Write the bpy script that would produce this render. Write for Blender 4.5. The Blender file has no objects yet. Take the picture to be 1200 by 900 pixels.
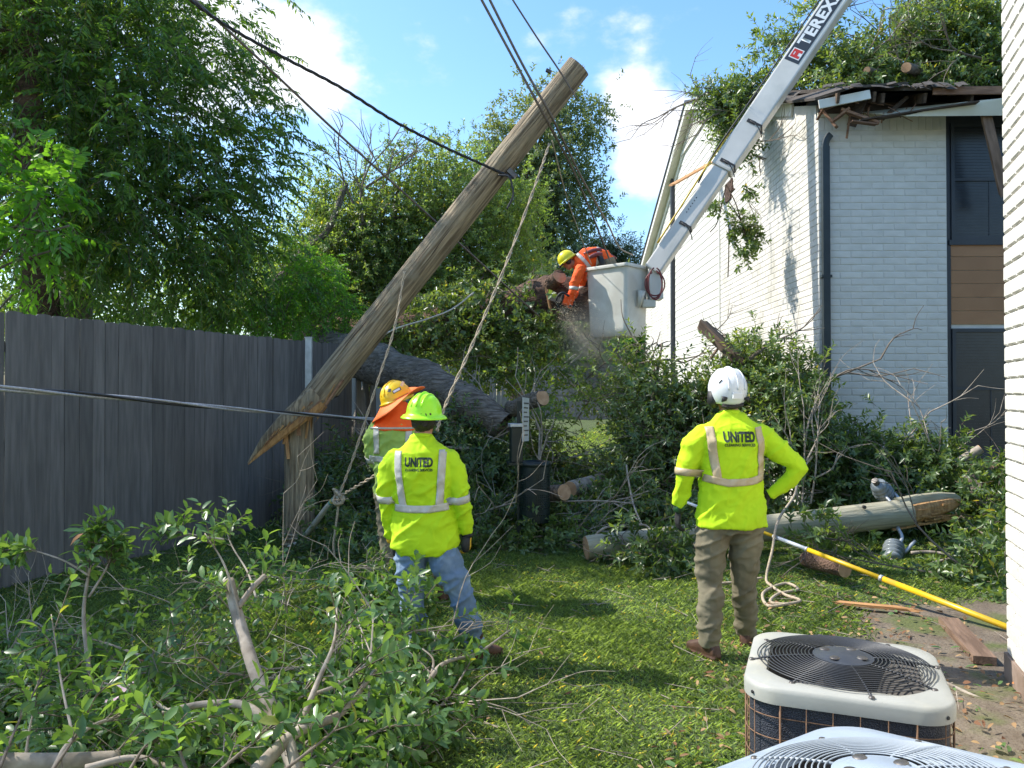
import bpy, bmesh, math, random
import numpy as np
from mathutils import Vector, Matrix, noise
from mathutils.bvhtree import BVHTree
C = bpy.context.scene.collection
SC = bpy.context.scene
R = math.radians
EYE = 1.68
PITCH = math.atan(12/900)
# ---------------- camera ----------------
cam = bpy.data.objects.new('camera', bpy.data.cameras.new('camera')); C.objects.link(cam)
cam.location = (0, 0, EYE); cam.rotation_euler = (R(90)+PITCH, 0, 0)
cam.data.sensor_fit = 'HORIZONTAL'; cam.data.sensor_width = 36; cam.data.lens = 27.0
cam.data.clip_start = 0.05; cam.data.clip_end = 2000
SC.camera = cam
# ---------------- light ----------------
SUN = Vector((-1.0, 0.26, 1.12)).normalized()
EL = math.asin(SUN.z); AZ = math.atan2(SUN.x, SUN.y)
W = bpy.data.worlds.new("World"); SC.world = W; W.use_nodes = True
nt = W.node_tree; nt.nodes.clear()
def wn(t, **k):
    n = nt.nodes.new(t)
    for a, b in k.items(): setattr(n, a, b)
    return n
sky = wn('ShaderNodeTexSky', sky_type='NISHITA', sun_disc=False)
sky.sun_elevation = EL; sky.sun_rotation = AZ; sky.air_density = 1.1; sky.dust_density = 0.7; sky.ozone_density = 2.0
bg = wn('ShaderNodeBackground'); bg.inputs['Strength'].default_value = 0.15
out = wn('ShaderNodeOutputWorld')
tc = wn('ShaderNodeTexCoord')
def M_(op, a, b=None, c=None, clamp=False):
    n = wn('ShaderNodeMath', operation=op); n.use_clamp = clamp
    for i, v in enumerate((a, b, c)):
        if v is None: continue
        if isinstance(v, (int, float)): n.inputs[i].default_value = v
        else: nt.links.new(v, n.inputs[i])
    return n.outputs[0]
nz = wn('ShaderNodeTexNoise'); nz.inputs['Scale'].default_value = 8.5; nz.inputs['Detail'].default_value = 9; nz.inputs['Roughness'].default_value = .58
mp = wn('ShaderNodeMapping'); mp.inputs['Scale'].default_value = (1, 1, 1.7)
nt.links.new(tc.outputs['Generated'], mp.inputs[0]); nt.links.new(mp.outputs[0], nz.inputs['Vector'])
# broad cloud banks: a few positions on the sky plus a general field
def cloud(px, py, rad, amp, squash=1.0):
    d = Vector(((px-600)/900, 1, (462-py)/900)).normalized()
    s = wn('ShaderNodeVectorMath', operation='SUBTRACT'); nt.links.new(tc.outputs['Generated'], s.inputs[0]); s.inputs[1].default_value = d
    m = wn('ShaderNodeVectorMath', operation='MULTIPLY'); nt.links.new(s.outputs[0], m.inputs[0]); m.inputs[1].default_value = (1, 1, squash)
    l = wn('ShaderNodeVectorMath', operation='LENGTH'); nt.links.new(m.outputs[0], l.inputs[0])
    q = M_('DIVIDE', l.outputs['Value'], rad)
    q = M_('MULTIPLY', q, q)
    q = M_('EXPONENT', M_('MULTIPLY', q, -1.0))
    return M_('MULTIPLY', q, amp)
parts_ = [cloud(300, 55, .10, .40), cloud(375, 85, .06, .36), cloud(250, 70, .09, .35), cloud(768, 160, .075, .46, 1.1), cloud(735, 110, .03, .2), cloud(830, 190, .11, .3),
          cloud(600, 30, .13, .22, 2.6), cloud(720, 10, .12, .06, 3), cloud(10, 60, .12, .4), cloud(430, 230, .06, .2)]
acc = parts_[0]
for q in parts_[1:]: acc = M_('ADD', acc, q)
n2 = wn('ShaderNodeTexNoise'); n2.inputs['Scale'].default_value = 1.6; n2.inputs['Detail'].default_value = 3
nt.links.new(tc.outputs['Generated'], n2.inputs['Vector'])
gen = M_('MULTIPLY', M_('SUBTRACT', n2.outputs['Fac'], .5), .5)
tot = M_('ADD', M_('ADD', acc, gen), M_('MULTIPLY', M_('SUBTRACT', nz.outputs['Fac'], .5), 1.15))
fac = wn('ShaderNodeMapRange', interpolation_type='SMOOTHSTEP'); nt.links.new(tot, fac.inputs[0])
fac.inputs[1].default_value = .26; fac.inputs[2].default_value = .56; fac.inputs[4].default_value = .95
shade = wn('ShaderNodeMapRange'); nt.links.new(tot, shade.inputs[0]); shade.inputs[1].default_value = .3; shade.inputs[2].default_value = .75
cc = wn('ShaderNodeMix', data_type='RGBA'); nt.links.new(shade.outputs[0], cc.inputs['Factor'])
cc.inputs[6].default_value = (2.15, 2.4, 2.8, 1); cc.inputs[7].default_value = (3.2, 3.2, 3.3, 1)
mx = wn('ShaderNodeMix', data_type='RGBA')
nt.links.new(fac.outputs[0], mx.inputs['Factor']); hs_ = wn('ShaderNodeHueSaturation'); hs_.inputs['Saturation'].default_value = 1.2; hs_.inputs['Value'].default_value = .69; nt.links.new(sky.outputs[0], hs_.inputs['Color']); nt.links.new(hs_.outputs[0], mx.inputs[6]); nt.links.new(cc.outputs[2], mx.inputs[7])
nt.links.new(mx.outputs[2], bg.inputs[0]); nt.links.new(bg.outputs[0], out.inputs[0])
sl = bpy.data.lights.new('sun', 'SUN'); sl.energy = 2.3; sl.angle = R(.53); sl.color = (1, .95, .86)
so = bpy.data.objects.new('sun', sl); C.objects.link(so); so.rotation_euler = SUN.to_track_quat('Z', 'Y').to_euler()
SC.view_settings.view_transform = 'Standard'; SC.view_settings.look = 'None'; SC.view_settings.exposure = 1.66; SC.view_settings.gamma = 1
SC.cycles.max_bounces = 6; SC.cycles.diffuse_bounces = 3; SC.cycles.transmission_bounces = 4; SC.cycles.volume_bounces = 0

# ---------------- helpers ----------------
def P(px, py, D):
    a = (px-600)/900; b = (450-py)/900; c = math.cos(PITCH); s = math.sin(PITCH)
    d = Vector((a, c-b*s, s+b*c)); t = D/d.y
    return Vector((a*t, D, EYE+d.z*t))
def tag(o, label=None, cat=None, group=None, kind=None):
    if label: o['label'] = label
    if cat: o['category'] = cat
    if group: o['group'] = group
    if kind: o['kind'] = kind
    return o
def empty(name, loc=(0, 0, 0), rz=0, label=None, cat=None, group=None):
    o = bpy.data.objects.new(name, None); C.objects.link(o); o.location = loc; o.rotation_euler = (0, 0, rz); o.empty_display_size = .1
    return tag(o, label, cat, group)
def link(name, me, parent=None, loc=None, rot=None):
    o = bpy.data.objects.new(name, me); C.objects.link(o)
    if parent: o.parent = parent
    if loc is not None: o.location = loc
    if rot is not None: o.rotation_euler = rot
    return o
class MB:
    def __init__(s): s.v = []; s.f = []
    def add(s, v, f):
        n = len(s.v); s.v += [tuple(p) for p in v]; s.f += [tuple(i+n for i in q) for q in f]; return s
    def box(s, a, b, M=None):
        x0, y0, z0 = a; x1, y1, z1 = b
        v = [Vector(p) for p in ((x0,y0,z0),(x1,y0,z0),(x1,y1,z0),(x0,y1,z0),(x0,y0,z1),(x1,y0,z1),(x1,y1,z1),(x0,y1,z1))]
        if M is not None: v = [M @ p for p in v]
        return s.add(v, [(0,3,2,1),(4,5,6,7),(0,1,5,4),(1,2,6,5),(2,3,7,6),(3,0,4,7)])
    def beam(s, p, q, w, h, up=(0, 0, 1)):
        p = Vector(p); q = Vector(q); d = (q-p); L = d.length; d.normalize()
        x = d.cross(Vector(up)).normalized(); z = x.cross(d)
        M = Matrix(((x.x, d.x, z.x, p.x), (x.y, d.y, z.y, p.y), (x.z, d.z, z.z, p.z), (0, 0, 0, 1)))
        return s.box((-w/2, 0, -h/2), (w/2, L, h/2), M)
    def prism(s, poly, z0, z1, M=None):
        n = len(poly); v = [Vector((p[0], p[1], z0)) for p in poly]+[Vector((p[0], p[1], z1)) for p in poly]
        if M is not None: v = [M @ p for p in v]
        return s.add(v, [tuple(range(n))[::-1], tuple(range(n, 2*n))]+[(i, (i+1) % n, n+(i+1) % n, n+i) for i in range(n)])
    def loft(s, pts, rad, n=12, ref=(0, 1, 0), caps=True, power=2.0):
        pts = [Vector(p) for p in pts]; m = len(pts); ref = Vector(ref); v = []; f = []
        for i in range(m):
            t = (pts[min(i+1, m-1)]-pts[max(i-1, 0)]).normalized()
            x = t.cross(ref)
            if x.length < .05: x = t.cross(Vector((1, .01, 0)))
            x.normalize(); y = x.cross(t)
            r = rad[i] if isinstance(rad, (list, tuple)) else rad
            a, b = r if isinstance(r, (list, tuple)) else (r, r)
            for k in range(n):
                th = 2*math.pi*k/n; c_, s_ = math.cos(th), math.sin(th); e = 2/power
                v.append(pts[i]+x*a*math.copysign(abs(c_)**e, c_)+y*b*math.copysign(abs(s_)**e, s_))
        for i in range(m-1):
            for k in range(n):
                a = i*n+k; b = i*n+(k+1) % n; f.append((a, b, b+n, a+n))
        if caps: f.append(tuple(range(n))[::-1]); f.append(tuple(range((m-1)*n, m*n)))
        return s.add(v, f)
    def lathe(s, prof, n=32, M=None, sx=1, sy=1):
        v = []; f = []; m = len(prof)
        for r, z in prof:
            for k in range(n):
                th = 2*math.pi*k/n; v.append(Vector((r*sx*math.cos(th), r*sy*math.sin(th), z)))
        if M is not None: v = [M @ p for p in v]
        for i in range(m-1):
            for k in range(n):
                a = i*n+k; b = i*n+(k+1) % n; f.append((a, b, b+n, a+n))
        return s.add(v, f)
    def mesh(s, name, mat=None, smooth=False):
        me = bpy.data.meshes.new(name); me.from_pydata(s.v, [], s.f)
        if mat: me.materials.append(mat)
        if smooth: me.polygons.foreach_set('use_smooth', [True]*len(me.polygons))
        me.update(); return me
    def obj(s, name, mat=None, parent=None, smooth=False, bevel=0, loc=None, rot=None, auto=False):
        me = s.mesh(name, mat, smooth)
        if bevel:
            bm = bmesh.new(); bm.from_mesh(me); bmesh.ops.remove_doubles(bm, verts=bm.verts, dist=1e-6)
            ed = [e for e in bm.edges if len(e.link_faces) == 2 and e.calc_face_angle(0) > .5]
            bmesh.ops.bevel(bm, geom=ed, offset=bevel, segments=2, affect='EDGES', profile=.6); bm.to_mesh(me); bm.free()
        if auto:
            me.polygons.foreach_set('use_smooth', [True]*len(me.polygons)); me.set_sharp_from_angle(angle=R(40))
        return link(name, me, parent, loc, rot)
def curve_pts(pts, n=8):
    pts = [Vector(p) for p in pts]
    if len(pts) < 3: return [pts[0].lerp(pts[-1], i/n) for i in range(n+1)]
    q = [2*pts[0]-pts[1]]+pts+[2*pts[-1]-pts[-2]]; o = []
    for i in range(1, len(q)-2):
        for k in range(n):
            t = k/n; a, b, c, d = q[i-1], q[i], q[i+1], q[i+2]
            o.append(.5*((2*b)+(c-a)*t+(2*a-5*b+4*c-d)*t*t+(3*b-a-3*c+d)*t**3))
    o.append(pts[-1]); return o
def tube(name, pts, r, mat, parent=None, n=8, seg=8, smooth=True):
    c = curve_pts(pts, seg) if seg else pts
    if isinstance(r, (list, tuple)):
        rr = [r[0]+(r[-1]-r[0])*i/(len(c)-1) if len(r) == 2 else float(np.interp(i/(len(c)-1), np.linspace(0, 1, len(r)), r)) for i in range(len(c))]
    else: rr = [r]*len(c)
    return MB().loft(c, rr, n).obj(name, mat, parent, smooth)
def fast_mesh(name, V, F, mat, rnd=None, smooth=False):
    me = bpy.data.meshes.new(name); V = np.ascontiguousarray(V, dtype=np.float32); F = np.ascontiguousarray(F, dtype=np.int32)
    k = F.shape[1]; me.vertices.add(len(V)); me.vertices.foreach_set('co', V.ravel())
    me.loops.add(F.size); me.loops.foreach_set('vertex_index', F.ravel())
    me.polygons.add(len(F)); me.polygons.foreach_set('loop_start', np.arange(0, F.size, k, dtype=np.int32))
    if smooth: me.polygons.foreach_set('use_smooth', np.ones(len(F), bool))
    me.materials.append(mat); me.update(calc_edges=True)
    if rnd is not None:
        at = me.attributes.new('rnd', 'FLOAT', 'POINT'); at.data.foreach_set('value', np.ascontiguousarray(rnd, dtype=np.float32))
    return me
def nrm(a): return a/np.maximum(np.linalg.norm(a, axis=-1, keepdims=True), 1e-9)

# ---------------- materials ----------------
def new_mat(name):
    m = bpy.data.materials.new(name); m.use_nodes = True; t = m.node_tree; t.nodes.clear()
    o = t.nodes.new('ShaderNodeOutputMaterial'); return m, t, o
def mat(name, c1, c2=None, scale=5, rough=.7, bump=0, bscale=None, stretch=(1, 1, 1), metal=0, rnd=0, spec=.5, lo=.35, hi=.65, c3=None, s3=1.5, coat=0, dist=.01, detail=6, sss=0):
    m, t, o = new_mat(name); N = t.nodes.new; L = t.links.new
    b = N('ShaderNodeBsdfPrincipled'); L(b.outputs[0], o.inputs[0])
    b.inputs['Roughness'].default_value = rough; b.inputs['Metallic'].default_value = metal; b.inputs['Specular IOR Level'].default_value = spec
    b.inputs['Coat Weight'].default_value = coat
    tc = N('ShaderNodeTexCoord'); mp = N('ShaderNodeMapping'); mp.inputs['Scale'].default_value = stretch; L(tc.outputs['Object'], mp.inputs[0])
    col = None
    if rnd or True:
        oi = N('ShaderNodeObjectInfo'); ad = N('ShaderNodeVectorMath'); ad.operation = 'ADD'
        ml = N('ShaderNodeMath'); ml.operation = 'MULTIPLY'; ml.inputs[1].default_value = 37 if rnd else 0; L(oi.outputs['Random'], ml.inputs[0])
        L(mp.outputs[0], ad.inputs[0]); L(ml.outputs[0], ad.inputs[1]); vec = ad.outputs[0]
    if c2 is not None:
        nz = N('ShaderNodeTexNoise'); nz.inputs['Scale'].default_value = scale; nz.inputs['Detail'].default_value = detail; L(vec, nz.inputs['Vector'])
        rp = N('ShaderNodeMapRange'); rp.inputs[1].default_value = lo; rp.inputs[2].default_value = hi; L(nz.outputs['Fac'], rp.inputs[0])
        mx = N('ShaderNodeMix'); mx.data_type = 'RGBA'; mx.inputs[6].default_value = (*c1, 1); mx.inputs[7].default_value = (*c2, 1); L(rp.outputs[0], mx.inputs['Factor']); col = mx.outputs[2]
    if c3 is not None:
        nz = N('ShaderNodeTexNoise'); nz.inputs['Scale'].default_value = s3; nz.inputs['Detail'].default_value = 4; L(tc.outputs['Object'], nz.inputs['Vector'])
        rp = N('ShaderNodeMapRange'); rp.inputs[1].default_value = .5; rp.inputs[2].default_value = .7; L(nz.outputs['Fac'], rp.inputs[0])
        mx = N('ShaderNodeMix'); mx.data_type = 'RGBA'; mx.inputs[7].default_value = (*c3, 1); L(rp.outputs[0], mx.inputs['Factor'])
        if col: L(col, mx.inputs[6])
        else: mx.inputs[6].default_value = (*c1, 1)
        col = mx.outputs[2]
    if rnd:
        hs = N('ShaderNodeHueSaturation'); mr = N('ShaderNodeMapRange'); mr.inputs[3].default_value = 1-rnd; mr.inputs[4].default_value = 1+rnd
        L(oi.outputs['Random'], mr.inputs[0]); L(mr.outputs[0], hs.inputs['Value'])
        if col: L(col, hs.inputs['Color'])
        else: hs.inputs['Color'].default_value = (*c1, 1)
        col = hs.outputs[0]
    if col: L(col, b.inputs['Base Color'])
    else: b.inputs['Base Color'].default_value = (*c1, 1)
    if bump:
        nb = N('ShaderNodeTexNoise'); nb.inputs['Scale'].default_value = bscale or scale; nb.inputs['Detail'].default_value = 5; L(vec, nb.inputs['Vector'])
        bp = N('ShaderNodeBump'); bp.inputs['Strength'].default_value = bump; bp.inputs['Distance'].default_value = dist; L(nb.outputs['Fac'], bp.inputs['Height']); L(bp.outputs[0], b.inputs['Normal'])
    return m
def leaf_mat(name, c1, c2, trans=.35, rough=.42, tcol=None, spec=.4):
    m, t, o = new_mat(name); N = t.nodes.new; L = t.links.new
    at = N('ShaderNodeAttribute'); at.attribute_name = 'rnd'; oi = N('ShaderNodeObjectInfo')
    ad = N('ShaderNodeMath'); ad.operation = 'ADD'; L(at.outputs['Fac'], ad.inputs[0]); mo = N('ShaderNodeMath'); mo.operation = 'FRACT'; L(ad.outputs[0], mo.inputs[0])
    L(oi.outputs['Random'], ad.inputs[1])
    mx = N('ShaderNodeValToRGB'); e = mx.color_ramp.elements; e[0].color = (*c1, 1); e[1].color = (*c2, 1); e[1].position = .93
    e2 = mx.color_ramp.elements.new(.985); e2.color = (*c2, 1); e3 = mx.color_ramp.elements.new(.99); e3.color = (c2[0]*2.2, c2[1]*1.3, c2[2]*.8, 1)
    L(mo.outputs[0], mx.inputs[0])
    b = N('ShaderNodeBsdfPrincipled'); L(mx.outputs[0], b.inputs['Base Color']); b.inputs['Roughness'].default_value = rough; b.inputs['Specular IOR Level'].default_value = spec
    tr = N('ShaderNodeBsdfTranslucent'); g = N('ShaderNodeMix'); g.data_type = 'RGBA'; g.blend_type = 'MULTIPLY'; g.inputs['Factor'].default_value = 1
    L(mx.outputs[0], g.inputs[6]); g.inputs[7].default_value = (*(tcol or (2.6, 2.3, .7)), 1); L(g.outputs[2], tr.inputs[0])
    ms = N('ShaderNodeMixShader'); ms.inputs[0].default_value = trans; L(b.outputs[0], ms.inputs[1]); L(tr.outputs[0], ms.inputs[2]); L(ms.outputs[0], o.inputs[0])
    return m
mt = {}
mt['paint'] = mat('white_brick_paint', (.68, .65, .59), (.60, .575, .52), 3, .75, .5, 45, rnd=.02, c3=(.50, .475, .41), s3=1.7, dist=.006)
mt['mortar'] = mat('painted_mortar', (.65, .62, .56), (.575, .55, .495), 6, .85, .3, 60, dist=.004)
mt['mortar_near'] = mat('darker_painted_mortar', (.50, .49, .44), (.38, .37, .33), 8, .9, .3, 60, dist=.004)  # near-wall joints, toned darker than the brick paint
mt['siding'] = mat('white_siding_paint', (.66, .64, .575), (.58, .565, .505), 2, .6, .15, 30, rnd=.03, stretch=(1, .2, 4))
mt['trim'] = mat('white_trim_paint', (.72, .71, .64), (.62, .61, .54), 4, .6, .1, 20)
mt['soffit'] = mat('cream_soffit_paint', (.66, .64, .53), (.58, .56, .45), 3, .65)
mt['brown_board'] = mat('brown_siding_paint', (.36, .18, .08), (.31, .15, .065), 3, .6, .1, 40, rnd=.06)
mt['dark_trim'] = mat('dark_slate_trim', (.030, .036, .045), (.022, .026, .033), 4, .45)
mt['blind'] = mat('dark_window_screen', (.012, .016, .023), (.020, .025, .033), 8, .3)
mt['pipe'] = mat('dark_grey_downspout', (.035, .045, .048), (.025, .033, .036), 5, .45)
mt['fence'] = mat('grey_fence_stain', (.150, .142, .135), (.100, .095, .091), 3, .8, .5, 9, (9, 9, .7), rnd=.24, dist=.004, c3=(.17, .155, .14), s3=.8)
mt['fence_far'] = mat('grey_far_fence_stain', (.17, .175, .18), (.12, .125, .13), 3, .85, .2, 12, (8, 8, .6), rnd=.12)
mt['pole'] = mat('weathered_pole_wood', (.37, .29, .185), (.135, .10, .062), 4.5, .85, .9, 6, (9, 9, .5), dist=.025, c3=(.24, .20, .135), s3=6, lo=.38, hi=.62)
mt['pole_green'] = mat('treated_pole_wood', (.42, .385, .27), (.27, .255, .175), 3.5, .8, .7, 7, (.8, 8, 8), dist=.012, c3=(.30, .27, .17), s3=2)
mt['split'] = mat('fresh_split_wood', (.50, .28, .11), (.30, .15, .055), 6, .8, .8, 20, (6, 6, .8), rnd=.15)
mt['endgrain'] = mat('cut_log_face', (.52, .33, .19), (.40, .23, .12), 14, .8, .3, 60)
mt['bark'] = mat('grey_brown_bark', (.20, .17, .135), (.075, .06, .048), 6, .95, 1.0, 10, (3, 3, 3), dist=.04, detail=9)
mt['bark_log'] = mat('furrowed_grey_bark', (.27, .235, .19), (.085, .07, .055), 5, .95, 1.0, 9, (1.1, 6, 6), dist=.05, detail=9, c3=(.14, .12, .09), s3=4)
mt['bark_red'] = mat('reddish_torn_bark', (.14, .082, .056), (.045, .027, .020), 6, .95, 1.0, 10, (1.2, 5, 5), dist=.05, c3=(.20, .12, .08), s3=2)
mt['bark_pale'] = mat('pale_branch_bark', (.42, .36, .29), (.22, .18, .14), 14, .9, .7, 30, dist=.006)
mt['twig'] = mat('twig_bark', (.22, .18, .14), (.12, .095, .07), 9, .9)
mt['rope'] = mat('tan_rope', (.52, .43, .31), (.32, .25, .17), 90, .9, .8, 160, dist=.004)
mt['rope_white'] = mat('pale_cord', (.55, .52, .45), (.4, .37, .3), 60, .8)
mt['wire'] = mat('black_cable', (.02, .02, .022), (.035, .034, .034), 20, .5)
mt['wire_al'] = mat('grey_aluminium_cable', (.46, .46, .47), (.30, .30, .31), 50, .45, metal=.2)
mt['wire_brown'] = mat('weathered_cable', (.17, .13, .10), (.10, .08, .07), 30, .6)
mt['galv'] = mat('galvanised_steel', (.50, .52, .53), (.38, .40, .41), 12, .45, metal=.5)
mt['steel'] = mat('dull_steel', (.16, .15, .14), (.09, .08, .075), 15, .5, metal=.7)
mt['fibre'] = mat('white_fibreglass', (.70, .69, .62), (.60, .585, .51), 4, .38, .05, 12, c3=(.55, .53, .46), s3=3)
mt['boom'] = mat('white_boom_paint', (.65, .62, .56), (.575, .55, .495), 3, .35, c3=(.50, .49, .44), s3=2.5)
mt['decal'] = mat('black_decal', (.035, .04, .045), rough=.4)
mt['decal_white'] = mat('white_decal', (.75, .75, .73), rough=.5)
mt['decal_red'] = mat('red_decal', (.55, .03, .02), rough=.5)
mt['black'] = mat('black_rubber', (.012, .012, .013), (.022, .022, .022), 20, .6)
mt['hose_red'] = mat('dark_red_hose', (.16, .03, .03), rough=.45)
mt['yellow'] = mat('yellow_fibreglass', (.72, .47, .015), (.60, .36, .01), 6, .35, c3=(.5, .33, .05), s3=6)
mt['white_plastic'] = mat('white_plastic', (.72, .72, .72), rough=.35)
mt['porcelain'] = mat('grey_porcelain', (.22, .245, .255), (.16, .185, .195), 10, .22)
mt['dgreen'] = mat('dark_green_enamel', (.003, .010, .009), (.006, .015, .013), 12, .45)
mt['sign_face'] = mat('pale_sign_face', (.5, .52, .5), rough=.5)
mt['hivis'] = mat('fluorescent_yellow_knit', (.50, .74, .006), (.45, .68, .005), 6, .85, .4, 13, dist=.010)
mt['hivis_dull'] = mat('faded_green_jacket', (.34, .47, .10), (.25, .37, .08), 7, .85, .3, 18)
mt['orange'] = mat('fluorescent_orange_cloth', (1.0, .13, .012), (.85, .085, .008), 7, .8, .3, 20)
mt['orange_hat'] = mat('orange_hat_brim', (1.0, .20, .035), (.9, .15, .02), 6, .7)
mt['reflect'] = mat('silver_reflective_tape', (.55, .53, .48), (.44, .42, .37), 20, .35, .1, 60)
mt['reflect_tan'] = mat('tan_reflective_tape', (.52, .42, .27), (.44, .34, .2), 20, .45, .1, 60)
mt['print'] = mat('dark_shirt_print', (.02, .035, .03), rough=.8)
mt['jeans'] = mat('faded_blue_denim', (.17, .26, .40), (.085, .145, .25), 5, .9, .4, 120, lo=.3, hi=.7, dist=.003, c3=(.30, .40, .52), s3=5)
mt['khaki'] = mat('olive_work_trousers', (.215, .19, .125), (.145, .125, .08), 6, .9, .3, 120, dist=.002)
mt['skin'] = mat('skin', (.42, .21, .13), (.36, .17, .10), 12, .55, sss=.1)
mt['hair'] = mat('black_hair', (.012, .009, .008), (.03, .022, .018), 60, .55, .8, 120)
mt['helm_w'] = mat('white_helmet_shell', (.72, .74, .76), (.66, .68, .70), 5, .28)
mt['helm_g'] = mat('lime_helmet_shell', (.42, .95, .02), (.38, .88, .02), 4, .3)
mt['helm_y'] = mat('yellow_helmet_shell', (.85, .55, .01), (.75, .45, .01), 6, .32)
mt['boot'] = mat('brown_leather_boot', (.10, .045, .025), (.06, .03, .018), 12, .6, .3, 30)
mt['glove'] = mat('black_glove', (.015, .015, .016), (.03, .03, .03), 30, .75)
mt['glove_y'] = mat('yellow_glove', (.75, .45, .02), (.6, .35, .02), 20, .75)
mt['ac_top'] = mat('beige_steel_cover', (.37, .37, .335), (.31, .31, .275), 4, .5, .05, 60, c3=(.42, .40, .33), s3=5)
mt['ac_blue'] = mat('pale_blue_steel_cover', (.33, .39, .47), (.28, .34, .42), 4, .38, c3=(.48, .54, .6), s3=4)
mt['wire_black'] = mat('black_grille_wire', (.04, .042, .047), rough=.4)
mt['wire_grey'] = mat('grey_grille_wire', (.30, .34, .38), rough=.4)
mt['rust'] = mat('rusty_wire', (.24, .13, .07), (.14, .08, .045), 30, .8)
mt['hub'] = mat('dark_hub_plate', (.05, .055, .065), (.035, .04, .05), 8, .5)
mt['litter'] = mat('torn_pink_litter', (.6, .42, .48), rough=.6)
mt['shingle'] = mat('grey_brown_shingles', (.12, .10, .085), (.065, .055, .045), 9, .95, .6, 30, stretch=(2, 6, 6))
mt['plank'] = mat('weathered_plank', (.30, .165, .095), (.16, .08, .045), 4, .85, .6, 9, (1, 6, 6), rnd=.2)
mt['dark_plank'] = mat('dark_rotten_wood', (.10, .065, .04), (.05, .032, .02), 4, .9, .8, 9, (1, 6, 6), rnd=.2)
mt['plank_y'] = mat('grey_brown_plank', (.27, .17, .11), (.15, .09, .055), 4, .85, .6, 9, (6, .8, 6), rnd=.2)
mt['dark_plank_y'] = mat('dark_split_beam', (.12, .08, .055), (.055, .036, .025), 4, .9, .8, 9, (6, .8, 6), rnd=.2)
mt['split_y'] = mat('fresh_split_board', (.50, .27, .11), (.33, .16, .06), 5, .8, .7, 14, (8, .8, 8), rnd=.12)
mt['sawdust'] = mat('pale_sawdust', (.80, .66, .45), rough=.9)
L_ = {}
L_['pecan'] = leaf_mat('pecan_leaf', (.046, .102, .034), (.14, .25, .066), .50)
L_['bright'] = leaf_mat('bright_shrub_leaf', (.060, .17, .025), (.125, .29, .045), .5)
L_['mid'] = leaf_mat('elm_leaf', (.070, .125, .045), (.17, .26, .085), .48)
L_['far'] = leaf_mat('far_oak_leaf', (.075, .115, .062), (.15, .20, .10), .38)
L_['pine'] = leaf_mat('pine_needle_tuft', (.040, .065, .025), (.075, .105, .038), .2)
L_['oak'] = leaf_mat('cut_oak_leaf', (.052, .098, .034), (.15, .225, .075), .38, .36, spec=.6)
L_['fore'] = leaf_mat('glossy_magnolia_type_leaf', (.052, .120, .042), (.15, .26, .085), .38, .34, spec=.6)
L_['grass'] = leaf_mat('grass_blade', (.105, .160, .052), (.29, .385, .14), .44, .5, tcol=(1.9, 1.9, .7))
L_['dead'] = leaf_mat('dead_leaf', (.16, .07, .035), (.38, .25, .12), .15, .8, tcol=(1, .8, .5))
# ---------------- ground ----------------
def gz(x, y):
    x = np.asarray(x, float); y = np.asarray(y, float)
    t = np.clip((y-12.5)/14, 0, 1); h = .85*t*t*(3-2*t)
    return h+.015*np.sin(x*1.7+.5)*np.sin(y*1.3)+.008*np.sin(x*4.1+y*2.7)
WC = np.array((2.95, 4.60)); WD = np.array((.353, .9356)); WNr = np.array((-.9356, .353))   # near wall corner, run direction, outward normal
def dirtness(x, y):
    d = (np.asarray(x)-WC[0])*WNr[0]+(np.asarray(y)-WC[1])*WNr[1]
    return np.clip(1.55-d+.25*np.sin(np.asarray(y)*3.1)+.15*np.sin(np.asarray(x)*7), 0, 1)*np.clip((6.7-np.asarray(y))/1.0, 0, 1)
def ground_mat():
    m, t, o = new_mat('lawn_and_dirt'); N = t.nodes.new; L = t.links.new
    b = N('ShaderNodeBsdfPrincipled'); b.inputs['Roughness'].default_value = .95; L(b.outputs[0], o.inputs[0])
    tc = N('ShaderNodeTexCoord'); at = N('ShaderNodeAttribute'); at.attribute_name = 'rnd'
    def ns(s, d=6):
        n = N('ShaderNodeTexNoise'); n.inputs['Scale'].default_value = s; n.inputs['Detail'].default_value = d; L(tc.outputs['Object'], n.inputs['Vector']); return n.outputs['Fac']
    def mix(f, a, c):
        x = N('ShaderNodeMix'); x.data_type = 'RGBA'; L(f, x.inputs['Factor'])
        for i, v in ((6, a), (7, c)):
            if isinstance(v, tuple): x.inputs[i].default_value = (*v, 1)
            else: L(v, x.inputs[i])
        return x.outputs[2]
    def rng(f, lo, hi):
        r = N('ShaderNodeMapRange'); L(f, r.inputs[0]); r.inputs[1].default_value = lo; r.inputs[2].default_value = hi; return r.outputs[0]
    g = mix(rng(ns(2.5), .35, .65), (.030, .062, .014), (.060, .105, .022)); g = mix(rng(ns(60, 3), .45, .7), g, (.085, .075, .035))
    d = mix(rng(ns(5), .35, .7), (.13, .10, .070), (.21, .172, .125)); d = mix(rng(ns(90, 3), .5, .75), d, (.085, .06, .04)); d = mix(rng(ns(2.2), .5, .62), d, (.10, .115, .035))
    ad = N('ShaderNodeMath'); ad.operation = 'ADD'; L(at.outputs['Fac'], ad.inputs[0])
    mm = N('ShaderNodeMath'); mm.operation = 'MULTIPLY_ADD'; L(ns(6), mm.inputs[0]); mm.inputs[1].default_value = .8; mm.inputs[2].default_value = -.4; L(mm.outputs[0], ad.inputs[1])
    L(mix(rng(ad.outputs[0], .3, .6), g, d), b.inputs['Base Color'])
    bp = N('ShaderNodeBump'); bp.inputs['Strength'].default_value = .8; bp.inputs['Distance'].default_value = .02; L(ns(35), bp.inputs['Height']); L(bp.outputs[0], b.inputs['Normal'])
    return m
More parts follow.
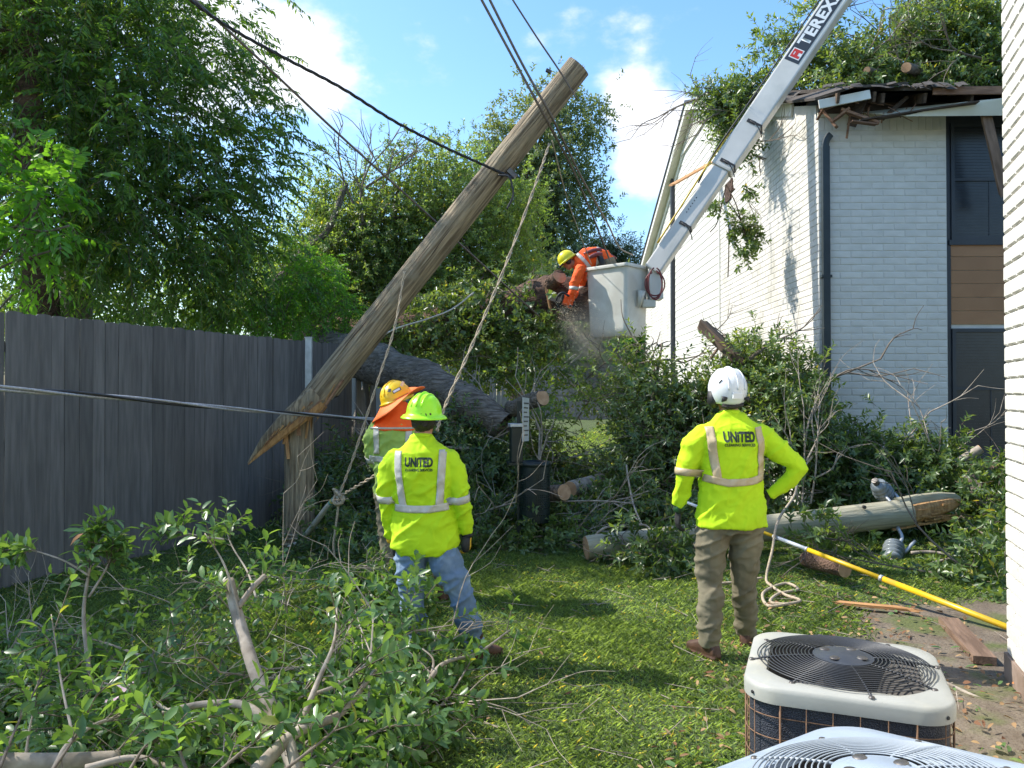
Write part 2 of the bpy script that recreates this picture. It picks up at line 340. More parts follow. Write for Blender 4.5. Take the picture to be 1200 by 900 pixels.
xs = np.concatenate(([-400, -150, -60, -30], np.arange(-14, 14.01, .14), [30, 60, 150, 400])); ys = np.concatenate(([-60, -10], np.arange(-2, 30, .14), [40, 60, 100, 200, 600]))
X, Y = np.meshgrid(xs, ys); Z = gz(X, Y)
rgz = np.random.default_rng(5); dd = dirtness(X, Y); Z += dd*rgz.normal(0, .004, Z.shape)
V = np.stack([X.ravel(), Y.ravel(), Z.ravel()], 1); nx, ny = len(xs), len(ys)
I = (np.arange(ny-1)[:, None]*nx+np.arange(nx-1)[None]).ravel()
g = link('lawn_ground', fast_mesh('lawn_ground', V, np.stack([I, I+1, I+nx+1, I+nx], 1), ground_mat(), dd.ravel(), True)); tag(g, kind='structure')

# ---------------- leaf machinery ----------------
def leaf_batch(base, d, n, L, Wd, shape='diamond', curl=.15):
    d = nrm(d); s = nrm(np.cross(d, n)); n = np.cross(s, d); L = L[:, None]; Wd = Wd[:, None]; N = len(base)
    if shape == 'diamond':
        V = np.stack([base, base+d*L*.45+s*Wd/2+n*Wd*.12, base+d*L-n*L*curl, base+d*L*.45-s*Wd/2+n*Wd*.12], 1); F = np.array([(0, 1, 2), (0, 2, 3)])
    else:
        def q(t, w, up): return base+d*L*t+s*Wd*w+n*(Wd*up-L*curl*t*t)
        V = np.stack([base, q(.35, .42, .12), q(.72, .44, .12), base+d*L-n*L*curl, q(.72, -.44, .12), q(.35, -.42, .12), q(.35, 0, 0), q(.72, 0, 0)], 1)
        F = np.array([(0, 1, 6), (0, 6, 5), (1, 2, 7), (1, 7, 6), (6, 7, 4), (6, 4, 5), (2, 3, 7), (7, 3, 4)])
    k = V.shape[1]; FF = (F[None]+np.arange(N)[:, None, None]*k).reshape(-1, 3)
    return V.reshape(-1, 3), FF
def sticks(p, q, r0, r1):
    d = nrm(q-p); a = nrm(np.cross(d, np.array([.31, .2, .93])+0*d)); b = np.cross(d, a); V = []
    for (c, r) in ((p, r0), (q, r1)):
        for k in range(3):
            th = 2.0944*k; V.append(c+(a*math.cos(th)+b*math.sin(th))*np.asarray(r)[..., None] if np.ndim(r) else c+(a*math.cos(th)+b*math.sin(th))*r)
    V = np.stack(V, 1); F = np.array([(0, 1, 4), (0, 4, 3), (1, 2, 5), (1, 5, 4), (2, 0, 3), (2, 3, 5)])
    return V.reshape(-1, 3), (F[None]+np.arange(len(p))[:, None, None]*6).reshape(-1, 3)
def cat_(lst):
    off = 0; Vs = []; Fs = []
    for V, F in lst: Vs.append(V); Fs.append(F+off); off += len(V)
    return np.concatenate(Vs), np.concatenate(Fs)
def sprig(rng, base, d, length, K, LL, LW, mode='spiral', droop=.2, shape='diamond', curl=.15, spread=.75):
    N = len(base); d = nrm(d); t = np.linspace(.22, 1, K)[None, :, None]; t = t+rng.uniform(-.03, .03, (N, K, 1)); ln = length[:, None, None]
    up = nrm(np.array([0, 0, 1.])+rng.normal(0, .25, (N, 3))); s = nrm(np.cross(d, up)); n = np.cross(s, d)
    pos = base[:, None]+d[:, None]*ln*t+np.array([0, 0, -1.])*(droop*ln*t*t)
    tang = nrm(d[:, None]+np.array([0, 0, -1.])*2*droop*t)
    if mode == 'pinnate':
        sg = np.where(np.arange(K) % 2, 1., -1.)[None, :, None]; sg = sg.copy(); sg[:, -1] = 0
        ld = tang*.55+s[:, None]*sg*spread+np.array([0, 0, -1.])*.22+rng.normal(0, .10, (N, K, 3)); nn = n[:, None]+s[:, None]*sg*.3+rng.normal(0, .12, (N, K, 3))
        lf = (1-.35*np.abs(t-.6))
    else:
        a = np.arange(K)[None, :, None]*2.4+rng.uniform(0, 6.28, (N, 1, 1)); rad = s[:, None]*np.cos(a)+n[:, None]*np.sin(a)
        ld = tang*.65+rad*spread+rng.normal(0, .18, (N, K, 3)); nn = tang*.7-rad*.4+np.array([0, 0, .8])+rng.normal(0, .25, (N, K, 3)); lf = np.ones_like(t)
    L = (LL*rng.uniform(.7, 1.2, (N, K))*lf[..., 0]).ravel(); Wd = (LW*rng.uniform(.8, 1.15, (N, K))*lf[..., 0]).ravel()
    V, F = leaf_batch(pos.reshape(-1, 3), ld.reshape(-1, 3), nn.reshape(-1, 3), L, Wd, shape, curl)
    k = len(V)//(N*K); cl = rng.uniform(0, 1, N); rn = np.clip(cl[:, None]*.6+rng.uniform(0, .4, (N, K)), 0, .999); rn = np.where(rng.uniform(0, 1, (N, K)) > .012, rn*.93, .985+rn*.01)
    tw = [sticks(base, pos[:, K//2], .0035*np.ones(N), .0025*np.ones(N)), sticks(pos[:, K//2], pos[:, -1], .0025*np.ones(N), .0012*np.ones(N))]
    return V, F, np.repeat(rn.ravel(), k), cat_(tw)
def blob_pts(rng, blobs, n, shell=.45):
    w = np.array([b[1][0]*b[1][1]*b[1][2] for b in blobs])**(.72); w /= w.sum(); idx = rng.choice(len(blobs), n, p=w)
    c = np.array([b[0] for b in blobs])[idx]; r = np.array([b[1] for b in blobs])[idx]
    u = nrm(rng.normal(0, 1, (n, 3))); rr = (shell+(1-shell)*rng.uniform(0, 1, (n, 1))**.7)
    return c+u*r*rr, nrm(u*r), c
def PB(lst):   # (px, py, D, rx[, ry, rz]) -> blobs
    o = []
    for b in lst:
        r = b[3:]; r = (r[0],)*3 if len(r) == 1 else r; o.append((tuple(P(*b[:3])), tuple(r)))
    return o
def foliage(name, rng, blobs, nclump, per, spr_len, K, LL, LW, lm, parent, mode='spiral', droop=.25, clump_r=.3, shape='diamond', twmat=None, out_w=.8, shell=.45, zmin=None, stuff=False, curl=.15, twigs=True, spread=.75, keep=None):
    c, u, _ = blob_pts(rng, blobs, nclump, shell); N = nclump*per
    cc = np.repeat(c, per, 0); uu = np.repeat(u, per, 0)
    base = cc+rng.normal(0, clump_r, (N, 3)); d = nrm(uu*out_w+rng.normal(0, .6, (N, 3)))
    if zmin is not None:
        fl = gz(base[:, 0], base[:, 1])+zmin; base[:, 2] = np.maximum(base[:, 2], fl+rng.uniform(0, .04, N)); low = base[:, 2] < fl+.1; d[low, 2] = np.abs(d[low, 2])*.4
    if keep is not None:
        k_ = keep(base); base, d = base[k_], d[k_]; N = len(base)
    ln = spr_len*rng.uniform(.6, 1.3, N)
    V, F, rn, tw = sprig(rng, base, d, ln, K, LL, LW, mode, droop, shape, curl, spread)
    if zmin is not None: V[:, 2] = np.maximum(V[:, 2], gz(V[:, 0], V[:, 1])+.004+rng.uniform(0, .01, len(V)))
    o = link(name, fast_mesh(name, V, F, L_[lm], rn), parent)
    if stuff: tag(o, kind='stuff')
    if twigs:
        t = link('twigs', fast_mesh('twigs', tw[0], tw[1], twmat or mt['twig']), parent); tag(t, kind='stuff')
    return o
def limbs(rng, root, targets, r0, mat_, parent, name='limb', wob=.25, r1=.012, n=7, one=False):
    m = MB()
    for t in targets:
        root_ = Vector(root[rng.integers(len(root))]) if isinstance(root, list) else Vector(root); t = Vector(t); L = (t-root_).length
        pts = [root_, root_.lerp(t, .33)+Vector(rng.normal(0, wob*L*.12, 3))+Vector((0, 0, .08*L)), root_.lerp(t, .68)+Vector(rng.normal(0, wob*L*.12, 3))+Vector((0, 0, .06*L)), t]
        c = curve_pts(pts, 5); m.loft(c, [r0+(r1-r0)*(i/(len(c)-1))**.7 for i in range(len(c))], n)
    return m.obj(name, mat_, parent, True)
def tree(name, label, cat, base, top, r, blobs, group=None, seed=1, nlimb=14, bark='bark', fol=None, trunk_pts=None, extra_top=None):
    rng = np.random.default_rng(seed); e = empty(name, base, 0, label, cat, group); inv = Vector(base)
    pts = trunk_pts or [Vector(base), Vector(base).lerp(Vector(top), .35)+Vector(rng.normal(0, .12, 3)), Vector(base).lerp(Vector(top), .7)+Vector(rng.normal(0, .15, 3)), Vector(top)]
    pts = [Vector(p)-inv for p in pts]; c = curve_pts(pts, 6)
    m = MB().loft(c, [r*(1.35 if i == 0 else 1.0)*(1-.72*(i/(len(c)-1))) for i in range(len(c))], 12); m.obj('trunk', mt[bark], e, True)
    bl = [(tuple(Vector(b[0])-inv), b[1]) for b in blobs]
    tg, _, _ = blob_pts(rng, bl, nlimb, .3); roots = [tuple(c[int(len(c)*f)]) for f in (.4, .55, .7, .85, .97)]
    limbs(rng, roots, [tuple(t) for t in tg], r*.28, mt[bark], e)
    off = np.array(inv)
    fol = dict(fol); foliage('crown', fol.pop('rng', rng), bl, parent=e, **fol)
    return e
def wp(o, par):   # o was modelled in world coordinates; hang it under par (unrotated) without moving it
    o.parent = par; o.location = -par.location; return o
rnd = random.Random(3)
# ---------------- near brick building (right edge) ----------------
def brick_mesh(name, L, H, T, m, ch=.006):
    x, y, z = L/2, T, H/2; c = ch
    v = [(-x, 0, -z), (x, 0, -z), (x, 0, z), (-x, 0, z), (-x, -y+c, -z), (x, -y+c, -z), (x, -y+c, z), (-x, -y+c, z), (-x+c, -y, -z+c), (x-c, -y, -z+c), (x-c, -y, z-c), (-x+c, -y, z-c)]
    f = [(8, 9, 10, 11), (4, 5, 9, 8), (5, 6, 10, 9), (6, 7, 11, 10), (7, 4, 8, 11), (0, 1, 5, 4), (1, 2, 6, 5), (2, 3, 7, 6), (3, 0, 4, 7)]
    b = MB(); b.v = v; b.f = f; me = b.mesh(name, m); return me
BH = .096; JT = .010
def courses(x0, x1, z0, z1, L=.30, zmax=None, half=False):   # running bond; yields (xc, zc, len)
    k = 0; z = z0
    while z+BH <= z1+.001:
        x = x0-(L/2 if (k % 2) else 0)
        while x < x1-.02:
            a = max(x, x0); b = min(x+L, x1)
            if b-a > .05: yield (a+b)/2, z+BH/2, b-a-JT*(1.3 if L < .25 else 1), k
            x += L
        z += BH; k += 1
nb = empty('brick_apartment_building', (WC[0], WC[1], 0), math.atan2(WD[1], WD[0]), 'white painted brick wall of the near building at the right edge, beside the air conditioners', 'building')
# local: +x runs away from the camera along the wall, +y = outward normal (towards the lawn); wall face at y=0, corner at x=0
core = MB().box((-9, -8, .14), (0, -.012, 5.95)); core.obj('wall', mt['mortar_near'], nb)
MB().box((-9, -8, -.3), (.015, .012, .14)).obj('foundation', mat('stained_concrete_footing', (.30, .22, .17), (.20, .14, .10), 6, .9, .4, 30), nb)
MB().box((-9.5, -8.5, 5.95), (.5, .5, 6.08)).obj('soffit', mt['soffit'], nb); MB().box((-9.5, -8.5, 6.08), (.52, .52, 6.3)).obj('roof', mt['shingle'], nb)
bm_cache = {}
def place_brick(par, x, z, L, mfun, T=.014, rot=0, H=BH-JT, name='brick'):
    key = (round(L, 2), round(T, 3), round(H, 3))
    if key not in bm_cache: bm_cache[key] = brick_mesh('brick', key[0], H, T, mt['paint'], .007)
    o = bpy.data.objects.new(name, bm_cache[key]); C.objects.link(o); o.parent = par; o.location = mfun(x, z); o.rotation_euler = (rnd.uniform(-.012, .012), rnd.uniform(-.006, .006), rot); return o
far = []; nbr = 0
for x, z, L, k in courses(-9, 0, .14, 5.93, .205):
    if x > -.62 and .1 < z < 4.3:
        place_brick(nb, x, z, L, lambda a, b: (a, -.013+rnd.uniform(-.002, .002), b), .015, math.pi); nbr += 1
    else: far.append((x, z, L))
def brick_sheet(lst, frame, name, par, T=.008, m=None, vert=False):
    mb = MB()
    for x, z, L in lst:
        h = (BH-JT)/2; l = L/2; c = .006; j = rnd.uniform(-.0015, .0015)
        if vert: l, h = (BH-JT)/2, L/2
        v = [(x-l, 0, z-h), (x+l, 0, z-h), (x+l, 0, z+h), (x-l, 0, z+h), (x-l+c, T+j, z-h+c), (x+l-c, T+j, z-h+c), (x+l-c, T+j, z+h-c), (x-l+c, T+j, z+h-c)]
        mb.add([frame(*p) for p in v], [(4, 5, 6, 7), (0, 1, 5, 4), (1, 2, 6, 5), (2, 3, 7, 6), (3, 0, 4, 7)])
    o = mb.obj(name, m or mt['paint'], par); bmh = bmesh.new(); bmh.from_mesh(o.data); bmesh.ops.recalc_face_normals(bmh, faces=bmh.faces); bmh.to_mesh(o.data); bmh.free()
    return tag(o, kind='stuff')
brick_sheet(far, lambda x, y, z: (x, y-.012, z), 'brickwork', nb)
brick_sheet([(x, z, L) for x, z, L, k in courses(-7.9, 0, .14, 5.93)], lambda x, y, z: (y, x, z), 'brickwork', nb)

# ---------------- far two-storey building ----------------
B0 = Vector((4.28, 10.7, 0)); rzB = math.atan2(-.02, 1)
fb = empty('apartment_building', B0, rzB, 'two-storey white painted brick and siding apartment building with a storm-torn roof corner', 'building')
RZ0 = 5.96; SL = .358
def zr(v): return RZ0+SL*(v if v < 7.8 else 15.6-v)
poly = [(0, 0), (15.7, 0), (15.7, zr(15.6)-.2), (7.8, zr(7.8)-.2), (0, zr(0)-.2)]
Mg = Matrix(((0, 0, 1, 0), (1, 0, 0, 0), (0, 1, 0, 0), (0, 0, 0, 1)))   # (v,z,u) -> (u,v,z)
MB().prism([(max(p[0], .10), p[1]) for p in poly], .013, 14, Mg).obj('wall', mt['mortar'], fb)
MB().box((.013, .013, 0), (1.78, .10, 5.60)).obj('wall', mt['mortar'], fb)
# roof: two slopes of decking, torn open at the near corner
rf = MB()
rf.add([(.95, -.5, RZ0-.18), (14.6, -.5, RZ0-.18), (14.6, 7.8, zr(7.8)+.02), (-.2, 7.8, zr(7.8)+.02), (-.2, 1.6, zr(1.6)+.02), (.35, .5, zr(.5)+.02)], [(0, 1, 2, 3, 4, 5)])
rf.add([(-.2, 7.8, zr(7.8)+.02), (14.6, 7.8, zr(7.8)+.02), (14.6, 16.1, zr(16.1)), (-.2, 16.1, zr(16.1))], [(0, 1, 2, 3)])
ro = rf.obj('roof', mt['shingle'], fb); sm = ro.modifiers.new('thick', 'SOLIDIFY'); sm.thickness = .05
# torn corner flap of shingles and deck
fl = MB(); grid = [(-.16, -.32, 5.71), (.3, -.48, 5.81), (1.0, -.52, 5.835), (-.18, .6, 6.02), (.35, .5, 6.16), (.95, .2, 6.08), (-.2, 1.6, 6.5), (.4, 1.5, 6.52)]
fl.add(grid, [(0, 1, 4, 3), (1, 2, 5, 4), (3, 4, 7, 6)]); fo = fl.obj('torn_roof_deck', mt['shingle'], fb); sm = fo.modifiers.new('thick', 'SOLIDIFY'); sm.thickness = .035
r8 = random.Random(8); m = MB()
for i in range(46):   # torn shingle tabs hanging along the broken eave and corner
    if i < 34: b_ = Vector((r8.uniform(-.15, 1.6), -.50+r8.uniform(-.02, .03), 5.80+r8.uniform(-.02, .03)))
    else: b_ = Vector((-.2, r8.uniform(-.3, 1.5), 5.80)); b_.z = 5.82+SL*max(b_.y+.3, 0)
    w, l = r8.uniform(.05, .16), r8.uniform(.04, .14); u_ = Vector((w, r8.uniform(-.03, .03), r8.uniform(-.02, .02))) if i < 34 else Vector((0, w, w*.35)); d_ = (Vector((r8.uniform(-.3, .3), -.6, -.55)) if i < 34 else Vector((-.7, 0, -.5))).normalized()*l
    m.add([b_, b_+u_, b_+u_+d_*r8.uniform(.7, 1.2), b_+u_*.5+d_*r8.uniform(.6, 1.1), b_+d_], [(0, 1, 2, 3, 4)])
o = m.obj('torn_shingles', mt['shingle'], fb); sm = o.modifiers.new('t', 'SOLIDIFY'); sm.thickness = .006; tag(o, kind='stuff')
m = MB()
for i in range(22):   # splinters of decking and lath
    p = Vector((r8.uniform(-.05, 1.2), r8.uniform(-.4, -.1), r8.uniform(5.45, 5.75))); d = Vector((r8.uniform(-1, 1), r8.uniform(-.5, .2), r8.uniform(-.9, .1))).normalized(); m.beam(p, p+d*r8.uniform(.08, .32), r8.uniform(.008, .035), .008)
tag(m.obj('wood_splinters', mt['plank'], fb), kind='stuff')
# rake trim along the side gable
for a, b in (((-.02, 1.2), (7.8, None)), ((7.8, None), (16.1, None))):
    z0 = zr(a[0] if a[0] > 0 else 1.0); va, vb = (1.0, 7.8) if a[0] < 1 else (7.8, 16.1)
    MB().beam((-.215, va, zr(va)-.09), (-.215, vb, zr(vb)-.09), .03, .2).obj('rake_board', mt['trim'], fb)
    MB().beam((-.245, va, zr(va)+.01), (-.245, vb, zr(vb)+.01), .03, .07).obj('drip_edge', mt['dark_trim'], fb)
    MB().beam((-.10, va, zr(va)-.185), (-.10, vb, zr(vb)-.185), .21, .012).obj('rake_soffit', mt['soffit'], fb)
    MB().beam((-.008, va, zr(va)-.29), (-.008, vb, zr(vb)-.29), .03, .18).obj('frieze_board', mt['trim'], fb)
# front eave: soffit, fascia, exposed rafters
so_ = MB(); so_.add([(.55, -.02, 5.62), (1.0, -.48, 5.40), (1.7, -.5, 5.56), (2.3, -.5, 5.62), (14.6, -.5, 5.62), (14.6, .09, 5.625), (1.9, .09, 5.625), (.6, .0, 5.625)], [(0, 1, 2, 3, 4, 5, 6, 7)])
s2 = so_.obj('soffit', mt['soffit'], fb); sm = s2.modifiers.new('thick', 'SOLIDIFY'); sm.thickness = .012
MB().beam((.42, -.40, 5.36), (1.9, -.53, 5.545), .13, .02).obj('hanging_soffit_strip', mt['dark_plank'], fb)
MB().box((1.33, -.52, 5.665), (14.6, -.49, 5.765)).obj('fascia_board', mt['plank'], fb)
MB().beam((-.12, -.36, 5.60), (.52, -.47, 5.69), .03, .12).obj('fascia_board', mt['trim'], fb, bevel=.004)
MB().box((.04, -.02, 5.60), (14, .06, 5.75)).obj('top_plate', mt['dark_plank'], fb)
MB().box((.05, .10, 5.6), (13.9, .6, 5.93)).obj('attic_dark_fill', mt['black'], fb)  # plain black box, paints in the shade inside the open attic
for u in (.12, .55, .72, 1.25, 1.85, 2.45):
    MB().beam((u+rnd.uniform(-.04, .04), -.46, 5.66+rnd.uniform(-.02, .02)), (u, .7, 6.02), .04, .13).obj('rafter', mt['dark_plank'], fb, bevel=.004)
for p, q, w, h, n_, m_ in (((.20, -.30, 5.55), (.66, -.42, 5.32), .09, .035, 'splintered_board', 'plank'), ((-.02, -.12, 5.66), (.16, -.25, 5.33), .10, .04, 'splintered_board', 'plank'), ((.10, -.25, 5.40), (.30, -.35, 5.55), .09, .03, 'splintered_board', 'plank'),
        ((.38, -.20, 5.36), (.52, -.30, 5.74), .05, .12, 'broken_truss_end', 'dark_plank'), ((.8, -.2, 5.45), (1.1, -.30, 5.72), .05, .05, 'broken_truss_end', 'dark_plank'), ((.28, -.44, 5.34), (.62, -.42, 5.30), .08, .02, 'splintered_board', 'plank')):
    MB().beam(p, q, w, h).obj(n_, mt[m_], fb, bevel=.004)
# bricks on the front face: parts
nfront = 0
for x, z, L, k in courses(0, 1.78, .03, 5.36, .30):
    if z < .75: continue
    place_brick(fb, x, z, L, lambda a, b: (a, .0135+rnd.uniform(-.0012, .0012), b), .007, 0); nfront += 1
brick_sheet([(x, z, L) for x, z, L, k in courses(0, 1.78, .03, .74)], lambda x, y, z: (x, .013-y, z), 'brickwork', fb)
brick_sheet([(.055+i*.0989, 5.46, .19) for i in range(18)], lambda x, y, z: (x, .013-y, z), 'soldier_course', fb, vert=True)
MB().box((0, -.01, 5.56), (1.78, .013, 5.62)).obj('frieze_board', mt['soffit'], fb)
side = [(x, z, L) for x, z, L, k in courses(0, 5.5, .03, 7.9) if z+.06 < zr(max(x-L/2, 0))-.30] + [(x, z, L) for x, z, L, k in courses(10.6, 15.7, .03, 7.9) if z+.06 < zr(x+L/2)-.30]
brick_sheet(side, lambda x, y, z: (.013-y, x, z), 'brickwork', fb)
# siding boards on the gable side
for i in range(46):
    z = .03+i*.178; a, b = 5.5, 10.6
    lim = (z+.36-RZ0)/SL
    if z+.18 > zr(5.5)-.30: a = max(a, lim+.3); b = min(b, 15.6-lim-.3)
    if b-a < .2: break
    if z < .5: continue
    s = MB(); s.add([(-.003, a, z), (.012, a, z), (.012, a, z+.186), (.008, a, z+.186), (-.003, b, z), (.012, b, z), (.012, b, z+.186), (.008, b, z+.186)], [(0, 1, 2, 3), (7, 6, 5, 4), (0, 3, 7, 4), (0, 4, 5, 1), (3, 2, 6, 7), (1, 5, 6, 2)])
    s.obj('siding_board', mt['siding'], fb)
for v in (5.5, 10.58): MB().box((-.015, v-.03, 0), (.012, v+.03, zr(v)-.3)).obj('corner_board', mt['trim'], fb)
# triangular louvred gable vent
vf = MB(); 
for p, q in (((-.02, 6.15, 7.93), (-.02, 9.45, 7.93)), ((-.02, 6.15, 7.93), (-.02, 7.8, 8.50)), ((-.02, 7.8, 8.50), (-.02, 9.45, 7.93))): vf.beam(p, q, .05, .06)
v_ = vf.obj('vent_frame', mt['trim'], fb)
bk = MB().add([(-.004, 6.2, 7.95), (-.004, 9.4, 7.95), (-.004, 7.8, 8.49)], [(0, 1, 2)]).obj('vent_back', mt['black'], fb)
for i in range(7):
    z = 7.99+i*.065; w = (8.5-z)/.57*1.6
    MB().beam((-.022, 7.8-w, z), (-.022, 7.8+w, z), .035, .022).obj('vent_slat', mt['trim'], fb)
# front windows with brown panel between
x0 = 1.78
MB().box((x0, .08, .78), (x0+.09, .10, 5.64)).obj('window_trim', mt['dark_trim'], fb)
MB().box((x0+1.18, .08, .78), (x0+1.27, .10, 5.64)).obj('window_trim', mt['dark_trim'], fb)
MB().box((x0+.09, .078, 5.48), (x0+1.18, .10, 5.64)).obj('window_head', mt['dark_trim'], fb)
for i in range(6):
    z = 2.66+i*.19; MB().box((x0+.093, .082-.0, z), (x0+1.178, .0995, z+.184)).obj('siding_board', mt['brown_board'], fb, bevel=.003)
for i in range(4):
    z = .03+i*.19; MB().box((x0+.003, .082, z), (x0+1.268, .0995, z+.184)).obj('siding_board', mt['brown_board'], fb, bevel=.003)
for zb, zt, zm in ((3.84, 5.48, 4.69), (.86, 2.60, 1.76)):
    w = MB(); a, b = x0+.095, x0+1.175
    for p, q in (((a, .06, zb), (a+.05, .10, zt)), ((b-.05, .06, zb), (b, .10, zt)), ((a+.05, .062, zb), (b-.05, .10, zb+.06)), ((a+.05, .062, zt-.05), (b-.05, .10, zt)), ((a+.05, .066, zm-.02), (b-.05, .10, zm+.02))): w.box(p, q)
    wf = w.obj('window', mt['dark_trim'], fb)
    MB().box((a+.05, .094, zb+.06), (b-.05, .098, zt-.05)).obj('screen', mt['blind'], wf)
    MB().box(((a+b)/2-.008, .084, zb+.06), ((a+b)/2+.008, .093, zm-.02)).obj('muntin', mt['dark_trim'], wf)
    sl_ = MB(); z = zb+.09
    while z < zt-.07: sl_.box((a+.06, .0885, z), (b-.06, .0935, z+.028)); z += .042
    sl_.obj('blind_slats', mt['blind'], wf)
    MB().box((x0+.06, .055, zb-.07), (x0+1.21, .10, zb)).obj('sill', mt['dark_trim'], wf)
brick_sheet([(x, z, L) for x, z, L, k in courses(x0+1.28, 13.9, .03, 5.6)], lambda x, y, z: (x, .1-y, z), 'brickwork', fb)
# downspouts
d = MB(); d.box((.035, -.085, .05), (.135, -.013, 5.13)); d.obj('downspout', mt['pipe'], fb, bevel=.008)
d = MB().loft([(.085, -.05, 5.10), (.085, -.05, 5.16), (.10, -.055, 5.22), (.13, -.06, 5.27), (.15, -.06, 5.29)], [(.05, .036)]*5, 8, power=4); d.obj('downspout_elbow', mt['pipe'], fb)
for z in (1.4, 3.3): MB().box((.015, -.09, z), (.155, -.0131, z+.035)).obj('pipe_strap', mt['pipe'], fb)
MB().box((-.10, 10.4, .05), (-.016, 10.56, 7.75)).obj('downspout', mt['dark_trim'], fb, bevel=.01)
# torn brick pocket where a limb struck the wall
for i in range(7): MB().box((-.03+rnd.uniform(-.01, .01), 4.25+rnd.uniform(0, .5), 5.55+rnd.uniform(-.05, .35)), (.02, 4.5+rnd.uniform(.1, .5), 5.7+rnd.uniform(0, .3))).obj('chipped_brick', mt['bark_red'], fb, bevel=.01)
# roof edge debris things
def board(name, label, p, q, w, t, m, cat='board', jag=True):
    p = Vector(p); q = Vector(q); L = (q-p).length; d = (q-p).normalized(); x = d.cross(Vector((0, 0, 1))).normalized(); z = x.cross(d)
    n = 6; v = []; f = []
    for i in range(n+1):
        u = i/n
        for e, s in ((0, -1), (1, 1)):
            l0 = rnd.uniform(-.02, .10) if jag else 0; l1 = L-(rnd.uniform(-.02, .22) if jag else 0)
            y0 = (u-.5)*w; v += [(y0, l0, s*t/2), (y0, l1, s*t/2)]
    for i in range(n):
        a = i*4; b = a+4; f += [(a, b, b+1, a+1), (a+2, a+3, b+3, b+2), (a, a+2, b+2, b), (a+1, b+1, b+3, a+3)]
    f += [(0, 1, 3, 2), (n*4, n*4+2, n*4+3, n*4+1)]
    m = {'plank': 'plank_y', 'dark_plank': 'dark_plank_y', 'split': 'split_y'}.get(m, m); o = MB().add(v, f).obj(name, mt[m]); o.matrix_world = Matrix(((x.x, d.x, z.x, p.x), (x.y, d.y, z.y, p.y), (x.z, d.z, z.z, p.z), (0, 0, 0, 1)))
    tag(o, label, cat); return o
board('broken_board', 'orange-brown broken board jutting from the white gable siding beside the boom', P(787, 217, 15.4), P(838, 188, 16.6), .17, .03, 'split')
board('broken_rafter', 'dark broken timber leaning in front of the upper window of the apartment building', P(1153, 124, 10.3), P(1178, 232, 10.3), .04, .13, 'plank')
board('splintered_beam', 'dark splintered beam sticking up out of the brush behind the white helmet', P(820, 378, 10.4), P(872, 428, 9.9), .16, .12, 'dark_plank')
board('split_plank', 'short reddish split plank hanging off the underside of the splintered beam', P(833, 420, 10.2), P(846, 402, 10.2), .10, .02, 'plank')
board('edging_board', 'weathered edging board lying against the foot of the near brick wall', (2.93, 4.78, .03), (3.18, 5.62, .03), .13, .05, 'plank', jag=False)
board('wood_splinter', 'flat orange wood splinter on the grass below the yellow pole', (2.55, 6.12, .03), (3.15, 5.86, .035), .07, .02, 'split')

# ---------------- left fence ----------------
FA = Vector((-4.42, 6.63, 0)); FU = Vector((.399, .917, 0)); rzF = math.atan2(FU.y, FU.x)
fe = empty('wood_fence', FA, rzF, 'tall dark grey board fence running along the left side of the lawn', 'fence')
fm = {}
def picket_mesh(w, h, m='fence'):
    k = (w, h, m)
    if k not in fm:
        c = .022; p = [(-w/2, 0), (w/2, 0), (w/2, h-c), (w/2-.012, h-c*.45), (w/2-c, h-.006), (0, h), (-w/2+c, h-.006), (-w/2+.012, h-c*.45), (-w/2, h-c)]
        b_ = MB().prism(p, 0, .018, Matrix(((1, 0, 0, 0), (0, 0, -1, 0), (0, 1, 0, 0), (0, 0, 0, 1))))
        if m == 'fence' and h > 2.2:
            for zn in (.39, 1.24, 2.09):
                for xn in (-.035, .04): b_.box((xn-.004, -.0195, zn-.004), (xn+.004, -.017, zn+.004))
        fm[k] = b_.mesh('picket', mt[m])
    return fm[k]
s = -1.6
while s < 5.15:
    w = .1430; o = link('picket', picket_mesh(w, rnd.choice([2.395, 2.40, 2.405, 2.41])), fe, (s, rnd.uniform(-.002, .002)+(.004 if int(s*10.01) % 2 else -.004), .0), (0, rnd.uniform(-.005, .005), rnd.uniform(-.010, .010))); s += .1415
for z in (.35, 1.2, 2.05): MB().box((-1.7, .004, z), (5.2, .045, z+.09)).obj('rail', mt['fence'], fe)
for x in (-1.5, .9, 3.3): MB().box((x, .05, 0), (x+.09, .14, 2.3)).obj('post', mt['fence'], fe)
# crushed continuation under the trunk
fc = empty('crushed_fence', FA+FU*5.2, rzF, 'broken leaning grey fence boards under the fallen trunk', 'fence')
s = .02; k = 0
while s < 3.4:
    low = .95 if s > 1.0 else 1.0
    if k not in (2, 9, 10, 15, 16):
        link('picket', picket_mesh(.139, [2.3, 1.75, 1.9, 2.1][k % 4] if s < 1.3 else [1.5, 1.75, 1.3][k % 3]), fc, (s, rnd.uniform(-.12, .1), 0), (rnd.uniform(-.12, .16), rnd.uniform(-.10, .06), rnd.uniform(-.1, .1)))
    s += .1415+rnd.uniform(0, .03); k += 1
MB().beam((0, .05, .4), (3.2, .02, .3), .04, .09).obj('rail', mt['fence'], fc)
gp = empty('metal_post', P(362, 398, 10.35)*1, 0, 'galvanised square metal post rising just above the grey fence top', 'post'); gp.location.z = 0
zt = P(362, 396, 10.35).z
MB().box((-.045, -.03, 0), (.045, .03, zt)).obj('shaft', mt['galv'], gp, bevel=.004); MB().box((-.052, -.037, zt), (.052, .037, zt+.012)).obj('cap', mt['galv'], gp)
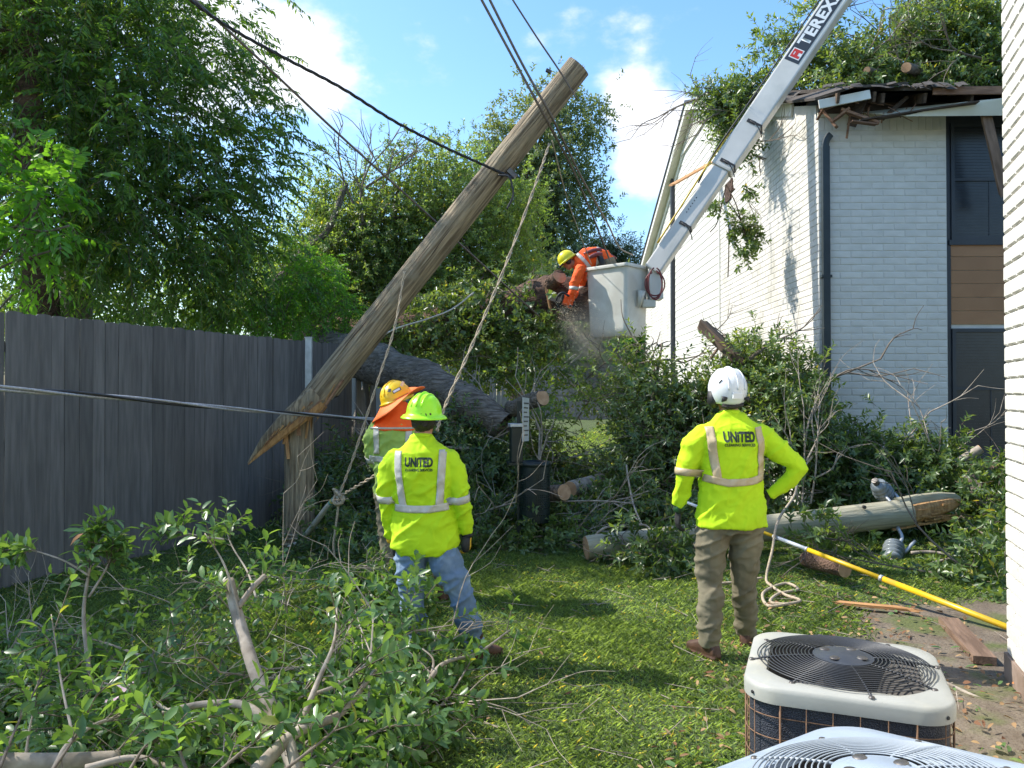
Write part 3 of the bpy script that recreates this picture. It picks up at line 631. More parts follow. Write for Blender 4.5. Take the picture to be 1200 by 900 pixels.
# back fence, far end of the lawn
bf = empty('back_fence', (-9, 26.3, .83), R(-1.5), 'low weathered grey board fence across the far end of the lawn', 'fence')
for i in range(104): link('picket', picket_mesh(.139, [1.83, 1.84, 1.82][i % 3], 'fence_far'), bf, (i*.1425, rnd.uniform(-.006, .006), 0), (0, rnd.uniform(-.01, .01), 0))
for z in (.3, 1.5): MB().box((0, .004, z), (14.8, .04, z+.09)).obj('rail', mt['fence_far'], bf)

# ---------------- broken utility pole ----------------
def ragged(mb, c, r, z, hmax, M, n=26, seed=0, bias=None):
    rr = random.Random(seed)
    for i in range(n):
        th = 6.283*i/n+rr.uniform(-.1, .1); q = r*rr.uniform(.35, .93); w = r*rr.uniform(.09, .2); h = hmax*rr.uniform(.15, 1)
        if bias: h *= .3+.7*max(0, math.cos(th-bias))
        x, y = q*math.cos(th), q*math.sin(th); dx, dy = -math.sin(th)*w, math.cos(th)*w; ex, ey = math.cos(th)*w*.5, math.sin(th)*w*.5
        v = [(x-dx-ex, y-dy-ey, z-.05), (x+dx-ex, y+dy-ey, z-.05), (x+dx+ex, y+dy+ey, z-.05), (x-dx+ex, y-dy+ey, z-.05), (x+rr.uniform(-.5, .5)*w, y+rr.uniform(-.5, .5)*w, z+h)]
        mb.add([M @ Vector(p) for p in v], [(0, 1, 4), (1, 2, 4), (2, 3, 4), (3, 0, 4), (3, 2, 1, 0)])
sp = P(350, 640, 8.5); st = empty('pole_stump', (sp.x, sp.y, 0), 0, 'standing splintered stump of the snapped wooden utility pole near the fence', 'pole')
m = MB(); n = 22; v = []; prof = [0, .03, .25, .6, 1.0, 1.25]
for z in prof:
    for k in range(n):
        th = 6.283*k/n; r = .163*(1+.04*math.sin(3*th+z*2)+.02*math.sin(7*th)) * (1.04 if z == 0 else 1)*(1-.03*z); v.append((r*math.cos(th), r*math.sin(th), z-.02))
for k in range(n):
    th = 6.283*k/n; r = .155; v.append((r*math.cos(th), r*math.sin(th), 1.42+.10*math.sin(5*th)+random.Random(k).uniform(-.10, .07)))
f = []
for i in range(len(prof)):
    for k in range(n): a = i*n+k; b = i*n+(k+1) % n; f.append((a, b, b+n, a+n))
m.add(v, f).obj('shaft', mt['pole'], st, True)
m = MB(); ragged(m, None, .155, 1.30, .30, Matrix(), 70, 2); m.obj('splinters', mt['split'], st); m = MB(); ragged(m, None, .165, 1.28, .26, Matrix(), 40, 12); m.obj('splinters', mt['plank'], st); 
for (a, b, w) in (((-.12, -.12, 1.36), (-.06, -.2, .98), .035), ((-.09, -.15, 1.38), (-.12, -.18, 1.14), .03), ((.11, -.13, 1.2), (.17, -.15, 1.62), .03)):
    MB().beam(a, b, w, .012).obj('splinter', mt['split'], st)
tA = P(360, 482, 8.45); tB = P(676, 80, 8.05); ax = (tB-tA); PL = ax.length
bp_ = empty('broken_utility_pole', tA, 0, 'long broken wooden utility pole leaning over the fence from its stump', 'pole')
q = ax.normalized(); xq = Vector((0, -1, 0)).cross(q).normalized(); yq = q.cross(xq); MP = Matrix(((xq.x, yq.x, q.x, 0), (xq.y, yq.y, q.y, 0), (xq.z, yq.z, q.z, 0), (0, 0, 0, 1)))
# local frame: z along the pole, x = up-left side, y = away/towards camera
m = MB(); n = 24; v = []; f = []; zs = [.18, .35, .7, 1.2, 1.8, 2.4, 3, 3.6, 4.2, 4.7, PL]
for zi, z in enumerate(zs):
    for k in range(n):
        th = 6.283*k/n; r = (.166-.030*z/PL)*(1+.03*math.sin(3*th+z)+.02*math.sin(8*th+z*.7))
        zz = z+(random.Random(k+90).uniform(-.02, .03) if zi == len(zs)-1 else 0)
        if zi == 0: zz = .10+.28*max(0, -math.cos(th))+random.Random(k).uniform(-.06, .06)-.22*max(0, math.cos(th))
        v.append(Vector((r*math.cos(th), r*math.sin(th), zz)))
for i in range(len(zs)-1):
    for k in range(n): a = i*n+k; b = i*n+(k+1) % n; f.append((a, b, b+n, a+n))
f.append(tuple(range((len(zs)-1)*n, len(zs)*n)))
m.add(v, f).obj('shaft', mt['pole'], bp_, auto=True, rot=MP.to_euler())
m = MB(); ragged(m, None, .125, PL, .05, MP, 16, 5); m.obj('top_splinters', mt['split'], bp_)
m = MB(); M2 = MP @ Matrix.Rotation(math.pi, 4, 'X'); ragged(m, None, .15, -.12, .30, M2, 26, 9); m.obj('splinters', mt['split'], bp_)
# long tongue of wood peeled down to the left and torn strip on the right
tg_ = MB(); a0 = P(372, 462, 8.3)-tA; a1 = P(335, 492, 8.25)-tA; a2 = P(310, 515, 8.25)-tA; a3 = P(290, 543, 8.25)-tA
tg_.loft([a0, a1, a2, a3], [(.115, .05), (.085, .04), (.045, .025), (.004, .003)], 8); tg_.obj('peeled_tongue', mt['pole'], bp_)
tg_ = MB(); off_ = Vector((.03, .01, -.07)); tg_.loft([a0+off_, a1+off_, a2+off_, a3+off_*.2], [(.09, .04), (.07, .035), (.037, .02), (.004, .003)], 8); tg_.obj('splinter', mt['split'], bp_)
for (p1, p2, w, mm_) in (((402, 445), (374, 486), .035, 'plank'), ((392, 450), (372, 490), .02, 'split'), ((425, 408), (388, 468), .03, 'pole')):
    MB().beam(P(*p1, 8.28)-tA, P(*p2, 8.33)-tA, w, .02).obj('splinter', mt[mm_], bp_)
r7 = random.Random(77); m = MB(); m2_ = MB()
for i in range(46):   # torn fibres around the break
    t = r7.random(); p = a0.lerp(a2, t)+Vector((r7.uniform(-.02, .08), r7.uniform(-.10, .02), r7.uniform(-.10, -.0)))*(1-t*.6); d = Vector((-.62, r7.uniform(-.15, .15), -.78+r7.uniform(-.3, .25))).normalized()
    L = r7.uniform(.06, .26)*(1-.4*t); w = r7.uniform(.004, .014); x = d.cross(Vector((0, 1, 0))).normalized()*w; y = Vector((0, w*.6, 0))
    (m if i % 2 else m2_).add([p-x-y, p+x-y, p+x+y, p-x+y, p+d*L], [(0, 1, 4), (1, 2, 4), (2, 3, 4), (3, 0, 4), (3, 2, 1, 0)])
m.obj('torn_fibres', mt['split'], bp_); m2_.obj('torn_fibres', mt['plank'], bp_)
ck = MB()
for i in range(26):   # drying checks (cracks) along the shaft
    th = r7.uniform(0, 6.28); z0_ = r7.uniform(.6, PL-.9); L = r7.uniform(.25, 1.1); w = r7.uniform(.0025, .006)
    def cp(z, dth, dr=0): r = (.166-.030*z/PL)*1.022+dr; return MP @ Vector((r*math.cos(th+dth), r*math.sin(th+dth), z))
    n_ = 6; v = [];
    for k in range(n_+1):
        t = k/n_; ww = w*math.sin(math.pi*min(max(t, .02), .98))/.16; z = z0_+L*t; wob = .05*math.sin(z*9+i); v += [cp(z, wob-ww, .0), cp(z, wob+ww, .0)]
    ck.add(v, [(2*k, 2*k+1, 2*k+3, 2*k+2) for k in range(n_)])
ck.obj('drying_checks', mt['dark_plank'], bp_)
# pole hardware
def on_pole(px, py): 
    return P(px, py, 8.2)-tA
for (a, b, r) in (((648, 93), (660, 70), .009), ((672, 112), (668, 100), .012)):
    pass
MB().beam(on_pole(596, 204)+Vector((0, -.15, 0)), on_pole(604, 212)+Vector((0, -.15, 0)), .06, .05).obj('cable_clamp', mt['steel'], bp_)
MB().beam(on_pole(668, 112), on_pole(676, 104), .05, .03).obj('through_bolt', mt['steel'], bp_); MB().beam(on_pole(646, 85), on_pole(640, 82), .04, .03).obj('through_bolt', mt['steel'], bp_)
MB().beam(on_pole(630, 140)+Vector((0, -.16, 0)), on_pole(642, 132)+Vector((0, -.16, 0)), .05, .05).obj('guy_clamp', mt['steel'], bp_)

# ---------------- wires and ropes ----------------
def wire(name, label, pts, r, m, cat='cable', twist=0, pitch=.55):
    pts = [P(*p) if isinstance(p, tuple) else p.copy() for p in pts]; base = pts[len(pts)//2].copy(); e = None
    for p in pts: p.z = max(p.z, .035)
    if not twist:
        o = tube(name, [p-base for p in pts], r, mt[m], n=6, seg=10); o.location = base; return tag(o, label, cat)
    e = empty(name, base, 0, label, cat); c = curve_pts([p-base for p in pts], 24)
    rr = r if isinstance(r, (int, float)) else r[0]
    for s in range(twist):
        cc = []
        for i, p in enumerate(c):
            t = (c[min(i+1, len(c)-1)]-c[max(i-1, 0)]).normalized(); a = t.cross(Vector((0, 1, .01))).normalized(); b = t.cross(a); th = i*pitch+6.283*s/twist
            cc.append(p+(a*math.cos(th)+b*math.sin(th))*rr*1.15)
        MB().loft(cc, rr, 5).obj('strand', mt[m[s] if isinstance(m, (list, tuple)) else m], e, True)
    return e
wire('black_cable', 'thick black twisted cable sagging from top left to the leaning pole', [(205, -14, 6.0), (262, 28, 6.3), (330, 66, 6.6), (400, 103, 6.9), (462, 142, 7.3), (520, 172, 7.7), (575, 197, 8.0), (602, 209, 8.02)], .0075, 'wire', twist=3, pitch=.42)
wire('dangling_cable', 'short black cable end hooked and dangling from the clamp on the leaning pole', [(584, 205, 7.98), (596, 207, 7.95), (600, 218, 7.95), (601, 230, 7.95), (594, 245, 7.95)], .011, 'wire')
wire('guy_wire', 'straight brownish wire crossing from top left behind the leaning pole', [(215, -12, 6.2), (300, 66, 6.9), (400, 160, 7.8), (480, 232, 8.5), (560, 305, 9.4), (632, 371, 10.6)], .012, 'wire_brown')
wire('guy_wire', 'left wire of the pair crossing the front of the leaning pole', [(558, -12, 7.4), (605, 75, 7.6), (640, 140, 7.8), (672, 200, 8.8), (698, 262, 10.1), (715, 306, 11.2)], .013, 'wire_brown')
wire('guy_wire', 'right wire of the pair, drooping beyond the bucket rim', [(568, -12, 7.4), (612, 75, 7.6), (648, 140, 7.8), (680, 205, 9.0), (712, 262, 11.2), (726, 290, 13.0), (742, 299, 15)], .013, 'wire_brown')
wire('guy_wire', 'thin single wire reaching the top end of the leaning pole', [(592, -14, 7.6), (628, 42, 7.75), (655, 82, 7.85), (676, 116, 7.9)], .009, 'wire_brown')
wire('thin_rope', 'thin line hanging beside the wire pair below the pole', [(647, 165, 7.9), (664, 230, 8.6), (680, 275, 10), (694, 312, 11.6)], .006, 'rope', 'rope')
wire('service_cable', 'grey twisted service cable stretched low in front of the fence', [(-420, 425, 2.9), (-150, 440, 3.7), (0, 455, 4.5), (130, 465, 5.4), (260, 478, 6.6), (350, 485, 7.7), (430, 491, 8.8), (500, 494, 9.6), (575, 500, 10.5)], .010, ['wire_al', 'wire_al', 'wire'], twist=3, pitch=.13)
wire('rope', 'tan rope running from the pole wires down to the green helmet', [(644, 168, 7.95), (628, 215, 7.7), (592, 312, 7.2), (556, 398, 6.8), (524, 470, 6.4), (512, 505, 6.2)], .0075, 'rope', 'rope', twist=2)
kn = P(397, 582, 7.4)
wire('rope', 'thin tan rope hanging from the leaning pole to the knotted turquoise sling', [(474, 318, 8.0), (462, 385, 7.8), (440, 455, 7.6), (416, 530, 7.45), kn], .0065, 'rope', 'rope', twist=2)
wire('rope_tail', 'loose rope tail hanging straight down from the knot to the grass', [kn, (395, 605, 7.4), (391, 636, 7.4), (392, 652, 7.4)], .011, 'rope', 'rope')
wire('taut_rope', 'tan rope from the knot up to the hands of the worker with the orange hat', [kn, (418, 570, 6.9), (447, 553, 6.4), (466, 545, 6.1)], .0075, 'rope', 'rope', twist=2)
sl0 = empty('pole_sling', kn, 0, 'pale sling wrapped round the foot of the stump with a turquoise wrapped end', 'sling')
tube('strap', [kn-kn, P(385, 592, 7.5)-kn, P(370, 612, 7.8)-kn, P(352, 634, 8.25)-kn, P(338, 641, 8.3)-kn], [.018, .03, .02], mt['rope_white'], sl0)
tube('turquoise_wrap', [P(393, 584, 7.41)-kn, P(387, 590, 7.48)-kn, P(380, 599, 7.6)-kn], .026, mat('turquoise_tape', (.02, .30, .36), (.5, .42, .1), 25, .6), sl0)
m = MB()
for i in range(7):
    th = i*.9; pts = [Vector((.045*math.cos(a+th), .045*math.sin(a*1.3), .05*math.sin(a+th*.7)+.01*i-.03)) for a in np.linspace(0, 5.5, 9)]; m.loft(curve_pts(pts, 3), .011, 6)
m.obj('knot', mt['rope'], sl0, True)
m = MB()
for z in (.06, .09, .13): m.loft([Vector((sp.x+.175*math.cos(a)-kn.x, sp.y+.175*math.sin(a)-kn.y, z+.03*math.sin(a+z*30)-kn.z)) for a in np.linspace(0, 6.283, 22)], .011, 6)
m.obj('wrap', mt['rope'], sl0, True)
wire('pale_cord', 'loose pale cord sagging over the trunk behind the pole', [(436, 402, 9.4), (462, 386, 9.5), (500, 374, 9.6), (530, 362, 9.8), (555, 343, 10)], .010, 'rope_white', 'cord')
wire('bright_cable', 'upper of two bright cables stretched below the bucket', [(662, 425, 13), (700, 393, 12), (716, 378, 11.7)], .010, 'galv')
wire('bright_cable', 'lower of two bright cables stretched below the bucket', [(663, 431, 13), (704, 394, 12), (720, 379, 11.7)], .010, 'galv')
# rope by the white-helmeted worker, coiled on the grass
g0 = (905, 690)
wire('rope', 'tan rope hanging over the fallen pole and coiled on the grass by the olive trousers', [(952, 535, 9.0), (936, 556, 8.5), (931, 580, 8.1), (912, 610, 7.3), (905, 645, 7.05), (898, 680, 6.9), (905, 698, 6.6), (922, 703, 6.3), (938, 711, 6.15), (922, 721, 6.05), (903, 716, 6.1), (912, 703, 6.35), (935, 698, 6.5), (920, 692, 6.7), (895, 700, 6.4), (900, 716, 6.0), (925, 716, 6.05)], .013, 'rope', 'rope')
wire('rope_end', 'loose frayed rope end on the lawn between the worker boots and the fallen pole', [(843, 690, 6.7), (862, 688, 6.75), (880, 684, 6.85), (893, 680, 6.9)], .012, 'rope', 'rope')

# ---------------- fallen pole, insulators, hot stick ----------------
qa = P(687, 643, 7.75); qb = P(1128, 594, 8.45); qa.z = .135
fp = empty('fallen_utility_pole', (qa.x, qa.y, 0), 0, 'greenish treated utility pole lying across the brush on the right with a splintered end', 'pole')
L0 = Vector(fp.location); dv = (qb-qa); m = MB()
cc = [qa+dv*t-L0 for t in (0, .01, .15, .3, .45, .6, .75, .84)]
rq_ = dv.normalized().to_track_quat('X', 'Z'); iq = rq_.inverted(); m.loft([iq @ c_ for c_ in cc], [.118, .122, .126, .13, .137, .142, .147, .15], 22); m.obj('shaft', mt['pole_green'], fp, auto=True, rot=rq_.to_euler())
pe = qa+dv*.84-L0; dn = dv.normalized(); xx = dn.cross(Vector((0, 0, 1))).normalized(); zz_ = xx.cross(dn)
MD = Matrix(((xx.x, zz_.x, dn.x, pe.x), (xx.y, zz_.y, dn.y, pe.y), (xx.z, zz_.z, dn.z, pe.z), (0, 0, 0, 1)))
tp = MB(); tp.loft([MD @ Vector((-.01, .05, -.1)), MD @ Vector((-.01, .075, .15)), MD @ Vector((-.01, .09, .4)), MD @ Vector((-.01, .085, .60)), MD @ Vector((-.01, .075, .66))], [(.125, .09), (.115, .058), (.10, .045), (.075, .035), (.04, .02)], 12, power=2.6); tp.obj('split_tip', mt['pole_green'], fp, auto=True)
tp = MB(); tp.loft([MD @ Vector((.03, .0, -.22)), MD @ Vector((.035, .0, .0)), MD @ Vector((.03, .02, .25)), MD @ Vector((.02, .045, .50)), MD @ Vector((.01, .06, .64))], [(.09, .10), (.105, .085), (.095, .06), (.075, .04), (.04, .02)], 9, power=3); tp.obj('split_wood', mt['split'], fp)
r7 = random.Random(5); m = MB()
for i in range(40):
    p = MD @ Vector((r7.uniform(.02, .12), r7.uniform(-.10, .07), r7.uniform(-.2, .4))); d = (dn+Vector((0, r7.uniform(-.12, .12), r7.uniform(-.15, .08)))).normalized(); L = r7.uniform(.08, .35); w = r7.uniform(.004, .012)
    x = Vector((0, w*.6, 0)); y = Vector((0, 0, w)); m.add([p-x-y, p+x-y, p+x+y, p-x+y, p+d*L], [(0, 1, 4), (1, 2, 4), (2, 3, 4), (3, 0, 4), (3, 2, 1, 0)])
m.obj('torn_fibres', mt['split'], fp)
m = MB(); ragged(m, None, .13, -.05, .5, MD, 30, 4, bias=-1.2); m.obj('splinters', mt['split'], fp)
MB().beam(MD @ Vector((.1, -.14, -.25)), MD @ Vector((.0, -.11, .62)), .03, .02).obj('splinter', mt['split'], fp)
cf = MB().loft([qa-dn*.004-L0, qa+dn*.004-L0], .117, 22); cf.obj('cut_face', mt['endgrain'], fp)
bt = P(1012, 594, 8.15)-L0; MB().lathe([(0, 0), (.02, 0), (.02, .03), (0, .03)], 8, Matrix.Translation(bt) @ Matrix.Rotation(R(90), 4, 'X')).obj('bolt', mt['steel'], fp)
def insulator(label, px, py, D, axis, bracket):
    c = P(px, py, D); e = empty('insulator', c, 0, label, 'insulator', 'insulators on the fallen pole')
    Mx = Vector(axis).normalized().to_track_quat('Z', 'Y').to_matrix().to_4x4(); pr = [(0, -.12), (.05, -.12)]
    for i in range(5): z = -.10+i*.045; R_i = .112-.010*abs(i-1.5); pr += [(.075, z), (R_i, z+.012), (R_i, z+.022), (.08, z+.036)]
    pr += [(.055, .13), (.0, .14)]
    MB().lathe(pr, 28, Mx).obj('ribbed_body', mt['porcelain'], e, True)
    MB().lathe([(0, .13), (.035, .13), (.035, .19), (0, .19)], 12, Mx).obj('end_cap', mt['steel'], e)
    for b in bracket: tube('bracket', [P(*p)-c for p in b], .02, mt['galv'], e, 6, 4)
insulator('grey ribbed insulator sitting on top of the fallen pole', 1034, 575, 8.5, (-.55, -.35, .55), [[(1038, 582, 8.4), (1046, 592, 8.3), (1042, 600, 8.25)], [(1048, 578, 8.5), (1058, 590, 8.4)]])
insulator('grey ribbed insulator hanging under the fallen pole onto the grass', 1047, 646, 7.95, (-.35, -.55, -.45), [[(1052, 618, 8.2), (1057, 630, 8.1), (1052, 640, 8.0)], [(1060, 648, 8.0), (1072, 634, 8.1)]])
ha = P(1186, 741, 5.42); ha.z = .03; hb = P(800, 587, 8.2)
hs = empty('hot_stick', ha, 0, 'long yellow pole with a white section, slanting from the fallen pole to the near wall', 'pole')
def seg(t0, t1, r, m, n_): MB().loft([(hb-ha)*t0, (hb-ha)*t1], r, 14).obj(n_, mt[m], hs, True)
seg(-.12, .30, .023, 'yellow', 'lower_tube'); seg(.30, .52, .0195, 'yellow', 'middle_tube'); seg(.52, .635, .0175, 'white_plastic', 'white_section'); seg(.635, .93, .0165, 'yellow', 'upper_tube'); seg(.93, 1.02, .016, 'white_plastic', 'white_tip'); seg(.298, .306, .027, 'galv', 'collar'); seg(.518, .524, .023, 'galv', 'collar')

# ---------------- waste station ----------------
wb = P(608, 640, 8.5); ws = empty('pet_waste_station', (wb.x, wb.y, 0), 0, 'dark green pet waste station with dispenser box, edge-on sign and perforated bin', 'waste station')
k_ = 8.5/900
MB().box((-.022, -.022, 0), (.022, .022, P(0, 470, 8.5).z)).obj('post', mt['dgreen'], ws)
Mb = Matrix.Rotation(R(8), 4, 'Z')
MB().box((-.10, -.12, P(0, 541, 8.5).z), (.028, .05, P(0, 500, 8.5).z), Mb).obj('dispenser_box', mt['dgreen'], ws, bevel=.01)
MB().box((-.115, -.14, P(0, 500, 8.5).z+.001), (.035, .06, P(0, 496, 8.5).z), Mb).obj('dispenser_lid', mt['galv'], ws, bevel=.006)
MB().box((-.13, -.13, P(0, 543, 8.5).z-.01), (.028, .05, P(0, 541, 8.5).z-.001), Mb).obj('dispenser_tray', mt['dgreen'], ws)
Ms = Matrix.Translation((.065, -.03, 0)) @ Matrix.Rotation(R(76), 4, 'Z') @ Matrix.Rotation(R(2), 4, 'Y')
z0, z1 = P(0, 517, 8.5).z, P(0, 466, 8.5).z
sg = MB().box((-.15, -.004, z0), (.15, .004, z1), Ms).obj('sign', mt['sign_face'], ws, bevel=.001)
for i in range(8): MB().box((-.12, -.0065, z1-.07-i*.05), (.12-.04*(i % 3), -.0045, z1-.055-i*.05), Ms).obj('print_line', mt['dgreen'], sg)
bn = MB(); Rb = .17; zb0, zb1 = P(0, 611, 8.5).z, P(0, 543, 8.5).z; cx, cy = .175, 0; NA, NZ = 44, 26
vv = []; ff = []
for j in range(NZ):
    for i in range(NA):
        a0 = 6.283*i/NA; a1 = 6.283*(i+1)/NA; za = zb0+(zb1-zb0)*j/NZ; zc = zb0+(zb1-zb0)*(j+1)/NZ
        def pt(a, z): return (cx+Rb*math.cos(a), cy+Rb*math.sin(a), z)
        am, zm = (a0+a1)/2, (za+zc)/2; h = .28
        o4 = [pt(a0, za), pt(a1, za), pt(a1, zc), pt(a0, zc)]
        if 2 < j < NZ-3 and (j % 9) not in (4, 5) and (i % 11) < 9:
            i4 = [pt(am-(a1-a0)*h, zm), pt(am, zm-(zc-za)*h), pt(am+(a1-a0)*h, zm), pt(am, zm+(zc-za)*h)]
            bn.add(o4+i4, [(0, 1, 5, 4), (1, 2, 6, 5), (2, 3, 7, 6), (3, 0, 4, 7)])
        else: bn.add(o4, [(0, 1, 2, 3)])
bo = bn.obj('perforated_bin', mt['dgreen'], ws, True)
MB().lathe([(Rb+.004, zb1-.03), (Rb+.012, zb1-.02), (Rb+.012, zb1+.02), (Rb-.01, zb1+.025), (Rb-.01, zb1-.03)], 36, Matrix.Translation((cx, cy, 0))).obj('rim', mt['dgreen'], bo, True)
MB().lathe([(0, zb0), (Rb, zb0), (Rb, zb0+.04)], 36, Matrix.Translation((cx, cy, 0))).obj('base', mt['dgreen'], bo, True)
# ---------------- air conditioners ----------------
def rsq(h, r, n=24):   # rounded square outline
    o = []
    for q, (cx, cy) in enumerate(((h-r, h-r), (-h+r, h-r), (-h+r, -h+r), (h-r, -h+r))):
        for k in range(n//4+1):
            a = math.pi/2*q+math.pi/2*k/(n//4); o.append((cx+r*math.cos(a), cy+r*math.sin(a)))
    return o
def ac_unit(x, y, z0, H, size, rz, label, top, wirem, tilt=(0, 0), fan_r=.327, nring=15, rust=True, nsp=8):
    e = empty('air_conditioner', (x, y, z0), rz, label, 'air conditioner'); e.rotation_euler = (tilt[0], tilt[1], rz); h = size/2
    out_ = rsq(h, .13, 48); N = len(out_)
    def ring(sc, z): return [(p[0]*sc, p[1]*sc, z) for p in out_]
    # cover: lip, rounded shoulder, deck falling gently to the fan opening
    rows = [ring(1.012, H-.062), ring(1.016, H-.02), ring(1.006, H-.006), ring(.985, H)]
    inner = [];
    for p in out_:
        a = math.atan2(p[1], p[0]); inner.append((fan_r*1.0*math.cos(a), fan_r*math.sin(a)))
    def mixr(t, z): return [(p[0]*.985*(1-t)+q[0]*t, p[1]*.985*(1-t)+q[1]*t, z) for p, q in zip(out_, inner)]
    rows += [mixr(.55, H+.006), mixr(1, H+.002), mixr(1.06, H-.02)]
    v = [p for r_ in rows for p in r_]; f = [(i*N+k, i*N+(k+1) % N, (i+1)*N+(k+1) % N, (i+1)*N+k) for i in range(len(rows)-1) for k in range(N)]
    MB().add(v, f).obj('top_cover', mt[top], e, auto=True)
    body = rsq(h*.955, .115, 48); n_ = len(body)
    finm = mt.get('fin')
    if not finm:
        m, t, o = new_mat('dark_coil_fins'); b = t.nodes.new('ShaderNodeBsdfPrincipled'); b.inputs['Roughness'].default_value = .6
        tc = t.nodes.new('ShaderNodeTexCoord'); w = t.nodes.new('ShaderNodeTexVoronoi'); w.inputs['Scale'].default_value = 190; t.links.new(tc.outputs['Object'], w.inputs['Vector'])
        cr = t.nodes.new('ShaderNodeMix'); cr.data_type = 'RGBA'; cr.inputs[6].default_value = (.006, .009, .02, 1); cr.inputs[7].default_value = (.05, .055, .07, 1)
        t.links.new(w.outputs['Distance'], cr.inputs['Factor']); t.links.new(cr.outputs[2], b.inputs['Base Color']); bp = t.nodes.new('ShaderNodeBump'); bp.inputs['Strength'].default_value = .8; bp.inputs['Distance'].default_value = .004
        t.links.new(w.outputs['Distance'], bp.inputs['Height']); t.links.new(bp.outputs[0], b.inputs['Normal']); t.links.new(b.outputs[0], o.inputs[0]); finm = mt['fin'] = m
    v = [(p[0], p[1], .05) for p in body]+[(p[0], p[1], H-.03) for p in body]; MB().add(v, [(k, (k+1) % n_, n_+(k+1) % n_, n_+k) for k in range(n_)]).obj('coil_body', finm, e, True)
    MB().prism(rsq(h*1.01, .13, 24), 0, .05).obj('base_pan', mt[top], e)
    # wire guard
    m = MB(); z = .12
    while z < H-.07: m.loft([(p[0]*1.0*.992, p[1]*.992, z) for p in out_]+[(out_[0][0]*.992, out_[0][1]*.992, z)], .0022, 5); z += .078
    m.obj('guard_wires', mt['rust' if rust else 'wire_grey'], e, True); m = MB()
    for s in range(4):
        c, sn = math.cos(math.pi/2*s), math.sin(math.pi/2*s)
        for k in range(6):
            px, py = -h+.13+(size-.26)*k/5, -h*.996; m.loft([(px*c-py*sn, px*sn+py*c, .05), (px*c-py*sn, px*sn+py*c, H-.05)], .0022 if 0 < k < 5 else .004, 5)
        px = py = -(h-.13+.13*.7071)*.996; m.loft([(px*c-py*sn, px*sn+py*c, .05), (px*c-py*sn, px*sn+py*c, H-.05)], .002, 5)
    m.obj('guard_uprights', mt['rust' if rust else 'wire_grey'], e, True)
    # grille
    hub_r = .112; m = MB()
    for k in range(nring):
        r = hub_r+(fan_r-.008-hub_r)*(k+1)/nring; zz = H+.012+.022*(1-((r-hub_r)/(fan_r-hub_r))**2)
        m.loft([(r*math.cos(a), r*math.sin(a), zz) for a in np.linspace(0, 2*math.pi, 73)], .0024, 5, ref=(0, 0, 1))
    m.obj('grille_rings', mt[wirem], e, True); m = MB()
    for k in range(nsp):
        a = 2*math.pi*(k+.3)/nsp
        pts = [(r*math.cos(a+.0), r*math.sin(a), H+.008+.022*(1-((r-hub_r)/(fan_r-hub_r))**2)) for r in np.linspace(hub_r*.9, fan_r+.018, 7)]; m.loft(pts, .0042, 6, ref=(0, 0, 1))
    m.obj('grille_spokes', mt[wirem], e, True)
    MB().lathe([(0, H+.042), (hub_r*.72, H+.042), (hub_r*.8, H+.036), (hub_r, H+.034), (hub_r, H+.02)], 40).obj('hub_plate', mt['hub' if rust else top], e, auto=True)
    for k in range(4):
        a = math.pi/4+math.pi/2*k+.35; x_, y_ = hub_r*.66*math.cos(a), hub_r*.66*math.sin(a)
        MB().lathe([(0, .003), (.016, .004), (.020, 0)], 12, Matrix.Translation((x_, y_, H+.0425))).obj('screw', mt['steel'], e, True)
    for k in range(nsp):
        a = 2*math.pi*(k+.3)/nsp; x_, y_ = (fan_r+.02)*math.cos(a), (fan_r+.02)*math.sin(a)
        MB().lathe([(0, .006), (.009, .005), (.011, 0)], 10, Matrix.Translation((x_, y_, H+.004))).obj('clip', mt['steel'], e, True)
    for k in range(4):
        a = math.pi/4+math.pi/2*k; d_ = (h-.13+.13*.7071)*math.sqrt(2)*1.018; MB().lathe([(0, .004), (.006, .003), (.007, 0)], 8, Matrix.Rotation(a, 4, 'Z') @ Matrix.Translation((d_, 0, H-.038)) @ Matrix.Rotation(R(90), 4, 'Y')).obj('screw', mt['black'], e)
    # fan inside: shroud, motor, blades
    sh = MB().lathe([(fan_r*1.04, H-.02), (fan_r*1.0, H-.12), (fan_r*.98, H-.30)], 48); sh.obj('shroud', mat('faded_shroud', (.16, .15, .14), (.10, .095, .09), 6, .7) if 'shroud' not in mt else mt['shroud'], e, True)
    MB().lathe([(0, .06), (h*.9, .06)], 24).obj('sump', mt['black'], e)
    fn = MB()
    for k in range(4):
        a = math.pi/2*k+.2; nseg = 6; v = []
        for i in range(nseg+1):
            for j in range(5):
                r = .06+(fan_r*.93-.06)*j/4; th = a+(i/nseg-.5)*(1.0-.1*j); v.append((r*math.cos(th), r*math.sin(th), H-.10-.05*(i/nseg)*(1+.2*j)))
        fn.add(v, [(i*5+j, i*5+j+1, (i+1)*5+j+1, (i+1)*5+j) for i in range(nseg) for j in range(4)])
    fn.lathe([(0, H-.02), (.07, H-.03), (.075, H-.2), (0, H-.2)], 24); fo = fn.obj('fan', mt['steel'], e); sm = fo.modifiers.new('t', 'SOLIDIFY'); sm.thickness = .003
    return e
ac_unit(1.30, 3.03, 0, .62, .70, R(-21.5), 'beige topped air conditioner with black fan grille and rusty wire cage, the farther one', 'ac_top', 'wire_black')
ac_unit(1.02, 1.96, .0, .66, .76, R(33), 'pale blue-grey topped air conditioner cut off by the bottom edge of the picture', 'ac_blue', 'wire_grey', tilt=(R(-8.5), 0), rust=False, nring=13, fan_r=.33)

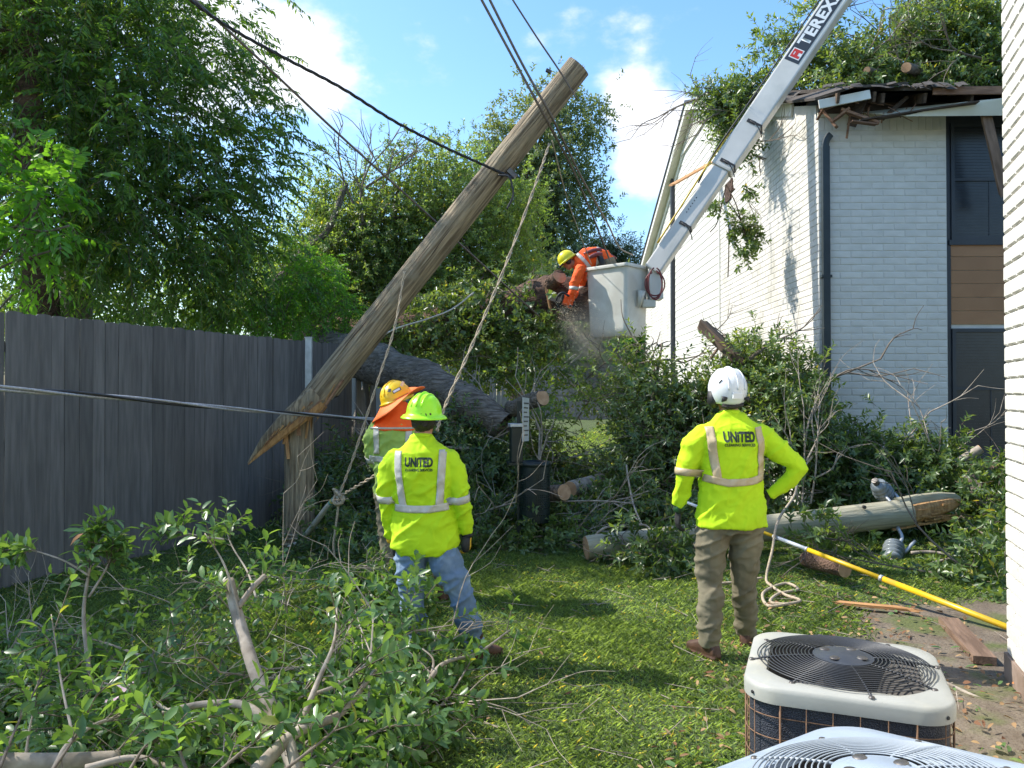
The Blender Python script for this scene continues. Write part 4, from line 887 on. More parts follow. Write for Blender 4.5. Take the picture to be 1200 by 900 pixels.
# ---------------- aerial lift ----------------
bkt = P(734, 307.6, 11.0)
al = empty('aerial_lift', bkt, 0, 'white aerial lift boom with a fibreglass bucket reaching down over the torn roof', 'bucket lift')
la = Vector((-.727, .686, 0)).normalized(); lb = Vector((.686, .727, 0)).normalized(); ZB = 1.04
def bk(u, v, z): return la*u+lb*v+Vector((0, 0, z))
def ring_(a0, a1, b0, b1, z, r=.06):
    o = []
    for (cx, cy, q) in ((a1-r, b1-r, 0), (a0+r, b1-r, 1), (a0+r, b0+r, 2), (a1-r, b0+r, 3)):
        for k in range(5): a = math.pi/2*q+math.pi/8*k; o.append(bk(cx+r*math.cos(a), cy+r*math.sin(a), z))
    return o
def ringstack(rows):
    n = len(rows[0]); v = [p for r_ in rows for p in r_]; return v, [(i*n+k, i*n+(k+1) % n, (i+1)*n+(k+1) % n, (i+1)*n+k) for i in range(len(rows)-1) for k in range(n)]
LA, LB = .74, .60
v, f = ringstack([ring_(.0, LA, .0, LB, -.03), ring_(.0, LA, .0, LB, -.06), ring_(.03, LA-.03, .03, LB-.03, -ZB+.12), ring_(.035, LA-.035, .035, LB-.035, -ZB+.05), ring_(.07, LA-.07, .07, LB-.07, -ZB)])
n = 20; f.append(tuple(range(4*n, 5*n))); bo = MB().add(v, f).obj('bucket', mt['fibre'], al, auto=True)
v, f = ringstack([ring_(.0, LA, .0, LB, -.05), ring_(-.03, LA+.03, -.03, LB+.03, -.045), ring_(-.035, LA+.035, -.035, LB+.035, -.015), ring_(-.03, LA+.03, -.03, LB+.03, 0), ring_(.02, LA-.02, .02, LB-.02, 0), ring_(.03, LA-.03, .03, LB-.03, -.9)])
MB().add(v, f).obj('lip', mt['fibre'], bo, auto=True)
# step recess and boom mount box
pk = MB(); c0 = bk(.0, .42, -.40); pk.loft([bk(-.06, .3, -.38), bk(-.02, .3, -.62)], [(.06, .05), (.02, .02)], 10); pk.obj('step_pocket', mt['fibre'], bo, True)
bA = P(784, 290, 11.25)-bkt; bBd = (P(988, -10, 11.05)-P(784, 290, 11.25)).normalized()
mb_ = MB(); m0 = P(766, 318, 11.35)-bkt; m1 = P(768, 352, 11.35)-bkt
mb_.beam(m1, m0+Vector((0, 0, .10)), .20, .26, (0, 1, 0)); mb_.obj('mount_box', mt['boom'], al, bevel=.02)
MB().beam(P(752, 356, 11.3)-bkt, P(768, 356, 11.3)-bkt, .12, .12).obj('pivot_arm', mt['fibre'], al, bevel=.02)
n1 = bBd.cross(Vector((0, 0, 1))).normalized(); 
if n1.y > 0: n1 = -n1
n2 = bBd.cross(n1).normalized()
if n2.z < 0: n2 = -n2
def boomM(s): 
    p = bA+bBd*s; return Matrix(((n1.x, bBd.x, n2.x, p.x), (n1.y, bBd.y, n2.y, p.y), (n1.z, bBd.z, n2.z, p.z), (0, 0, 0, 1)))
# local: x = towards the viewer side, y = along boom, z = upper side
rot_ = Matrix.Rotation(R(-17), 4, 'Y')   # the box section is rolled a little so its underside shows
def bsec(y0, y1, w, h, name, m='boom', bev=.025): return MB().box((-w/2, y0, -h/2), (w/2, y1, h/2), boomM(0) @ rot_).obj(name, mt[m], al, bevel=bev)
bsec(-.42, 1.35, .20, .26, 'boom_tip'); bsec(1.35, 15, .25, .325, 'boom_section')
BW = .125+.0015
for y, dd_ in ((1.42, 0), (2.1, 0), (.35, 0)):
    w, h = (.25, .325) if y > 1.35 else (.20, .26)
    sb = MB(); sb.box((w/2, y, -h*.2), (w/2+.012, y+.05, h*.2)); sb.box((w/2, y+.02, -h/2-.01), (w/2+.01, y+.045, -h*.1)); sb.box((-w*.3, y+.01, -h/2-.012), (w/2, y+.035, -h/2))
    for i in range(len(sb.v)): sb.v[i] = tuple(boomM(0) @ rot_ @ Vector(sb.v[i]))
    sb.obj('strap', mt['black'], al)
    hs_ = [boomM(0) @ rot_ @ Vector(p) for p in ((w/2+.01, y+.03, .02), (w/2+.04, y, -.1), (w/2+.03, y-.06, -.2), (w/2+.01, y-.12, -.26))]; tube('strap_tail', hs_, .008, mt['black'], al, 5, 4)
tube('yellow_hose', [boomM(0) @ rot_ @ Vector(p) for p in ((.11, -.05, .15), (.12, .6, .165), (.13, 1.2, .18), (.10, 1.9, .19))], .014, mt['yellow'], al, 8, 6)
tube('control_hose', [boomM(0) @ rot_ @ Vector(p) for p in ((.11, 1.0, .15), (.13, 1.5, .20), (.11, 2.6, .195), (.10, 5, .19))], .012, mt['black'], al, 8, 6)
for k, (sx_, sz_, ph) in enumerate(((.11, .20, 0), (.14, .17, .3), (.10, .23, .6))):
    cpt = P(767, 333, 11.0)-bkt; tube('red_hose_loop', [cpt+Vector((sx_*math.sin(a), -.03*k, sz_*math.cos(a))) for a in np.linspace(.2, 5.9+.1*k, 12)], .011, mt['hose_red'], al, 6, 4)
for i in range(6): MB().lathe([(0, .004), (.010, .004), (.010, 0)], 8, boomM(0) @ rot_ @ Matrix.Translation((.10, .55+.05*i, .05)) @ Matrix.Rotation(R(90), 4, 'Y')).obj('rivet', mt['steel'], al)
# decal panel with lettering
ys, ye = 4.02-.62, 4.85
D0 = (P(928, 73, 11)-P(784, 290, 11.25)).length; D1 = D0+1.17
BM = boomM(0) @ rot_
pn = MB().box((BW, D0, -.10), (BW+.002, D1, .125), BM).obj('decal_panel', mt['decal'], al)
MB().box((BW+.0022, D0+.05, -.07), (BW+.004, D0+.21, .095), BM).obj('logo_square', mt['decal_white'], pn)
lg = MB()
for (a, b, c_, d_) in ((.065, .105, -.055, .08), (.155, .195, -.055, .08), (.105, .155, -.012, .037)): lg.box((BW+.0042, D0+a, c_), (BW+.006, D0+b, d_), BM)
lg.box((BW+.0043, D0+.105, .055), (BW+.006, D0+.155, .08), BM); lg.obj('logo_mark', mt['decal_red'], pn)
def text_mesh(s, size, bold=0, ext=0, spacing=1.0):
    cu = bpy.data.curves.new('t', 'FONT'); cu.body = s; cu.size = size; cu.offset = bold; cu.align_x = 'CENTER'; cu.align_y = 'CENTER'; cu.extrude = ext; cu.space_character = spacing; cu.resolution_u = 3
    o = bpy.data.objects.new('t', cu); C.objects.link(o); dg = bpy.context.evaluated_depsgraph_get(); me = bpy.data.meshes.new_from_object(o.evaluated_get(dg)); bpy.data.objects.remove(o); bpy.data.curves.remove(cu); me.materials.clear(); return me
me = text_mesh('TEREX.', .20, .008, 0, 1.05)
co = np.zeros(len(me.vertices)*3); me.vertices.foreach_get('co', co); co = co.reshape(-1, 3); xm = co[:, 0].max()-co[:, 0].min(); co[:, 0] -= co[:, 0].min(); sc_ = .82/xm
nv = [tuple(BM @ Vector((BW+.004, D0+.28+p[0]*sc_, p[1]*1.12+.012))) for p in co]
me.vertices.foreach_set('co', np.array(nv).ravel()); me.materials.append(mt['decal_white']); me.update(); tx = link('lettering', me, pn)

# ---------------- people ----------------
def remesh(mb, vox, smooth=4, fac=.5):
    me = mb.mesh('tmp'); o = link('tmp', me); r = o.modifiers.new('r', 'REMESH'); r.mode = 'VOXEL'; r.voxel_size = vox; r.use_smooth_shade = True
    s = o.modifiers.new('s', 'SMOOTH'); s.iterations = smooth; s.factor = fac
    dg = bpy.context.evaluated_depsgraph_get(); out = bpy.data.meshes.new_from_object(o.evaluated_get(dg)); bpy.data.objects.remove(o); return out
def folds(me, amp, fn, seed=0):
    n = len(me.vertices); co = np.zeros(n*3); me.vertices.foreach_get('co', co); co = co.reshape(-1, 3); no = np.zeros(n*3); me.vertices.foreach_get('normal', no); no = no.reshape(-1, 3)
    d = np.array([fn(Vector(p), seed) for p in co]); co += no*(d*amp)[:, None]; me.vertices.foreach_set('co', co.ravel()); me.update()
def fold_fn(sx, sy, sz, sharp=1.0, tilt=.6):
    def f(p, s):
        q = Vector((p.x*sx+p.z*tilt*sx*.3+s, p.y*sy, p.z*sz-p.x*tilt*sz)); a = noise.noise(q); b = noise.noise(Vector((p.x*sx*2.3+9+s, p.y*sy*2, p.z*sz*2.1+p.x*sz)))
        r = max(0, 1-abs(a)*3.2)**1.5; return .95*r+.45*b-.3
    return f
def fine_fold(p, s):
    a = noise.noise(Vector((p.x*9+p.z*7+s, p.y*8, p.z*13-p.x*9))); b = noise.noise(Vector((p.x*17+s, p.y*15, p.z*20+p.x*14)))
    return max(0, 1-abs(a)*4)**2*.9+.35*b-.15
def cloth(name, mb, vox, m, parent, amp=.006, fn=None, seed=0, smooth=4):
    me = remesh(mb, vox, smooth)
    if fn: folds(me, amp, fn, seed)
    if fn and amp >= .01: folds(me, amp*.38, fine_fold, seed+5)
    me.polygons.foreach_set('use_smooth', [True]*len(me.polygons)); me.materials.clear(); me.materials.append(mt[m]); me.name = name
    return link(name, me, parent)
def bvh(o): return BVHTree.FromPolygons([v.co.copy() for v in o.data.vertices], [tuple(p.vertices) for p in o.data.polygons])
def strip_back(tree_, pts, w, m, parent, name='reflective_stripe', off=.004, dirn=Vector((0, 1, 0)), start=-1.0):
    pts = [Vector((p[0], 0, p[1])) for p in pts]; L = sum((b-a).length for a, b in zip(pts, pts[1:])); c = []
    for a, b in zip(pts, pts[1:]):
        k = max(2, int((b-a).length/.012)); c += [a.lerp(b, i/k) for i in range(k)]
    c.append(pts[-1]); rows = []
    for i, p in enumerate(c):
        t = (c[min(i+1, len(c)-1)]-c[max(i-1, 0)]).normalized(); s = Vector((-t.z, 0, t.x)); row = []
        for j in range(5):
            q = p+s*w*(j/4-.5); h, nn, _, _ = tree_.ray_cast(Vector((q.x, start, q.z)), dirn)
            row.append(h-Vector((0, off, 0)) if h else None)
        rows.append(row)
    v = []; f = []; idx = {}
    for i, r_ in enumerate(rows):
        for j, p in enumerate(r_):
            if p is not None: idx[(i, j)] = len(v); v.append(p)
    for i in range(len(rows)-1):
        for j in range(4):
            k = [(i, j), (i, j+1), (i+1, j+1), (i+1, j)]
            if all(q in idx for q in k):
                ys_ = [v[idx[q]].y for q in k]
                if max(ys_)-min(ys_) < .05: f.append(tuple(idx[q] for q in k))
    o = MB().add(v, f).obj(name, mt[m], parent, True); s = o.modifiers.new('t', 'SOLIDIFY'); s.thickness = .003; return o
def band(tree_, c, axis, w, m, parent, r0=.12, name='reflective_band', off=.004, n=28, a0=0, a1=6.2832):
    c = Vector(c); t = Vector(axis).normalized(); a = t.cross(Vector((0, 1, .02))).normalized(); b = t.cross(a); v = []; f = []
    for i in range(n+1):
        th = a0+(a1-a0)*i/n; d = a*math.cos(th)+b*math.sin(th)
        for j in range(3):
            o_ = c+t*w*(j/2-.5); h, nn, _, dist = tree_.ray_cast(o_+d*r0, -d); p = h if h and dist < r0 else o_+d*.055; v.append(p+d*off)
    f = [(i*3+j, i*3+j+1, i*3+j+4, i*3+j+3) for i in range(n) for j in range(2)]
    o = MB().add(v, f).obj(name, mt[m], parent, True); s = o.modifiers.new('t', 'SOLIDIFY'); s.thickness = .003; return o
def shirt_text(tree_, s, size, x, z, m, parent, bold=.002, width=None, off=.006, name='print', spacing=1.0):
    me = text_mesh(s, size, bold, 0, spacing); bm = bmesh.new(); bm.from_mesh(me); bmesh.ops.triangulate(bm, faces=bm.faces); bmesh.ops.subdivide_edges(bm, edges=bm.edges, cuts=1)
    xs_ = [v.co.x for v in bm.verts]; k = width/(max(xs_)-min(xs_)) if width else 1; x0_ = (max(xs_)+min(xs_))/2
    for v in bm.verts:
        px = x+(v.co.x-x0_)*k; pz = z+v.co.y; h, nn, _, _ = tree_.ray_cast(Vector((px, -1, pz)), Vector((0, 1, 0))); v.co = Vector((px, (h.y if h else -.12)-off, pz))
    bm.to_mesh(me); bm.free(); me.materials.append(mt[m]); return link(name, me, parent)
def hand_mb(mb, wrist, d, nrm_, thumb_side, curl=.5, sc=1.0):
    """d: wrist->knuckles, nrm_: back of the hand, thumb_side: +1/-1 along d x nrm_"""
    w = Vector(wrist); d = Vector(d).normalized(); n = (Vector(nrm_)-d*Vector(nrm_).dot(d)).normalized(); s = d.cross(n)*thumb_side
    mb.loft([w-d*.03*sc, w+d*.01*sc, w+d*.05*sc, w+d*.088*sc], [(.026*sc, .020*sc), (.029*sc, .018*sc), (.041*sc, .016*sc), (.041*sc, .014*sc)], 12, ref=n)
    for i, (o_, L) in enumerate(((.031, .072), (.0105, .080), (-.0105, .074), (-.031, .058))):
        p = w+d*.082*sc+s*o_*sc; ang = 0; pts = [p-d*.015*sc, p]; c = curl*(1+.12*i)
        for k, fr in enumerate((.45, .32, .23)):
            ang += c*(.55 if k == 0 else .75); pts.append(pts[-1]+(d*math.cos(ang)-n*math.sin(ang))*L*fr*sc)
        mb.loft(pts, [.0098*sc, .0098*sc, .0092*sc, .0086*sc, .0072*sc], 8, ref=s)
    p = w+d*.022*sc+s*.026*sc; t = (d*.62+s*.7-n*.3).normalized(); pts = [p-s*.01*sc, p+t*.028*sc]; t2 = (d*.9+s*.25-n*.5).normalized(); pts += [pts[-1]+t2*.028*sc, pts[-1]+t2*.052*sc]
    mb.loft(pts, [.014*sc, .0125*sc, .011*sc, .0085*sc], 8, ref=n)
def foot(mb, ankle, yaw, L=.275, z0=0, sc=1.0):
    a = Vector(ankle); d = Vector((math.sin(yaw), math.cos(yaw), 0))
    def q(t, z): return Vector((a.x, a.y, z0))+d*t+Vector((0, 0, z))
    mb.loft([a+Vector((0, 0, .08)), a+Vector((0, 0, .0)), q(-.015, .06)], [(.058, .062), (.052, .058), (.05, .06)], 12)
    mb.loft([q(-.085, .05), q(-.07, .045), q(-.02, .055), q(.06, .055), q(.12, .042), q(.17, .034), q(.195, .03)], [(.02, .03), (.036, .044), (.042, .055), (.044, .052), (.049, .040), (.042, .030), (.02, .018)], 12, ref=(0, 0, 1), power=2.6)
    mb.loft([q(-.085, .012), q(-.06, .012), q(.05, .012), q(.13, .012), q(.195, .014)], [(.03, .013), (.042, .013), (.044, .013), (.052, .013), (.03, .011)], 12, ref=(0, 0, 1), power=3)
def head_mb(mb, c, yaw=0, pitch=0, sc=1.0):
    Mh = Matrix.Translation(c) @ Matrix.Rotation(yaw, 4, 'Z') @ Matrix.Rotation(pitch, 4, 'X') @ Matrix.Scale(sc, 4)
    def T(x, y, z): return Mh @ Vector((x, y, z))
    rings = [(-.118, .028, .03, .055), (-.10, .045, .055, .03), (-.075, .058, .072, .018), (-.04, .067, .085, .008), (0, .074, .095, 0), (.04, .077, .098, -.004), (.075, .068, .086, -.006), (.10, .046, .058, -.006), (.113, .018, .022, -.006)]
    mb.loft([T(0, r_[3], r_[0]) for r_ in rings], [(r_[1]*sc, r_[2]*sc) for r_ in rings], 18)
    mb.loft([T(0, .092, .012), T(0, .110, -.018), T(0, .103, -.030)], [.006, .013, .009], 8)                 # nose
    mb.loft([T(-.022, .086, -.052), T(0, .094, -.052), T(.022, .086, -.052)], [.006, .009, .006], 8)           # mouth
    mb.loft([T(-.04, .083, .022), T(0, .091, .024), T(.04, .083, .022)], [.007, .008, .007], 8)                # brow
    for s in (-1, 1):
        mb.loft([T(s*.072, -.012, .022), T(s*.083, -.018, .008), T(s*.080, -.010, -.022), T(s*.072, -.002, -.032)], [.009, .012, .010, .006], 8)   # ears
        mb.loft([T(s*.03, .083, .004), T(s*.03, .089, .0035)], [.010, .008], 8)                                # eyes
    return Mh
def body_full(parent, torso, arms, legs, neck, headc, hyaw, hpitch, hsc=1.0):
    mb = MB()
    mb.loft([t[0] for t in torso], [(t[1][0]*.76, t[1][1]*.76) for t in torso], 16)
    for pts, rad in arms: mb.loft(pts, [r*.68 for r in rad], 12)
    for pts, rad in legs: mb.loft(pts, [r*.66 for r in rad], 12)
    mb.loft(neck, [.062, .055, .055], 14); head_mb(mb, headc, hyaw, hpitch, hsc)
    return cloth('body', mb, .009, 'skin', parent, smooth=2)
SHF = fold_fn(3.4, 3, 7.5, tilt=.9); TRF = fold_fn(3.5, 3, 11, tilt=.5)
def brim_helmet(parent, c, m, yaw, pitch, roll, name='hard_hat', r=(.112, .140), h=.128, brim=.045, ridge=True):
    Mx = Matrix.Translation(c) @ Matrix.Rotation(yaw, 4, 'Z') @ Matrix.Rotation(pitch, 4, 'X') @ Matrix.Rotation(roll, 4, 'Y')
    pr = []
    for k in range(15):
        a = R(90-k*90/14); pr.append((math.cos(a)**.92*1.0, math.sin(a)*h))
    k_ = r[1]/r[0]; b = MB(); prof = [(p[0]*r[0], p[1]) for p in pr]+[(r[0]+.004, -.012), (r[0]+.02, -.018), (r[0]+brim*.8, -.026), (r[0]+brim, -.032), (r[0]+brim, -.038), (r[0]+brim*.7, -.032), (r[0]-.004, -.018), (r[0]-.01, .0)]
    b.lathe(prof, 40, Mx, 1, k_); o = b.obj(name, mt[m], parent, True)
    if ridge:
        for s, w in ((0, .012), (-.035, .007), (.035, .007)):
            rd = MB(); rd.loft([Mx @ Vector((s, math.cos(R(t))*r[1]*.99*(1 if abs(s) < .01 else .94), h*math.sin(R(t))*(1 if abs(s) < .01 else .955))) for t in range(20, 161, 10)], [(w, .006)]*15, 8, ref=(1, 0, 0)); rd.obj('ridge', mt[m], o, True)
    return o, Mx

# --- worker in white helmet ---
pw = P(857, 765, 4.93)
p1 = empty('person', (pw.x, 4.93, 0), 0, 'worker in white helmet, yellow long-sleeved shirt and olive trousers, one hand on hip', 'person')
torso = [((0, 0, .86), (.215, .145)), ((0, 0, .98), (.215, .135)), ((0, .005, 1.12), (.198, .13)), ((0, .005, 1.26), (.205, .14)), ((.01, 0, 1.38), (.212, .142)), ((.01, 0, 1.46), (.195, .12)), ((.0, .01, 1.515), (.12, .085)), ((0, .015, 1.56), (.07, .068))]
armL = ([(-.09, 0, 1.425), (-.185, 0, 1.415), (-.232, 0, 1.36), (-.275, -.01, 1.22), (-.292, 0, 1.15), (-.318, .05, .96)], [.07, .078, .080, .066, .060, .045])
armR = ([(.11, 0, 1.425), (.205, 0, 1.415), (.26, -.01, 1.36), (.36, -.05, 1.27), (.415, -.05, 1.215), (.36, -.02, 1.12), (.255, .02, 1.03)], [.07, .078, .080, .066, .064, .055, .043])
legL = ([(-.10, .0, .90), (-.125, .01, .70), (-.13, .03, .46), (-.13, .0, .42), (-.14, -.01, .25), (-.142, 0, .07)], [.118, .105, .084, .082, .078, .066])
legR = ([(.10, .0, .90), (.105, .05, .70), (.115, .12, .46), (.12, .13, .42), (.15, .2, .25), (.175, .27, .07)], [.118, .105, .084, .082, .078, .066])
body_full(p1, torso, [armL, armR], [legL, legR], [(0, .01, 1.5), (0, .02, 1.58), (-.005, .03, 1.64)], (-.008, .04, 1.70), R(14), 0)
m = MB(); m.loft([t[0] for t in torso], [t[1] for t in torso], 20, power=2.3); m.loft([(0, 0, .84), (0, 0, .93), (0, 0, 1.02)], [(.225, .152), (.228, .15), (.20, .13)], 20)
m.loft(*armL, 14); m.loft(*armR, 14); m.loft([armL[0][-2], armL[0][-1]], [.050, .048], 12)
sh1 = cloth('shirt', m, .0085, 'hivis', p1, .014, SHF, 1.3); tr_ = bvh(sh1)
m = MB(); m.loft([(0, 0, .95), (.0, 0, .865), (0, 0, .80)], [(.15, .10), (.175, .115), (.18, .125)], 18); m.loft(*legL, 14); m.loft(*legR, 14)
cloth('trousers', m, .010, 'khaki', p1, .014, TRF, 4.1)
m = MB(); foot(m, (-.142, 0, .09), R(-28)); cloth('boot', m, .006, 'boot', p1, smooth=2); m = MB(); foot(m, (.175, .27, .09), R(22)); cloth('boot', m, .006, 'boot', p1, smooth=2)
m = MB(); hand_mb(m, (-.322, .055, .935), (-.06, .15, -1), (-1, -.1, 0), 1, .55, 1.06); gl = cloth('glove', m, .0042, 'glove', p1, smooth=2)
m = MB(); hand_mb(m, (.245, .03, 1.02), (-.12, .35, -1), (1, -.3, 0), -1, .35, 1.06); cloth('glove', m, .0042, 'glove', p1, smooth=2)
MB().loft([(-.312, .035, .985), (-.326, .055, .925)], [.040, .036], 14).obj('glove_cuff', mat('green_black_cuff', (.05, .16, .06), (.02, .03, .02), 30, .7), p1, True)
strip_back(tr_, [(-.155, 1.475), (-.145, 1.35), (-.115, 1.165), (-.115, 1.14)], .05, 'reflect_tan', p1); strip_back(tr_, [(.145, 1.475), (.165, 1.35), (.17, 1.165), (.17, 1.14)], .05, 'reflect_tan', p1)
strip_back(tr_, [(-.20, 1.155), (-.05, 1.125), (.1, 1.135), (.20, 1.165)], .046, 'reflect_tan', p1, off=.0055)
band(tr_, (-.283, -.005, 1.185), (-.02, .0, -.2), .046, 'reflect_tan', p1, .11)
shirt_text(tr_, 'UNiTED', .088, .02, 1.41, 'print', p1, .004, .20); shirt_text(tr_, 'CLEARING SERVICES', .024, .02, 1.362, 'print', p1, .0008, .195, name='print')
MB().loft([(0, .012, 1.545), (0, .016, 1.572)], [(.072, .07), (.066, .066)], 20).obj('collar', mt['hivis'], p1, True)
# helmet
Hc = Vector((-.008, .035, 1.715)); Mx = Matrix.Translation(Hc) @ Matrix.Rotation(R(12), 4, 'Z') @ Matrix.Rotation(R(4), 4, 'X')
b = MB(); prof = []
for k in range(19):
    a = R(90-k*133/18); prof.append((.119*math.cos(a)**.85 if math.cos(a) > 0 else 0, .137*math.sin(a)))
prof += [(prof[-1][0]-.008, prof[-1][1]), (prof[-1][0]-.008, 0)]
b.lathe(prof, 44, Mx, 1, 1.17); hl = b.obj('climbing_helmet', mt['helm_w'], p1, True)
for s in (-1, 1):
    MB().loft([Mx @ Vector((s*.075, -.108, -.045)), Mx @ Vector((s*.080, -.112, -.062)), Mx @ Vector((s*.088, -.10, -.075))], [(.020, .012), (.016, .012), (.006, .008)], 8).obj('clip', mt['black'], hl, True)
    for k in range(4): MB().loft([Mx @ Vector((s*(.085+.005*k), -.085+.03*k, .062-.004*k)), Mx @ Vector((s*(.098+.004*k), -.072+.03*k, .040-.004*k))], [(.004, .003)]*2, 6).obj('vent', mt['black'], hl)
MB().box((-.035, -.146, -.055), (.03, -.128, -.018), Mx).obj('rear_label', mt['white_plastic'], hl, bevel=.004)
for s in (-.055, 0, .055):
    kx = math.sqrt(1-(s/.119)**2); rb_ = MB(); rb_.loft([Mx @ Vector((s, -math.sin(R(t))*.1395*kx, math.cos(R(t))*.1375*kx)) for t in range(-45, 91, 9)], [(.009, .0045)]*16, 8, ref=(1, 0, 0)); rb_.obj('ridge', mt['helm_w'], hl, True)
MB().loft([(-.105, .035, 1.70), (-.105, .035, 1.63), (-.09, .04, 1.60)], [(.03, .04), (.034, .045), (.02, .03)], 14).obj('ear_muff', mt['black'], p1, True)
MB().loft([(-.06, -.03, 1.61), (-.03, -.045, 1.60), (.02, -.05, 1.605), (.07, -.03, 1.615)], [.018, .02, .018, .014], 8).obj('hair', mt['hair'], p1, True)
MB().loft([(-.085, .01, 1.64), (-.06, -.03, 1.615), (-.02, -.05, 1.60)], [.010, .010, .008], 8).obj('chin_strap', mat('green_webbing', (.10, .42, .08), (.02, .06, .02), 60, .8), p1, True)
MB().loft([(.07, -.02, 1.635), (.05, -.042, 1.615), (.0, -.055, 1.61)], [.008, .008, .006], 8).obj('chin_strap', mt['reflect'], p1, True)
MB().box((-.06, -.155, .80), (-.06+.10, -.140, .88)).v
for x in (-.12, .045):
    pass

# --- worker in lime hard hat ---
pg = P(497, 770, 4.86)
p2 = empty('person', (pg.x, 4.86, 0), 0, 'worker in lime green hard hat, yellow long-sleeved shirt and faded blue jeans', 'person')
torso = [((.0, 0, .72), (.215, .14)), ((0, 0, .84), (.205, .13)), ((-.005, .005, .97), (.190, .122)), ((-.008, .005, 1.10), (.19, .13)), ((-.01, 0, 1.22), (.205, .135)), ((-.01, 0, 1.31), (.192, .115)), ((-.015, .01, 1.37), (.11, .08)), ((-.015, .015, 1.415), (.066, .064))]
armL = ([(-.08, 0, 1.275), (-.17, 0, 1.27), (-.212, 0, 1.21), (-.238, -.01, 1.07), (-.242, 0, 1.02), (-.225, .05, .84), (-.215, .07, .76)], [.066, .073, .074, .062, .058, .048, .043])
armR = ([(.06, 0, 1.275), (.15, 0, 1.27), (.195, 0, 1.21), (.225, -.03, 1.07), (.235, -.03, 1.01), (.262, .02, .86), (.268, .04, .80)], [.066, .073, .074, .062, .058, .047, .043])
legL = ([(-.085, 0, .77), (-.085, .0, .60), (-.08, .02, .42), (-.075, .02, .38), (-.055, .0, .22), (-.045, 0, .06)], [.098, .100, .078, .076, .072, .066])
legR = ([(.085, .0, .77), (.145, -.02, .62), (.225, -.03, .45), (.24, -.03, .40), (.285, .0, .24), (.315, .02, .07)], [.100, .106, .082, .080, .075, .068])
body_full(p2, torso, [armL, armR], [legL, legR], [(-.01, .01, 1.36), (-.01, .02, 1.43), (-.01, .03, 1.49)], (-.005, .035, 1.545), R(-24), 0, .97)
m = MB(); m.loft([t[0] for t in torso], [t[1] for t in torso], 20, power=2.3); m.loft([(.02, 0, .70), (.01, 0, .76), (0, 0, .9)], [(.20, .15), (.212, .15), (.19, .13)], 20); m.loft([(.03, -.04, .66), (.02, -.03, .74)], [(.13, .10), (.18, .12)], 18)
m.loft(*armL, 14); m.loft(*armR, 14)
sh2 = cloth('shirt', m, .0085, 'hivis', p2, .014, SHF, 7.7); tr_ = bvh(sh2)
m = MB(); m.loft([(0, 0, .84), (0, 0, .76), (.01, 0, .70)], [(.13, .08), (.15, .095), (.175, .118)], 18); m.loft(*legL, 14); m.loft(*legR, 14)
cloth('jeans', m, .010, 'jeans', p2, .016, TRF, 2.2)
pkt = MB().add([(.03, -.142, .70), (.15, -.140, .69), (.155, -.142, .60), (.10, -.150, .57), (.04, -.146, .60)], [(0, 1, 2, 3, 4)])
m = MB(); foot(m, (-.045, 0, .09), R(-10)); cloth('boot', m, .006, 'boot', p2, smooth=2); m = MB(); foot(m, (.315, .02, .09), R(62)); cloth('boot', m, .006, 'boot', p2, smooth=2)
m = MB(); hand_mb(m, (.27, .045, .785), (.0, .12, -1), (.9, -.45, 0), -1, .75, 1.0); cloth('glove', m, .0042, 'glove_y', p2, smooth=2)
MB().loft([(.262, .012, .69), (.258, .0, .73), (.262, .01, .775)], [(.022, .026), (.030, .03), (.027, .028)], 14).obj('glove_palm_patch', mt['glove'], p2, True)
MB().loft([(.268, .04, .80), (.270, .044, .775)], [.040, .037], 14).obj('glove_cuff', mt['glove'], p2, True)
m = MB(); hand_mb(m, (-.213, .075, .745), (.05, .15, -1), (-.9, -.3, 0), 1, .6, 1.0); cloth('glove', m, .0042, 'glove', p2, smooth=2)
MB().loft([(-.213, .072, .765), (-.212, .078, .735)], [.040, .037], 14).obj('glove_cuff', mt['glove_y'], p2, True)
strip_back(tr_, [(-.155, 1.325), (-.15, 1.2), (-.125, 1.01), (-.115, .975)], .045, 'reflect', p2); strip_back(tr_, [(.125, 1.335), (.118, 1.2), (.105, 1.0), (.10, .97)], .045, 'reflect', p2)
strip_back(tr_, [(-.175, .975), (-.05, .97), (.05, .972), (.16, .985)], .045, 'reflect', p2, off=.0055)
band(tr_, (-.241, .0, 1.03), (0, .05, -.2), .045, 'reflect', p2, .10); band(tr_, (.232, -.03, 1.03), (.03, .05, -.2), .045, 'reflect', p2, .10)
shirt_text(tr_, 'UNiTED', .076, -.02, 1.258, 'print', p2, .0035, .175); shirt_text(tr_, 'CLEARING SERVICES', .021, -.02, 1.213, 'print', p2, .0008, .17)
MB().loft([(-.013, .012, 1.40), (-.012, .016, 1.428)], [(.068, .066), (.062, .062)], 20).obj('collar', mt['hivis'], p2, True)
brim_helmet(p2, (-.005, .03, 1.565), 'helm_g', R(-20), R(2), R(3), r=(.108, .128), h=.122, brim=.034)
me = MB(); me.loft([(-.005, .0, 1.548), (-.005, -.005, 1.525), (-.005, -.005, 1.49), (0, .0, 1.455)], [(.078, .092), (.083, .096), (.076, .082), (.05, .055)], 18); hh = cloth('hair', me, .008, 'hair', p2, .008, fold_fn(25, 25, 9), 3, 1)

